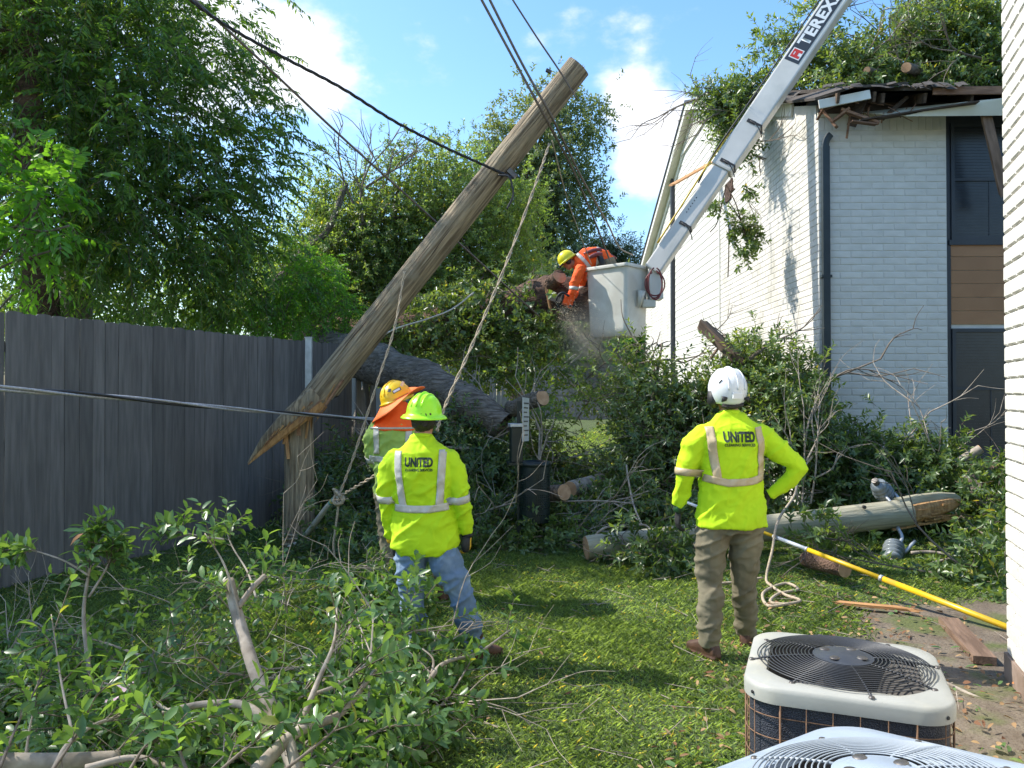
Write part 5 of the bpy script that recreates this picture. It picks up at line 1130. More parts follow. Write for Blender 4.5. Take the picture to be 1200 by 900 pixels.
# --- worker with orange hat brim behind ---
po = P(462, 705, 6.3)
p3 = empty('person', (po.x, 6.3, 0), 0, 'worker in yellow hard hat with wide orange sun brim and faded green jacket', 'person')
torso = [((.03, 0, .85), (.20, .14)), ((.03, 0, .98), (.195, .135)), ((.02, .005, 1.12), (.195, .13)), ((.01, .005, 1.26), (.20, .14)), ((.0, 0, 1.36), (.20, .14)), ((.0, 0, 1.43), (.175, .115)), ((.0, .01, 1.49), (.11, .08)), ((0, .015, 1.53), (.07, .066))]
armL = ([(-.07, 0, 1.39), (-.145, 0, 1.385), (-.178, 0, 1.32), (-.185, .02, 1.18), (-.17, .05, 1.12), (-.10, .22, 1.05), (.0, .30, 1.08)], [.066, .076, .078, .066, .062, .052, .045])
armR = ([(.07, 0, 1.39), (.15, 0, 1.385), (.20, 0, 1.32), (.225, .03, 1.16), (.22, .06, 1.11), (.13, .22, 1.06), (.07, .30, 1.09)], [.066, .076, .078, .066, .062, .052, .045])
legL = ([(-.06, .0, .88), (-.05, .01, .68), (-.04, .02, .45), (-.03, .0, .25), (-.02, 0, .07)], [.115, .10, .08, .076, .068])
legR = ([(.13, .0, .88), (.24, .03, .68), (.34, .06, .45), (.38, .05, .25), (.42, .02, .07)], [.115, .10, .08, .076, .068])
body_full(p3, torso, [armL, armR], [legL, legR], [(0, .01, 1.48), (0, .03, 1.55), (.01, .05, 1.60)], (.012, .055, 1.665), R(-32), R(-14))
m = MB(); m.loft([t[0] for t in torso], [t[1] for t in torso], 20, power=2.3); m.loft(*armL, 14); m.loft(*armR, 14); jk = cloth('jacket', m, .0105, 'hivis_dull', p3, .016, SHF, 3.3); tr_ = bvh(jk)
m = MB(); m.loft([(.03, 0, .92), (.03, 0, .80)], [(.18, .125), (.18, .125)], 18); m.loft(*legL, 14); m.loft(*legR, 14); cloth('trousers', m, .011, 'khaki', p3, .012, TRF, 8)
m = MB(); foot(m, (-.02, 0, .09), R(-5)); cloth('boot', m, .007, 'boot', p3, smooth=2); m = MB(); foot(m, (.42, .02, .09), R(35)); cloth('boot', m, .007, 'boot', p3, smooth=2)
for sx_, wv in ((-1, (.03, .315, 1.09)), (1, (.05, .315, 1.10))):
    m = MB(); hand_mb(m, wv, (.5*-sx_+.3, .6, .1), (0, -.2, 1), sx_, 1.1); cloth('glove', m, .0045, 'glove', p3, smooth=2)
strip_back(tr_, [(-.20, 1.16), (0, 1.15), (.2, 1.16)], .048, 'reflect', p3); strip_back(tr_, [(-.13, 1.42), (-.13, 1.2)], .048, 'reflect', p3); strip_back(tr_, [(.13, 1.42), (.13, 1.2)], .048, 'reflect', p3)
band(tr_, (-.178, .03, 1.15), (0, .08, -.2), .045, 'reflect', p3, .10)
m = MB(); m.loft([(.0, .0, 1.385), (0, .0, 1.43), (0, .008, 1.49), (.005, .02, 1.56), (.01, .03, 1.62)], [(.20, .15), (.185, .13), (.12, .10), (.10, .105), (.10, .115)], 20); cloth('neck_cape', m, .010, 'orange', p3, .008, SHF, 5)
MB().loft([(0, 0, 1.40), (0, 0, 1.415)], [(.206, .152), (.203, .148)], 24).obj('cape_trim', mt['reflect'], p3, True)
hp, Mx = brim_helmet(p3, (.01, .025, 1.652), 'helm_y', R(-30), R(14), R(-14), r=(.122, .145), h=.138, brim=.012)
# floppy brim
b = MB(); NA = 48; rows = []
for rr_, zz in ((.122, -.002), (.136, -.018), (.17, -.03), (.205, -.038), (.240, -.042)):
    rows.append([Mx @ Vector((rr_*math.cos(a), rr_*1.12*math.sin(a), zz+(rr_-.113)*(.35*math.cos(a)+.50*math.sin(a)-.20*math.sin(2*a)+.15*math.cos(3*a)))) for a in np.linspace(0, 2*math.pi, NA, endpoint=False)])
v = [p for r_ in rows for p in r_]; ob = b.add(v, [(i*NA+k, i*NA+(k+1) % NA, (i+1)*NA+(k+1) % NA, (i+1)*NA+k) for i in range(4) for k in range(NA)]).obj('sun_brim', mt['orange_hat'], p3, True)
s = ob.modifiers.new('t', 'SOLIDIFY'); s.thickness = .005
hb_ = bvh(hp)
def sticker(name, lx, lz, w, h, m, rot=0):
    v = []
    for (a, c_) in ((-w, -h), (0, -h), (w, -h), (w, h), (0, h), (-w, h)):
        x = lx+a*math.cos(rot)-c_*math.sin(rot); z = lz+a*math.sin(rot)+c_*math.cos(rot); hit, _, _, _ = hb_.ray_cast(Vector((x, -1, z)), Vector((0, 1, 0))); v.append((hit if hit else Vector((x, -.08, z)))-Vector((0, .003, 0)))
    return MB().add(v, [(0, 1, 4, 5), (1, 2, 3, 4)]).obj(name, mt[m], hp)
sticker('sticker', .03, 1.712, .034, .014, 'decal', .55); o_ = sticker('sticker', .03, 1.712, .028, .009, 'decal_white', .55); o_.location.y = -.003
sticker('sticker', -.030, 1.712, .015, .013, 'decal', 0); sticker('sticker', .072, 1.765, .012, .022, 'decal_white', -.5)

# --- worker in the bucket ---
pb = P(705, 308, 11.6)
p4 = empty('person', (pb.x, 11.6, pb.z-1.02), 0, 'worker in orange suit and yellow helmet leaning out of the bucket with a chainsaw', 'person')
def q(px, py, dy=0): v = P(px, py, 11.6+dy); return v-Vector(p4.location)
leg = [([q(712, 312, -.08+.16*k), q(716, 345, -.08+.16*k), q(714, 383, -.1+.2*k)], [.10, .085, .07]) for k in (0, 1)]
tors = [q(713, 315, .0), q(706, 304), q(697, 302), q(688, 304), q(680, 311), q(677, 317)]; trr = [(.15, .14), (.16, .13), (.17, .13), (.18, .135), (.16, .12), (.09, .08)]
arN = ([q(682, 313, -.17), q(677, 322, -.2), q(672, 336, -.2), q(671, 343, -.2), q(668, 356, -.12), q(667, 360, -.08)], [.085, .08, .068, .062, .052, .045])
arF = ([q(684, 312, .16), q(682, 322, .2), q(682, 336, .18), q(680, 342, .16), q(668, 350, .05), q(664, 352, .0)], [.085, .08, .066, .062, .052, .045])
hc = q(664, 306, 0)
mb = MB(); mb.loft(tors, [(a*.85, b*.85) for a, b in trr], 14, ref=(0, 1, 0))
for a in (arN, arF): mb.loft(a[0], [r*.8 for r in a[1]], 10)
for a in leg: mb.loft(a[0], [r*.85 for r in a[1]], 10)
mb.loft([q(681, 311), q(673, 309), q(668, 308)], [.07, .06, .06], 12); head_mb(mb, hc, R(90), R(-35), 1.0); cloth('body', mb, .011, 'skin', p4, smooth=2)
mb = MB(); mb.loft(tors, trr, 16); mb.loft(*arN, 12); mb.loft(*arF, 12); oj = cloth('jacket', mb, .011, 'orange', p4, .014, fold_fn(5, 5, 7), 2)
mb = MB(); mb.loft([q(708, 306), q(714, 318)], [(.16, .15), (.165, .15)], 14); [mb.loft(a[0], a[1], 12) for a in leg]; cloth('trousers', mb, .012, 'khaki', p4, .01, TRF, 6)
to = bvh(oj)
band(to, q(671.5, 338, -.2), (q(671, 343)-q(672, 336)), .05, 'reflect', p4, .14); band(to, (q(688, 304)+q(680, 311))/2, q(680, 311)-q(688, 304), .055, 'reflect', p4, .4, n=36); band(to, q(681.5, 338, .18), (0, 0, -1), .05, 'reflect', p4, .14)
band(to, q(700, 302.5), Vector((-1, 0, .05)), .05, 'reflect', p4, .4, n=36)
for (a, b_, dy) in (((705, 292.5), (684, 298), -.10), ((708, 294), (686, 297), .06), ((706, 298), (690, 302), -.19)): tube('harness_strap', [q(*a, dy), q((a[0]+b_[0])/2, (a[1]+b_[1])/2-1.5, dy), q(*b_, dy)], [.030, .034, .026], mt['hose_red'], p4, 8, 4)
MB().loft([q(702, 298, -.16), q(706, 308, -.18), q(704, 318, -.15)], [(.04, .05), (.05, .05), (.03, .04)], 10).obj('belt_pouch', mt['black'], p4, True)
tube('lanyard', [q(700, 300, .1), q(712, 298, .1), q(722, 303, .05)], .02, mt['hose_red'], p4, 6, 5)
for w_, d_, s_ in ((q(666.5, 361, -.06), Vector((-.5, .1, -.75)), 1), (q(663, 352.5, -.02), Vector((-.9, -.1, -.2)), -1)):
    mb = MB(); hand_mb(mb, w_, d_, (.3, -.9, .3), s_, 1.0, 1.05); cloth('glove', mb, .0055, 'glove', p4, smooth=2)
hh, Mx = brim_helmet(p4, hc+Vector((.0, 0, .03)), 'helm_y', R(90), R(-38), 0, 'helmet', (.120, .138), .135, .012, False); hh.data.materials.clear(); hh.data.materials.append(mat('bright_yellow_shell', (.80, .72, .02), (.72, .62, .02), 5, .35))
MB().loft([hc+Vector((.02, -.075, -.02)), hc+Vector((.02, -.11, -.02))], [(.045, .05), (.035, .04)], 14).obj('ear_muff', mt['black'], p4, True)
tube('chin_guard', [hc+Vector((-.05, -.09, -.05)), hc+Vector((-.10, -.05, -.09)), hc+Vector((-.10, .05, -.09))], .015, mt['black'], p4, 6, 4)
# chainsaw
cs = P(663, 352, 11.45); ch = empty('chainsaw', cs, 0, 'orange and black chainsaw held in the hands of the bucket worker', 'chainsaw')
def k(px, py, dy=0): return P(px, py, 11.45+dy)-cs
MB().beam(k(669, 353), k(660, 350), .20, .17).obj('engine_housing', mt['orange'], ch, bevel=.03)
MB().beam(k(661, 351), k(657, 350), .18, .13).obj('front_cover', mt['black'], ch, bevel=.02)
tube('front_handle', [k(667, 347, -.12), k(659, 343, -.13), k(653, 348, -.12), k(652, 356, -.1), k(656, 362, -.08)], .016, mt['black'], ch, 8, 6)
tube('rear_handle', [k(669, 350), k(673, 353), k(672, 359), k(667, 358)], .018, mt['black'], ch, 8, 5)
gb = MB().beam(k(659, 352, .05), k(636, 345, .35), .012, .085); gb.obj('guide_bar', mt['steel'], ch, bevel=.002)
MB().beam(k(658.5, 352.2, .05), k(635.4, 345, .35), .006, .10).obj('chain', mt['black'], ch)
# ---------------- trees ----------------
R_ = np.random.default_rng
tree('pecan_tree', 'tall dense dark green tree with drooping compound leaves filling the upper left, behind the fence', 'tree', (-6.9, 11.6, 0), (-6.4, 11.8, 8.6), .30,
     PB([(120, 90, 10.6, 1.7), (60, 200, 10.4, 1.5), (205, 130, 10.8, 1.25), (255, 190, 11, 1.0), (165, 250, 10.6, 1.6), (255, 280, 11, .95), (270, 330, 11.2, .75), (180, 330, 10.5, 1.1), (90, -80, 10.8, 2.1), (30, 60, 10.6, 1.4),
         (190, -30, 11, 1.3), (285, 210, 11.2, .62), (300, 110, 11.2, .35), (255, 60, 11, .65), (130, 170, 10.2, 1.5), (-90, 60, 10.6, 2.0), (290, 270, 11.2, .6), (-60, 260, 11, 1.3)]),
     seed=11, nlimb=26, fol=dict(rng=R_(21), nclump=1080, per=5, clump_r=.17, shell=.2, mode='pinnate', spr_len=.46, K=13, LL=.135, LW=.038, lm='pecan', droop=.42, out_w=.9))
tree('sapling', 'light green sapling with broad compound leaves leaning over the fence at the left edge', 'sapling', (-6.1, 8.1, 0), (-5.6, 8.2, 3.2), .05,
     PB([(30, 195, 8.2, .36), (62, 230, 8.1, .36), (20, 255, 8.2, .42), (75, 270, 8.0, .28), (-20, 220, 8.2, .5), (40, 300, 8.3, .30), (10, 170, 8.2, .25)]), seed=4, nlimb=9,
     fol=dict(rng=R_(8), nclump=105, per=2, clump_r=.10, shell=.2, mode='pinnate', spr_len=.34, K=9, LL=.135, LW=.050, lm='bright', droop=.35, out_w=1, shape='oval'))
t3 = tree('shaggy_tree_trunk', 'thick reddish-brown shaggy trunk standing behind the left end of the fence', 'tree', (-6.05, 9.4, 0), (-6.0, 9.5, 6.5), .30,
     PB([(35, -30, 9.6, 1.0), (10, 30, 9.6, .8), (60, 330, 9.6, .3), (20, 340, 9.6, .3)]), seed=6, nlimb=6, bark='bark_red',
     fol=dict(rng=R_(9), nclump=200, per=4, clump_r=.15, shell=.2, mode='pinnate', spr_len=.38, K=11, LL=.10, LW=.03, lm='pecan', droop=.5, out_w=.9))
tree('bright_shrub', 'bright yellow-green leafy shrub spilling over the fence top beside the metal post', 'shrub', (-3.4, 12.0, 0), (-3.3, 12, 2.6), .06,
     PB([(350, 345, 11.6, .42), (385, 355, 11.8, .35), (325, 365, 11.4, .35), (372, 325, 12, .38), (410, 375, 12, .25), (290, 372, 11.2, .30), (355, 310, 12, .25), (365, 388, 11.3, .2)]), seed=14, nlimb=10,
     fol=dict(rng=R_(15), nclump=330, per=4, clump_r=.10, shell=.2, mode='pinnate', spr_len=.26, K=9, LL=.070, LW=.028, lm='bright', droop=.35, out_w=.8))
ELM = dict(mode='spiral', spr_len=.34, K=12, LL=.075, LW=.038, droop=.15, out_w=.8, shell=.15, lm='mid')
tree('elm_tree', 'mid green small-leaved tree with a leaning limb, between the dark tree and the leaning pole', 'tree', (-3.3, 15.5, .3), (-1.8, 15.5, 5.2), .17,
     PB([(400, 265, 15, .75), (440, 225, 15.3, .6), (425, 310, 14.8, .95), (470, 270, 15, .9), (370, 230, 15.5, .42), (505, 220, 15.2, .65), (480, 185, 15.5, .40), (390, 330, 14.5, .6), (525, 185, 15.5, .35), (360, 290, 15, .5), (365, 190, 15.6, .2), (395, 375, 15, .6), (340, 340, 15, .6)]), seed=31, nlimb=22,
     fol=dict(ELM, rng=R_(32), nclump=1050, per=4, clump_r=.17))
tree('elm_tree', 'mid green broad tree directly behind the middle of the leaning pole', 'tree', (.3, 16.5, .4), (-.6, 16.3, 4.6), .2,
     PB([(520, 300, 15.5, 1.0), (560, 250, 16, .9), (540, 350, 15.2, .8), (590, 310, 16, .9), (480, 350, 15.0, .8), (600, 240, 16.5, .7), (505, 250, 16, .6), (450, 360, 15, .6), (620, 350, 16, .7), (560, 200, 17, .35), (580, 380, 16, .8), (520, 395, 16, .6)]), seed=33, nlimb=20,
     fol=dict(ELM, rng=R_(34), nclump=1350, per=4, clump_r=.18))
# bare dead twigs above the elm
tw = empty('dead_branch', P(425, 215, 14.5), 0, 'bare dead branch with twigs against the sky left of the leaning pole', 'branch')
rg = R_(40); m = MB(); tips = []
def twigs(m, p, d, L, r, lev, rg, kids=4, ang=.6, tips=None, n=5, up=.0):
    p = Vector(p); d = Vector(d).normalized(); mid = p+d*L*.5+Vector(rg.normal(0, L*.06, 3)); e = p+d*L+Vector(rg.normal(0, L*.06, 3))+Vector((0, 0, up*L)); c = curve_pts([p, mid, e], 3)
    m.loft(c, [r*(1-.55*i/(len(c)-1)) for i in range(len(c))], n if lev > 0 else 4)
    if lev == 0:
        if tips is not None: tips.append((e, (e-mid).normalized(), L))
        return
    for k in range(kids):
        t = .35+.65*(k+1)/kids; q = c[min(int(t*(len(c)-1)), len(c)-1)]; ax = d.orthogonal().normalized(); ax.rotate(Matrix.Rotation(rg.uniform(0, 6.28), 3, d)); nd = d*math.cos(ang)+ax*math.sin(ang)*rg.uniform(.6, 1.3)
        twigs(m, q, nd, L*rg.uniform(.45, .72), r*.55, lev-1, rg, kids, ang, tips, n, up)
for (a, b, L) in (((425, 260), (432, 200), 1.3), ((415, 240), (400, 190), 1.0), ((405, 320), (440, 225), 2.0), ((428, 220), (470, 200), .9)): 
    p_ = P(*a, 14.5); q_ = P(*b, 14.5); twigs(m, p_-Vector(tw.location), q_-p_, L, .028, 2, rg, 4, .65)
m.obj('stem', mt['twig'], tw)
m = MB(); m.loft(curve_pts([P(322, 335, 14), P(350, 300, 14), P(385, 268, 14.3), P(405, 215, 14.5)], 6), [.10, .10]+[.085]*8+[.06]*9, 8)
lo = m.obj('leaning_limb', mt['bark'], bpy.data.objects['elm_tree']); lo.location = -bpy.data.objects['elm_tree'].location
FAR = dict(mode='spiral', spr_len=.5, K=9, LL=.15, LW=.085, droop=.1, out_w=.7, shell=.1, lm='far', twigs=False)
tree('oak_tree', 'tall grey-green tree rising behind the top of the leaning pole', 'tree', (1.5, 36, .8), (1.6, 36, 15), .42,
     PB([(640, 130, 34.8, 1.24), (690, 140, 34.8, 0.90), (600, 165, 35.5, 1.24), (655, 180, 34.8, 1.66), (575, 175, 34.8, 0.76), (615, 215, 35.5, 1.79), (680, 225, 34.8, 1.31), (640, 260, 35.5, 1.79), (560, 235, 34.8, 1.10), (600, 290, 35.5, 1.52), (665, 300, 34.8, 1.24), (700, 248, 34.8, 0.62), (655, 112, 34.8, 0.62), (590, 130, 34.8, 0.48), (545, 210, 34.8, 0.69), (700, 175, 34.8, 0.41), (620, 350, 34.8, 1.66), (680, 120, 34.8, 0.41)]), seed=51, nlimb=26,
     fol=dict(FAR, rng=R_(52), nclump=800, per=5, clump_r=.36, spr_len=.6, LL=.20, LW=.095))
tree('pine_tree', 'distant flat-topped dark green pine low on the horizon beside the building gable', 'tree', (4.4, 36, .85), (4.5, 36, 7.8), .25,
     PB([(722, 288, 36, .9), (705, 300, 36, .8), (738, 296, 36, .6), (690, 310, 36, .8), (725, 305, 36, .8), (672, 320, 36, .9), (715, 325, 36, 1.2), (745, 330, 36, 1), (758, 350, 36, 1)]), seed=61, nlimb=10,
     fol=dict(FAR, rng=R_(62), nclump=300, per=6, clump_r=.25, lm='pine', LL=.20, LW=.05))
far_lab = [('dark round tree beyond the back fence, behind the bucket worker', 33), ('tree beyond the back fence, left of the fallen trunk', 30), ('hazy tree beyond the back fence, below the bucket', 31), ('bright tree at the corner of the far building', 29), ('dark tree far behind the elm and grey fence', 32), ('far tree hidden mostly by the dense left tree', 30)]
for i, (bl, sd) in enumerate(((([(640, 345, 33, 1.6), (690, 355, 33, 1.5), (665, 400, 33, 1.8), (620, 400, 33, 1.8)]), 1), (([(520, 390, 30, 1.8), (570, 390, 30, 1.7), (470, 370, 30, 1.7), (540, 350, 30, 1.3)]), 2),
        (([(720, 370, 31, 1.2), (735, 415, 31, 1.2), (700, 430, 31, 1.1), (680, 440, 31, .9)]), 3), (([(752, 365, 29, .8), (748, 400, 29, .9), (758, 440, 29, .9), (765, 480, 29, .8)]), 4),
        (([(400, 330, 32, 2.2), (340, 340, 32, 2.2), (430, 400, 32, 1.8), (370, 400, 32, 1.8)]), 5), (([(120, 330, 30, 2.0), (260, 340, 30, 2.4), (200, 390, 30, 2), (20, 380, 30, 2)]), 6))):
    b = PB(bl); c0 = np.mean([q[0] for q in b], 0)
    tree('background_tree', far_lab[i][0], 'tree', (c0[0], c0[1], .85), (c0[0], c0[1], c0[2]+.5), .2, b, 'trees beyond the back fence', 70+i, 6, fol=dict(FAR, rng=R_(80+i), nclump=430, per=5, clump_r=.35, lm='bright' if i == 3 else ('far' if i in (0, 1, 4) else 'mid'), LL=.2, LW=.11))
# off-frame tree on the left whose crown shades the front lawn
tree('shade_tree', 'leafy tree beyond the fence, left of the picture, that dapples the lawn', 'tree', (-9.2, 7.0, 0), (-8.8, 7.0, 6.6), .28,
     [((-8.6, 6.9, 6.2), (1.9, 1.9, 1.5)), ((-7.6, 5.6, 6.6), (1.3, 1.3, 1.1)), ((-9.3, 4.6, 6.2), (1.9, 1.8, 1.4)), ((-7.2, 8.1, 7.3), (1.1, 1.1, .9)), ((-8.3, 3.2, 5.6), (1.5, 1.4, 1.2))], seed=91, nlimb=14,
     fol=dict(rng=R_(92), nclump=380, per=4, clump_r=.22, shell=.2, mode='pinnate', spr_len=.42, K=11, LL=.12, LW=.04, lm='pecan', droop=.4, out_w=.9, twigs=False))

# ---------------- fallen trunks ----------------
def trunk(name, label, pts, rad, barkm, cuts=(), seed=0, stubs=()):
    pts = [P(*p) for p in pts]; b0 = pts[0].copy(); e = empty(name, b0, 0, label, 'tree trunk'); c = curve_pts([p-b0 for p in pts], 22); n = 48; v = []; f = []
    for i, p in enumerate(c):
        t = (c[min(i+1, len(c)-1)]-c[max(i-1, 0)]).normalized(); x = t.cross(Vector((0, 0, 1))).normalized(); y = x.cross(t); r = float(np.interp(i/(len(c)-1), np.linspace(0, 1, len(rad)), rad))
        for k in range(n):
            th = 6.283*k/n; q = x*math.cos(th)+y*math.sin(th); rr = r*(1+.16*noise.noise((p+q*r)*3+Vector((seed, 0, 0)))+.10*noise.noise((p+q*r)*9)+.05*noise.noise((p+q*r)*22)); v.append(p+q*rr)
    for i in range(len(c)-1):
        for k in range(n): a = i*n+k; b = i*n+(k+1) % n; f.append((a, b, b+n, a+n))
    MB().add(v, f).obj('trunk', mt[barkm], e, True)
    for end in cuts:
        i = 0 if end == 0 else len(c)-1; ring = v[i*n:(i+1)*n]; MB().add([tuple(p) for p in ring]+[tuple(c[i])], [(k, (k+1) % n, n) for k in range(n)]).obj('cut_face', mt['endgrain'], e)
    for (a, b, r0) in stubs:
        a = P(*a)-b0; b = P(*b)-b0; MB().loft(curve_pts([a, a.lerp(b, .5)+Vector((0, 0, .02)), b], 3), [r0*1.2]+[r0]*6, 14).obj('limb_stub', mt[barkm], e, True)
        d = (b-a).normalized(); MB().loft([b-d*.002, b+d*.006], r0*.97, 14).obj('cut_face', mt['endgrain'], e)
    return e
trunk('fallen_tree', 'big grey fallen trunk lying across the crushed fence behind the two hard hats', [(355, 405, 12.2), (405, 416, 11.5), (450, 430, 11), (500, 450, 10.5), (545, 474, 10.1), (592, 500, 9.8)], [.33, .31, .30, .29, .25, .17], 'bark_log', (), 1,
      stubs=[((600, 480, 9.9), (636, 466, 9.4), .10)])
trunk('fallen_tree', 'higher vine-covered fallen trunk running left behind the worker with the chainsaw', [(370, 398, 13.0), (440, 392, 12.8), (510, 385, 12.6), (580, 372, 12.3), (640, 352, 12.1), (705, 352, 12.0)], [.32, .33, .34, .35, .37, .33], 'bark_red', (1,), 5,
      stubs=[((640, 340, 11.9), (656, 324, 11.5), .11)])
tri = board('split_slab', 'thin pale split strip standing against the fallen trunk left of the chainsaw', P(640, 338, 11.5), P(647, 372, 11.45), .06, .02, 'split')
# vines over the upper trunk
vb = PB([(520, 370, 12.1, .30), (560, 362, 12.0, .35), (600, 358, 11.9, .30), (620, 375, 11.8, .25), (540, 390, 12, .3), (480, 395, 12.2, .25), (430, 405, 12.2, .2), (630, 350, 11.8, .2), (580, 385, 11.8, .3), (455, 415, 11.7, .25)])
vi = empty('ivy', vb[0][0], 0, 'broad-leaved vine draped over the higher fallen trunk', 'vine')
def fol(name, rng, blobs, par, **k):
    o = foliage(name, rng, blobs, parent=par, **k); o.location = -par.location
    for c in par.children:
        if c.name.startswith('twigs') and c.location.length == 0: c.location = -par.location
    return o
fol('leaves', R_(101), vb, vi, nclump=150, per=2, spr_len=.24, K=7, LL=.10, LW=.075, lm='oak', droop=.5, clump_r=.10, shell=.3, shape='diamond')
# ---------------- brush piles ----------------
def pole_y(x): return qa.y+(np.clip(x, qa.x-.3, qb.x+.2)-qa.x)/(qb.x-qa.x)*(qb.y-qa.y)
def pile(label, blobs, seed, nclump, per=4, LL=.085, LW=.036, K=11, sl=.30, lm='oak', cr=.14, branches=8, br=.03, name='brush_pile', shape='diamond', cat='brush pile', zmin=.01, bm='twig', shell=.2, droop=.12, group=None, blen=(.7, 1.3), levels=2, bup=.25, behind=None):
    kp = (lambda B: B[:, 1] > pole_y(B[:, 0])+behind) if behind is not None else None
    rng = R_(seed); b0 = np.mean([b[0] for b in blobs], 0); e = empty(name, (b0[0], b0[1], max(0., b0[2]-blobs[0][1][2]) if zmin is None else float(gz(b0[0], b0[1]))), 0, label, cat, group)
    fol('leaves', rng, blobs, e, nclump=nclump, per=per, spr_len=sl, K=K, LL=LL, LW=LW, lm=lm, droop=droop, clump_r=cr, shape=shape, shell=shell, zmin=zmin, keep=kp)
    for c in e.children: tag(c, kind='stuff')
    m = MB(); w = len(blobs)
    for i in range(branches):
        b = blobs[rng.integers(w)]; p = Vector(b[0])+Vector(rng.normal(0, .4, 3)*np.array(b[1])); d = Vector((rng.normal(0, 1), rng.normal(0, 1), rng.uniform(min(-.1, bup*2), max(-.1, bup*2))))
        if zmin is not None: p.z = max(p.z, .06)
        if behind is not None: p.y = max(p.y, pole_y(p.x)+behind+.3); d.y = abs(d.y)*.6
        twigs(m, p-Vector(e.location), d, rng.uniform(*blen), br*rng.uniform(.5, 1.2), levels, rng, 3, .6)
    if branches: tag(m.obj('branches', mt[bm], e), kind='stuff')
    return e
pile('leafy brush heap behind the waste station and under the fallen trunk', PB([(560, 545, 9.9, .6, .5, .34), (520, 525, 9.9, .5, .4, .4), (620, 550, 10.6, .6, .4, .26), (690, 558, 10.8, .5, .4, .16), (550, 605, 8.9, .5, .4, .12), (595, 610, 9.3, .5, .4, .12), (500, 570, 9.3, .5, .4, .3), (640, 520, 10.8, .3, .3, .12)]), 111, 430, branches=14, bm='bark_pale', sl=.26, br=.02)
pile('scattered flattened cuttings around the logs right of the bin', PB([(650, 610, 9.2, .7, .5, .05), (700, 600, 9.4, .7, .5, .06), (740, 585, 9.6, .5, .5, .1), (600, 620, 8.9, .6, .4, .06)]), 133, 190, branches=14, bm='bark_pale', sl=.20, br=.014, behind=None, LL=.075, LW=.034)
pile('low flattened brush between the bin and the cut end of the fallen pole', PB([(660, 635, 8.4, .7, .4, .05), (600, 642, 8.2, .6, .4, .06), (720, 605, 9.1, .7, .4, .10), (765, 610, 8.9, .5, .3, .14), (560, 650, 7.9, .6, .4, .06), (500, 640, 8.3, .6, .4, .08)]), 112, 330, behind=.45, branches=14, br=.012, sl=.19, LL=.075, LW=.034, bm='bark_pale')
pile('upright leafy branches left of the white-helmeted worker', PB([(765, 470, 10.2, .42, .4, .45), (780, 530, 9.8, .6, .5, .5), (752, 520, 10, .25, .3, .40), (812, 485, 10, .40, .4, .36), (745, 455, 10.4, .22, .2, .3), (790, 590, 9.2, .6, .4, .3), (748, 420, 10.5, .14, .14, .25), (835, 500, 9.8, .4, .4, .5)]), 113, 430, behind=.5, branches=14)
pile('dark leafy mass against the brick corner behind the white helmet', PB([(890, 450, 9.9, .42, .4, .40), (925, 490, 9.6, .42, .4, .5), (870, 430, 10.2, .25, .25, .22), (900, 530, 9.4, .5, .4, .5), (935, 450, 9.9, .22, .2, .25), (860, 470, 10, .4, .3, .4)]), 114, 400, behind=.5, branches=14)
pile('tangled leafy branches in front of the shaded brick wall, behind the fallen pole', PB([(1000, 555, 9.6, .45, .35, .22), (1050, 560, 9.6, .5, .35, .22), (1095, 560, 9.5, .4, .35, .22), (975, 530, 9.7, .25, .25, .22), (1035, 525, 9.7, .22, .2, .15), (1095, 535, 9.6, .2, .2, .14), (1010, 585, 9.3, .5, .3, .14), (1075, 590, 9.2, .5, .3, .12), (1012, 505, 9.8, .10, .10, .12), (1135, 575, 9.4, .3, .3, .2)]), 115, 500, behind=.55, branches=14, bm='bark_pale', br=.014, LL=.088, LW=.038, sl=.24)
pile('leafy branches at the foot of the near brick wall behind the lower insulator', PB([(1160, 605, 8.6, .25, .3, .22), (1180, 640, 7.6, .25, .3, .16), (1155, 650, 7.5, .25, .25, .06), (1172, 580, 8.9, .3, .4, .22), (1150, 675, 6.9, .3, .3, .05)]), 116, 170, branches=6, br=.012, LL=.088, LW=.038, sl=.22)
pile('leafy sprig lying over the fallen pole left of the olive trousers', PB([(772, 642, 7.45, .16, .10, .10), (785, 656, 7.3, .16, .1, .05), (757, 655, 7.3, .12, .1, .04)]), 117, 30, sl=.17, branches=3, br=.012, name='leafy_branch', cat='branch', LL=.09, LW=.035, blen=(.3, .5))
pile('small leafy sprig standing in front of the fallen pole right of the olive trousers', PB([(955, 632, 7.5, .08, .08, .12), (975, 645, 7.3, .10, .08, .05)]), 118, 12, sl=.15, branches=4, br=.010, name='leafy_branch', cat='branch', LL=.095, LW=.038, blen=(.3, .5))
pile('dark low foliage along the fence foot between the stump and the fence', PB([(385, 590, 9.6, .4, .4, .25), (420, 600, 9.4, .5, .4, .25), (405, 560, 10, .4, .3, .3), (440, 620, 8.8, .5, .4, .15), (400, 640, 8.0, .4, .3, .06)]), 119, 300, branches=5, br=.008, blen=(.3, .6))
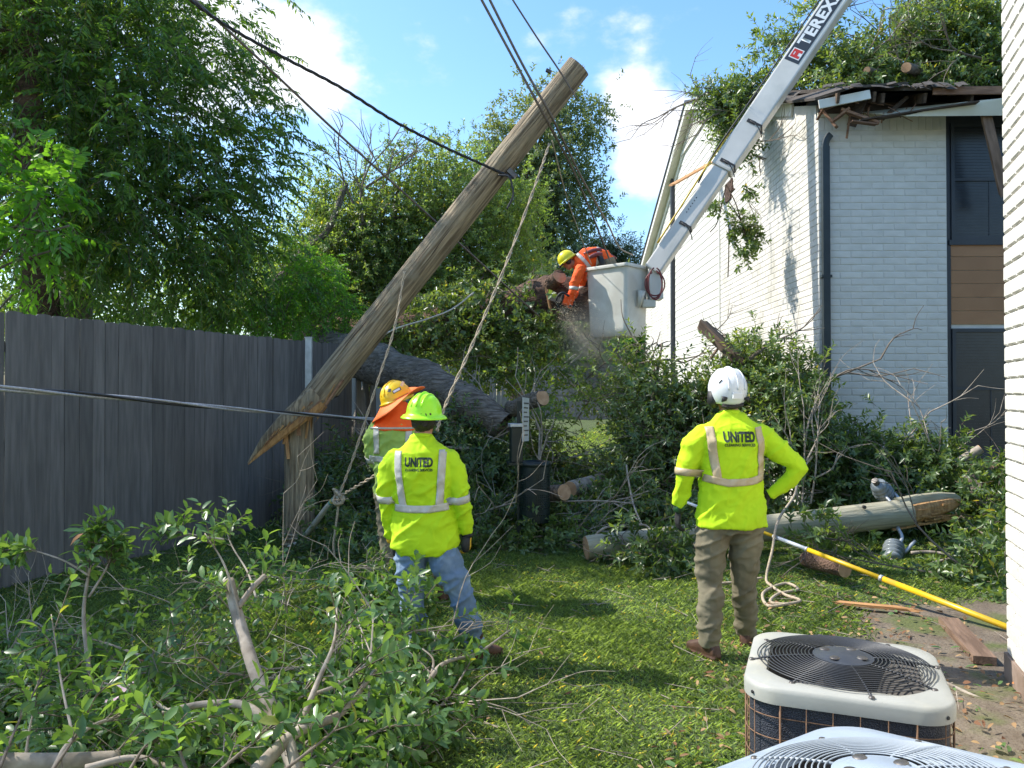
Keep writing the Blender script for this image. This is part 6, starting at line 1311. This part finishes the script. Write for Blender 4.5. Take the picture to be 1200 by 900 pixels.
pile('leafy crown of the fallen tree draped over the torn roof', PB([(1075, 60, 12.6, .62, .6, .55), (1130, 50, 12.6, .6, .6, .6), (1020, 80, 12.6, .5, .5, .40), (975, 85, 12.6, .45, .4, .36), (945, 60, 12.8, .28, .3, .4), (1090, 20, 13, .45, .4, .4), (925, 90, 12.8, .3, .3, .22), (900, 55, 13, .12, .12, .30), (1160, 80, 12.2, .5, .5, .4), (1150, 10, 13, .3, .3, .3), (1220, 60, 12.6, .9, .6, .6), (880, 95, 13.2, .2, .2, .16), (960, 20, 13, .15, .15, .3), (1030, 40, 13, .25, .2, .25), (1100, 95, 12, .6, .4, .14), (1000, 98, 12, .6, .4, .12)]), 121, 850, zmin=None, branches=18, br=.020, LL=.095, LW=.042, name='fallen_treetop', cat='treetop', cr=.12)
pile('leafy branch hanging over the white gable beside the boom', PB([(855, 130, 12.8, .22, .25, .3), (840, 115, 13, .22, .2, .2), (865, 160, 12.6, .16, .16, .30), (878, 110, 13, .25, .2, .2), (830, 105, 13, .08, .08, .1)]), 122, 130, zmin=None, branches=9, br=.02, name='hanging_branch', cat='branch', LL=.09, LW=.042, cr=.07, bup=-.3)
pile('leafy twigs dangling down the sunlit brick wall beneath the boom', PB([(875, 215, 12.0, .10, .1, .10), (868, 262, 12.0, .14, .1, .16), (882, 285, 12, .13, .1, .14), (852, 278, 12.2, .06, .06, .07), (838, 242, 12.2, .08, .08, .06), (870, 298, 12, .10, .1, .09)]), 123, 26, zmin=None, branches=3, br=.008, name='hanging_branch', cat='branch', LL=.085, LW=.04, cr=.04, blen=(.3, .6), sl=.18, bup=-.5)
hb_ = empty('bare_branch', P(852, 215, 12.2), 0, 'thin bare branches hanging across the white wall below the boom straps', 'branch'); m = MB(); o0 = Vector(hb_.location)
for pts in (((851, 216, 12.2), (846, 240, 12.2), (840, 262, 12.3), (832, 272, 12.3)), ((851, 216, 12.2), (862, 238, 12.1), (868, 258, 12), (878, 290, 12)), ((853, 235, 12.2), (860, 245, 12.1), (870, 262, 12)), ((856, 214, 12.2), (860, 180, 12.4), (866, 150, 12.6)), ((854, 260, 12.2), (854, 300, 12.2), (853, 325, 12.2))):
    m.loft(curve_pts([P(*p)-o0 for p in pts], 4), .009, 5)
m.obj('stem', mt['dark_plank'], hb_)
pile('green leafy branches drooping over the front of the higher fallen trunk', PB([(470, 400, 12.0, .35, .2, .18), (520, 392, 11.9, .35, .2, .20), (565, 390, 11.7, .35, .2, .22), (605, 392, 11.6, .3, .2, .18), (500, 360, 12.1, .3, .25, .15), (560, 352, 12.1, .3, .25, .16), (600, 340, 12.2, .25, .2, .12), (630, 395, 11.6, .3, .2, .2), (450, 372, 12.4, .3, .2, .2)]), 131, 130, zmin=None, branches=8, br=.012, name='leafy_branch', cat='branch', LL=.085, LW=.04, blen=(.4, .8))
pile('sparse leafy twigs hanging in front of the far grey fence', PB([(600, 440, 11.6, .3, .2, .12), (640, 445, 11.4, .3, .2, .1), (690, 455, 11.2, .22, .2, .1), (575, 425, 11.8, .3, .2, .14), (620, 490, 10.6, .3, .2, .1), (695, 430, 11.5, .12, .1, .06)]), 132, 95, zmin=None, branches=10, br=.012, name='leafy_branch', cat='branch', LL=.085, LW=.04, lm='mid', blen=(.5, 1.0))
# cut logs
def log(name, label, a, b, r, pale=True, cat='log', bark='bark', z=None):
    a = P(*a); b = P(*b)
    if z is not None: a.z, b.z = z
    e = empty(name, a, 0, label, cat); d = (b-a); dn_ = d.normalized(); MB().loft([a-a+d*t for t in (0, .02, .3, .6, .98, 1)], [r*.97, r, r*1.03, r*.98, r, r*.97], 18).obj('bark', mt[bark], e, auto=True)
    for t, s in ((0, -1), (1, 1)): MB().loft([d*t, d*t+dn_*s*.006], r*.96, 18).obj('cut_face', mt['endgrain'], e)
    return e
log('cut_log', 'short log with a round orange cut end facing the camera beside the bin', (620, 580, 9.3), (661, 577, 8.7), .095)
log('cut_log', 'longer pale log lying just behind the round-ended log near the bin', (668, 573, 9.2), (704, 563, 9.9), .095, bark='bark_pale')
log('cut_log', 'pinkish cut log half hidden in the brush left of the worker with hand on hip', (750, 565, 9.6), (792, 566, 9.3), .07, bark='bark_red')
log('cut_log', 'short brown log on the grass in front of the fallen pole under the yellow stick', (945, 655, 7.2), (990, 667, 6.75), .075, bark='bark_red')
log('cut_log', 'larger round cut limb end showing in the roof branches', (1080, 84, 12.2), (1062, 79, 11.5), .075, bark='bark')
log('cut_log', 'smaller round cut limb end showing in the roof branches, left of the larger', (1030, 86, 12.2), (1016, 82, 11.6), .05, bark='bark')
log('broken_limb', 'thick broken limb standing out of the branches in front of the dark lower window', (1118, 545, 9.4), (1149, 526, 9.3), .055, bark='bark_pale')
log('broken_limb', 'heavy broken limb leaning in the brush beside the near brick wall', (1133, 560, 9.0), (1165, 600, 8.6), .09, bark='bark')
log('broken_limb', 'reddish broken plank-like limb beside the wall foot behind the leaves', (1120, 552, 9.7), (1185, 548, 9.7), .07, bark='plank')
def stick(label, pts, r, mm='bark_pale', name='fallen_stick', cat='stick', fork=None):
    pts = [P(*p) for p in pts]
    b0 = pts[0].copy(); e = empty(name, b0, 0, label, cat); tube('stem', [p-b0 for p in pts], r, mt[mm], e, 8, 6)
    for f_ in fork or []:
        tube('side_shoot', [P(*p)-b0 for p in f_[0]], f_[1], mt[mm], e, 7, 5)
    return e
stick('long bare stick on the grass below the lower insulator', [(1068, 648, 7.9), (1090, 647, 7.9), (1115, 650, 7.8), (1150, 654, 7.6)], [.02, .012])
stick('curved grey root-like stick by the near wall', [(1092, 660, 7.4), (1118, 655, 7.4), (1145, 665, 7.2), (1178, 671, 7.0)], [.015, .01], fork=[([(1118, 655, 7.4), (1130, 672, 7.1), (1145, 680, 7.0)], .007)])
stick('arched pale branch resting over the left part of the fallen pole', [(693, 632, 7.9), (710, 618, 7.9), (740, 616, 7.9), (757, 616, 8.0), (770, 630, 7.9)], [.012, .010], fork=[([(752, 615, 8.0), (742, 590, 8.3), (736, 560, 8.5), (734, 545, 8.6)], .010), ([(742, 590, 8.3), (700, 587, 8.6), (645, 588, 8.8)], .009), ([(748, 610, 8.1), (735, 598, 8.3), (720, 590, 8.5)], .008)])
stick('thin pale stick lying across the sunny lawn', [(598, 692, 6.75), (640, 695, 6.6), (690, 693, 6.65), (715, 692, 6.7)], .008)
stick('pale twig on the lawn in front of the boot of the worker in jeans', [(527, 832, 4.1), (548, 827, 4.15), (563, 823, 4.2)], .006)
stick('long thin stick on the dirt beside the near wall', [(1108, 800, 4.45), (1140, 815, 4.3), (1175, 830, 4.15)], .010)
# upright bare saplings left of the brick corner
rb = empty('bare_branch', P(945, 560, 8.8), 0, 'cluster of upright bare twigs beside the elbow of the worker with hand on hip', 'branch'); m = MB(); rg = R_(7)
for (a, b) in (((940, 590), (947, 470)), ((950, 590), (958, 490)), ((935, 585), (930, 505)), ((955, 560), (985, 535)), ((945, 540), (962, 480))):
    p_ = P(*a, 8.8); q_ = P(*b, 8.9); twigs(m, p_-Vector(rb.location), q_-p_, (q_-p_).length, .012, 2, rg, 3, .4)
m.obj('stem', mt['bark_pale'], rb)

# ---------------- foreground branches ----------------
def leafy_stem(name, label, stems, seed, nsp, LL=.072, LW=.031, sl=.24, K=9, mm='bark_pale', lm='fore', indiv=False, cr=.03, per=1, tr=(.3, 1), upb=.3):
    rng = R_(seed); P0 = P(*stems[0][0][0]); e = empty(name, P0, 0, label, 'branch'); o0 = Vector(P0); base = []; dirs = []
    for pts, r in stems:
        w = [P(*p)-o0 for p in pts]; c = curve_pts(w, 8); rr = r if isinstance(r, (list, tuple)) else [r, r*.4]
        tube('stem', w, list(rr), mt[mm], e, 10, 8); Lc = len(c)
        for _ in range(nsp):
            t = rng.uniform(*tr); i = int(t*(Lc-1)); d = (c[min(i+1, Lc-1)]-c[max(i-1, 0)]).normalized(); base.append(c[i]); dirs.append(d+Vector(rng.normal(0, .75, 3))+Vector((0, 0, upb)))
    base = np.array([tuple(b) for b in base]); dirs = nrm(np.array([tuple(d) for d in dirs])); N = len(base); ln = sl*rng.uniform(.5, 1.4, N)
    V, F, rn, tw_ = sprig(rng, base, dirs, ln, K, LL, LW, 'spiral', .1, 'oval', .18, .8)
    V[:, 2] = np.maximum(V[:, 2], -o0.z+.01); o = link('leaves', fast_mesh('leaves', V, F, L_[lm], rn), e); tag(o, kind='stuff'); t = link('twigs', fast_mesh('twigs', tw_[0], tw_[1], mt['twig']), e); tag(t, kind='stuff'); return e
leafy_stem('leafy_branch', 'upright bushy leafy branch against the fence at the far left, with one orange leaf', [([(105, 790, 3.9), (98, 720, 4.0), (106, 660, 4.1), (112, 622, 4.15)], [.012, .004]), ([(104, 700, 4.0), (125, 665, 4.1), (133, 640, 4.15)], [.007, .003]), ([(105, 675, 4.05), (70, 655, 4.05), (20, 643, 4.1), (-10, 660, 4.1)], [.006, .003])], 201, 22, LL=.078, tr=(.5, 1), sl=.13, K=7)
leafy_stem('bare_branch', 'thick pale-barked curved branch with a broken fork standing in the front brush', [([(348, 905, 3.0), (322, 840, 3.25), (300, 790, 3.4), (278, 720, 3.6), (268, 680, 3.7)], [.032, .026]), ([(279, 712, 3.6), (295, 690, 3.65), (311, 674, 3.7)], [.014, .012]), ([(285, 740, 3.55), (275, 700, 3.6), (262, 660, 3.65), (240, 625, 3.7)], [.008, .003])], 202, 3, tr=(.85, 1), LL=.075)
leafy_stem('bare_branch', 'grey forked branch crossing in front of the blue jeans', [([(488, 832, 3.9), (508, 790, 4.0), (525, 775, 4.1), (560, 765, 4.2), (598, 738, 4.35)], [.016, .005]), ([(490, 828, 3.9), (512, 830, 3.95), (530, 810, 4.0), (548, 782, 4.1)], [.010, .004]), ([(500, 805, 3.95), (508, 775, 4.05), (495, 760, 4.1)], [.008, .004]), ([(505, 790, 4.0), (480, 765, 4.1), (455, 750, 4.2)], [.008, .003])], 203, 3, tr=(.9, 1), LL=.07)
leafy_stem('bare_branch', 'pale forked branch at the bottom of the picture left of the grass', [([(300, 905, 2.7), (345, 860, 2.85), (400, 835, 3.0), (440, 785, 3.1)], [.028, .008]), ([(348, 905, 2.75), (340, 870, 2.82), (343, 862, 2.85)], [.020, .018]), ([(350, 855, 2.87), (372, 800, 3.0), (392, 750, 3.15), (395, 700, 3.3)], [.014, .003]), ([(365, 815, 3.0), (400, 800, 3.05), (432, 775, 3.1)], [.009, .003])], 204, 5, tr=(.6, 1), LL=.07)
leafy_stem('bare_branch', 'horizontal arched branch below the thick curved branch', [([(190, 835, 3.2), (240, 825, 3.25), (290, 828, 3.2), (325, 862, 3.1)], [.012, .020]), ([(200, 835, 3.2), (160, 810, 3.3), (120, 800, 3.35)], [.008, .004])], 205, 4, tr=(.3, 1), LL=.075)
leafy_stem('bare_branch', 'fat pale branch lying along the bottom left edge with thin bare shoots', [([(-30, 893, 2.75), (70, 892, 2.8), (140, 888, 2.85)], [.032, .026]), ([(62, 905, 2.7), (80, 872, 2.8), (110, 850, 2.9), (145, 838, 3.0)], [.012, .005]), ([(86, 864, 2.8), (72, 800, 3.0), (60, 720, 3.2)], [.006, .002]), ([(30, 885, 2.8), (38, 840, 2.9), (50, 835, 2.95)], [.005, .002]), ([(100, 900, 2.6), (160, 888, 2.65), (215, 905, 2.6)], [.012, .010])], 206, 4, tr=(.5, 1), LL=.07)
leafy_stem('leafy_branch', 'leafy sprig reaching up to the fence foot with silvery leaf undersides', [([(300, 700, 4.0), (290, 670, 4.2), (272, 640, 4.3), (262, 612, 4.4)], [.006, .003]), ([(262, 632, 3.9), (235, 628, 3.9), (205, 622, 3.95)], [.005, .002])], 207, 9, tr=(.7, 1), sl=.14)
# big brush mounds of glossy leaves
fb_ = PB([(30, 810, 4.14, 0.5, 0.4, 0.14), (120, 815, 4.08, 0.5, 0.35, 0.12), (60, 870, 3.53, 0.45, 0.35, 0.15), (180, 870, 3.53, 0.5, 0.3, 0.12), (240, 850, 3.71, 0.45, 0.3, 0.08), (330, 860, 3.62, 0.4, 0.25, 0.07), (300, 890, 3.36, 0.4, 0.25, 0.1), (-10, 770, 4.75, 0.45, 0.35, 0.14), (70, 760, 4.83, 0.3, 0.3, 0.1), (410, 850, 3.71, 0.3, 0.25, 0.08), (430, 880, 3.44, 0.3, 0.25, 0.08), (-60, 830, 3.91, 0.5, 0.4, 0.2), (390, 800, 4.26, 0.25, 0.2, 0.07)])
pile('deep heap of cut glossy leafy branches filling the bottom left of the lawn', fb_, 211, 620, per=2, LL=.064, LW=.029, K=9, sl=.17, lm='fore', cr=.08, branches=34, br=.008, shape='oval', bm='bark_pale', blen=(.35, .8), levels=2, bup=.2)
pile('leafy branches covering the left leg of the worker in jeans', PB([(455, 790, 4.12, .30, .25, .16), (478, 712, 4.35, .07, .08, .12), (515, 745, 4.35, .10, .08, .08), (430, 760, 4.53, .25, .2, .12), (465, 850, 3.62, .25, .2, .10), (440, 720, 4.6, .08, .08, .12), (430, 690, 5.9, .35, .3, .08), (470, 690, 5.8, .3, .2, .08)]), 212, 210, per=2, LL=.075, LW=.034, K=9, sl=.16, lm='fore', cr=.05, branches=4, br=.006, shape='oval', bm='bark_pale', blen=(.2, .4))
pile('thin scattered cuttings on the shaded grass below the fence', PB([(170, 720, 5.0, .6, .5, .05), (300, 690, 5.4, .8, .6, .06), (220, 760, 4.3, .5, .4, .08), (380, 680, 6.0, .6, .5, .06), (440, 640, 7.2, .5, .4, .06), (330, 740, 4.6, .6, .4, .08)]), 213, 100, per=2, LL=.062, LW=.028, K=8, sl=.15, lm='fore', cr=.12, branches=12, br=.006, shape='oval', bm='bark_pale', blen=(.4, .8), zmin=.02)
# nearest leaves of the bottom-left spray, each on its own
lb_ = empty('leafy_branch', P(150, 880, 2.7), 0, 'nearest leafy spray of large glossy leaves at the bottom left corner', 'branch'); rg = R_(301); o0 = Vector(lb_.location)
lv = []
for kk in range(5):
    V, F = leaf_batch(np.zeros((1, 3)), np.array([[0, 1., 0]]), np.array([[.1*(kk-2), 0, 1.]]), np.array([.088]), np.array([.034+.003*kk]), 'oval', .10+.05*kk); lv.append(fast_mesh('leaf', V, F, L_['fore'], np.full(len(V), .1+.15*kk)))
for st_, N in (([(60, 905, 2.6), (90, 860, 2.75), (110, 820, 2.85), (135, 795, 2.9)], 45), ([(150, 905, 2.5), (175, 870, 2.62), (215, 850, 2.7), (250, 838, 2.75)], 45), ([(220, 905, 2.5), (200, 860, 2.65), (165, 830, 2.75), (150, 805, 2.8)], 45), ([(0, 900, 2.65), (20, 850, 2.8), (45, 800, 3.0), (50, 775, 3.05)], 40), ([(250, 910, 2.5), (290, 875, 2.6), (320, 850, 2.7), (345, 845, 2.75)], 35), ([(380, 905, 2.6), (410, 880, 2.7), (445, 855, 2.85), (480, 850, 2.9)], 40), ([(330, 905, 2.55), (375, 870, 2.65), (395, 850, 2.72), (400, 825, 2.8)], 45)):
    c = curve_pts([P(*p)-o0 for p in st_], 8); MB().loft(c, [.006-.004*i/(len(c)-1) for i in range(len(c))], 7).obj('stem', mt['twig'], lb_, True); n_s = N//5
    for s in range(n_s):
        i = int((.15+.85*s/(n_s-1))*(len(c)-1)); d0 = (c[min(i+1, len(c)-1)]-c[max(i-1, 0)]).normalized()
        sd = (d0+Vector(rg.normal(0, .8, 3))+Vector((0, 0, .4))).normalized(); tip = c[i]+sd*rg.uniform(.03, .10); MB().loft([c[i], tip], [.003, .0018], 5).obj('twig', mt['twig'], lb_)
        for j in range(5):
            a = 2.4*j+rg.uniform(0, 1); o1 = sd.orthogonal().normalized(); o1.rotate(Matrix.Rotation(a, 3, sd)); ld = (sd*rg.uniform(.3, .9)+o1).normalized(); nn = (sd*.8-o1*.4+Vector((0, 0, .6))).normalized()
            x = ld.cross(nn).normalized(); z = x.cross(ld); M3 = Matrix((x, ld, z)).transposed(); o = bpy.data.objects.new('leaf', lv[rg.integers(5)]); C.objects.link(o); o.parent = lb_; o.location = tip-sd*.012*j; o.rotation_euler = M3.to_euler(); sc = rg.uniform(.6, 1.02); o.scale = (sc, sc, sc)
def one_leaf(label, p, rot, L, m):
    V, F = leaf_batch(np.zeros((1, 3)), np.array([[0, 1., 0]]), np.array([[0, 0, 1.]]), np.array([L]), np.array([L*.5]), 'oval', .2); o = link('leaf', fast_mesh('leaf', V, F, m, np.full(len(V), .5)), None, P(*p), rot); tag(o, label, 'leaf'); return o
one_leaf('single orange-brown leaf on the upright branch at the far left', (82, 640, 4.0), (R(60), R(20), R(-60)), .09, mat('orange_leaf', (.42, .17, .03), (.30, .10, .02), 20, .6))
lt = MB().add([P(*p) for p in ((137, 803, 3.3), (150, 797, 3.32), (158, 800, 3.3), (148, 806, 3.28), (140, 815, 3.27), (150, 808, 3.26), (130, 826, 3.2), (120, 823, 3.2))], [(0, 1, 2, 3), (0, 3, 5, 4), (4, 5, 6, 7)]).obj('litter', mt['litter']); tag(lt, 'crumpled pale pink scrap of litter in the front brush', 'litter'); sm = lt.modifiers.new('t', 'SOLIDIFY'); sm.thickness = .004

# ---------------- grass ----------------
def grass(name, label, seed, N, xr, yr, hmin, hmax, w, mask=None, lm='grass', dens=None):
    rng = R_(seed); x = rng.uniform(*xr, N); y = rng.uniform(yr[0]**.5, yr[1]**.5, N)**2 if dens is None else rng.uniform(*yr, N)
    keep = np.abs(x) < y*.70+.3; keep &= dirtness(x, y) < rng.uniform(.05, .6, N)
    fx = (x-FA.x)*FU.y-(y-FA.y)*FU.x; keep &= fx > -.02   # right of the fence line
    keep &= ~((x > 4.25) & (y > 10.6)); wallside = (x-WC[0])*WNr[0]+(y-WC[1])*WNr[1]; keep &= (wallside > 0.02) | (y > WC[1]+.1)
    pn = np.sin(x*2.1+1.3*np.sin(y*1.7))*np.sin(y*2.6+x)+.5*np.sin(x*5.3+y*3.1); keep &= rng.uniform(0, 1, N) < .85+.15*pn
    x, y, pn = x[keep], y[keep], pn[keep]; n = len(x); b = np.stack([x, y, gz(x, y)-.004], 1); th = rng.uniform(0, 6.283, n); lean = rng.uniform(.25, 1.25, n)
    d = np.stack([np.cos(th)*lean, np.sin(th)*lean, np.ones(n)], 1); L = rng.uniform(hmin, hmax, n)*(1+.18*pn); V, F = leaf_batch(b, d, nrm(np.stack([-np.cos(th), -np.sin(th), .7+0*th], 1)), L, w*rng.uniform(.7, 1.3, n), 'diamond', .35)
    rn = np.clip(.5+.25*pn+rng.normal(0, .17, n), 0, .985); o = link(name, fast_mesh(name, V, F, L_[lm], np.repeat(rn, 4))); return tag(o, label, 'grass', kind='stuff')
grass('grass', 'short broad-bladed lawn grass in front of and around the workers', 401, 330000, (-5, 4.5), (2.6, 9.5), .028, .062, .0065)
grass('grass', 'lawn grass farther back under the brush and along the wall', 402, 130000, (-7, 7), (8.5, 26), .05, .11, .016)
# dead leaves and chips
def litter_leaves(label, seed, N, fn, L, lm='dead'):
    rng = R_(seed); x, y = fn(rng, N); b = np.stack([x, y, gz(x, y)+rng.uniform(.008, .05, N)], 1); th = rng.uniform(0, 6.283, N); d = np.stack([np.cos(th), np.sin(th), rng.uniform(-.15, .35, N)], 1)
    V, F = leaf_batch(b, d, np.stack([rng.normal(0, .4, N), rng.normal(0, .4, N), np.ones(N)], 1), L*rng.uniform(.5, 1.3, N), L*.45*rng.uniform(.6, 1.2, N), 'oval', .25); o = link('fallen_leaves', fast_mesh('fallen_leaves', V, F, L_[lm], np.repeat(rng.uniform(0, .98, N), 8))); return tag(o, label, 'leaves', kind='stuff')
litter_leaves('dead leaves scattered over the bare dirt by the near wall', 411, 750, lambda r, n: ((lambda s, t: (WC[0]+WD[0]*s+WNr[0]*t, WC[1]+WD[1]*s+WNr[1]*t))(r.uniform(-2.6, 2.2, n), r.uniform(0, 1.8, n)**1.0)), .05)
litter_leaves('green leaf scraps dropped on the dirt by the near wall', 412, 260, lambda r, n: ((lambda s, t: (WC[0]+WD[0]*s+WNr[0]*t, WC[1]+WD[1]*s+WNr[1]*t))(r.uniform(-2.6, 2.2, n), r.uniform(0, 1.8, n))), .06, 'fore')
litter_leaves('brown leaves dotted over the lawn', 413, 150, lambda r, n: (r.uniform(-2.5, 3.2, n), r.uniform(3.2, 8, n)), .045)
# twig litter
rng = R_(420); N = 480; x = rng.uniform(-3.5, 3.6, N); y = rng.uniform(3.3, 9.5, N); L = rng.uniform(.06, .32, N); th = rng.uniform(0, 6.283, N); p = np.stack([x, y, gz(x, y)+.012+rng.uniform(0, .03, N)], 1); q_ = p+np.stack([np.cos(th)*L, np.sin(th)*L, rng.uniform(-.02, .04, N)], 1); q_[:, 2] = np.maximum(q_[:, 2], gz(q_[:, 0], q_[:, 1])+.006)
o = link('twig_litter', fast_mesh('twig_litter', *sticks(p, q_, .003*np.ones(N), .002*np.ones(N)), mt['bark_pale'])); tag(o, 'short broken twigs scattered over the lawn', 'twigs', kind='stuff')

# ---------------- sawdust spray under the saw ----------------
rng = R_(430); N = 9000; t = rng.uniform(0, 1, N)**.7; a0 = np.array(P(657, 360, 11.1)); a1 = np.array(P(722, 480, 11.6)); am = np.array(P(690, 385, 11.3))
c = (1-t)[:, None]**2*a0+2*((1-t)*t)[:, None]*am+(t**2)[:, None]*a1; p = c+rng.normal(0, 1, (N, 3))*(.05+.36*t)[:, None]; p = p[p[:, 2] > .5]; n = len(p); s = .006+.004*rng.uniform(0, 1, n)
V = np.stack([p, p+nrm(rng.normal(0, 1, (n, 3)))*s[:, None], p+nrm(rng.normal(0, 1, (n, 3)))*s[:, None]], 1).reshape(-1, 3)
o = link('sawdust', fast_mesh('sawdust', V, np.arange(3*n).reshape(-1, 3), mt['sawdust'])); tag(o, 'spray of sawdust flecks blowing down from the chainsaw', 'sawdust', kind='stuff')
vm, t_, o_ = new_mat('sawdust_air'); pv = t_.nodes.new('ShaderNodeVolumePrincipled'); pv.inputs['Color'].default_value = (.98, .95, .86, 1); pv.inputs['Anisotropy'].default_value = .3
tcn = t_.nodes.new('ShaderNodeTexCoord'); ln_ = t_.nodes.new('ShaderNodeVectorMath'); ln_.operation = 'LENGTH'; t_.links.new(tcn.outputs['Object'], ln_.inputs[0])
mr = t_.nodes.new('ShaderNodeMapRange'); mr.interpolation_type = 'SMOOTHSTEP'; t_.links.new(ln_.outputs['Value'], mr.inputs[0]); mr.inputs[1].default_value = .15; mr.inputs[2].default_value = 1.0; mr.inputs[3].default_value = 1; mr.inputs[4].default_value = 0
nz_ = t_.nodes.new('ShaderNodeTexNoise'); nz_.inputs['Scale'].default_value = 1.6; nz_.inputs['Detail'].default_value = 2; t_.links.new(tcn.outputs['Object'], nz_.inputs['Vector'])
m1 = t_.nodes.new('ShaderNodeMath'); m1.operation = 'MULTIPLY'; t_.links.new(mr.outputs[0], m1.inputs[0]); t_.links.new(nz_.outputs['Fac'], m1.inputs[1]); m2 = t_.nodes.new('ShaderNodeMath'); m2.operation = 'MULTIPLY'; m2.inputs[1].default_value = 4.5; t_.links.new(m1.outputs[0], m2.inputs[0]); t_.links.new(m2.outputs[0], pv.inputs['Density']); t_.links.new(pv.outputs[0], o_.inputs['Volume'])
pts = MB().lathe([(0.0001, -1), (.38, -.92), (.7, -.7), (.92, -.38), (1, 0), (.92, .38), (.7, .7), (.38, .92), (.0001, 1)], 20)
cloud_ = pts.obj('sawdust_haze', vm); cloud_.location = P(698, 415, 11.5); cloud_.scale = (.62, .6, 1.0); cloud_.rotation_euler = (0, R(-24), 0); tag(cloud_, 'pale drifting cloud of fine sawdust below the bucket worker', 'dust', kind='stuff')
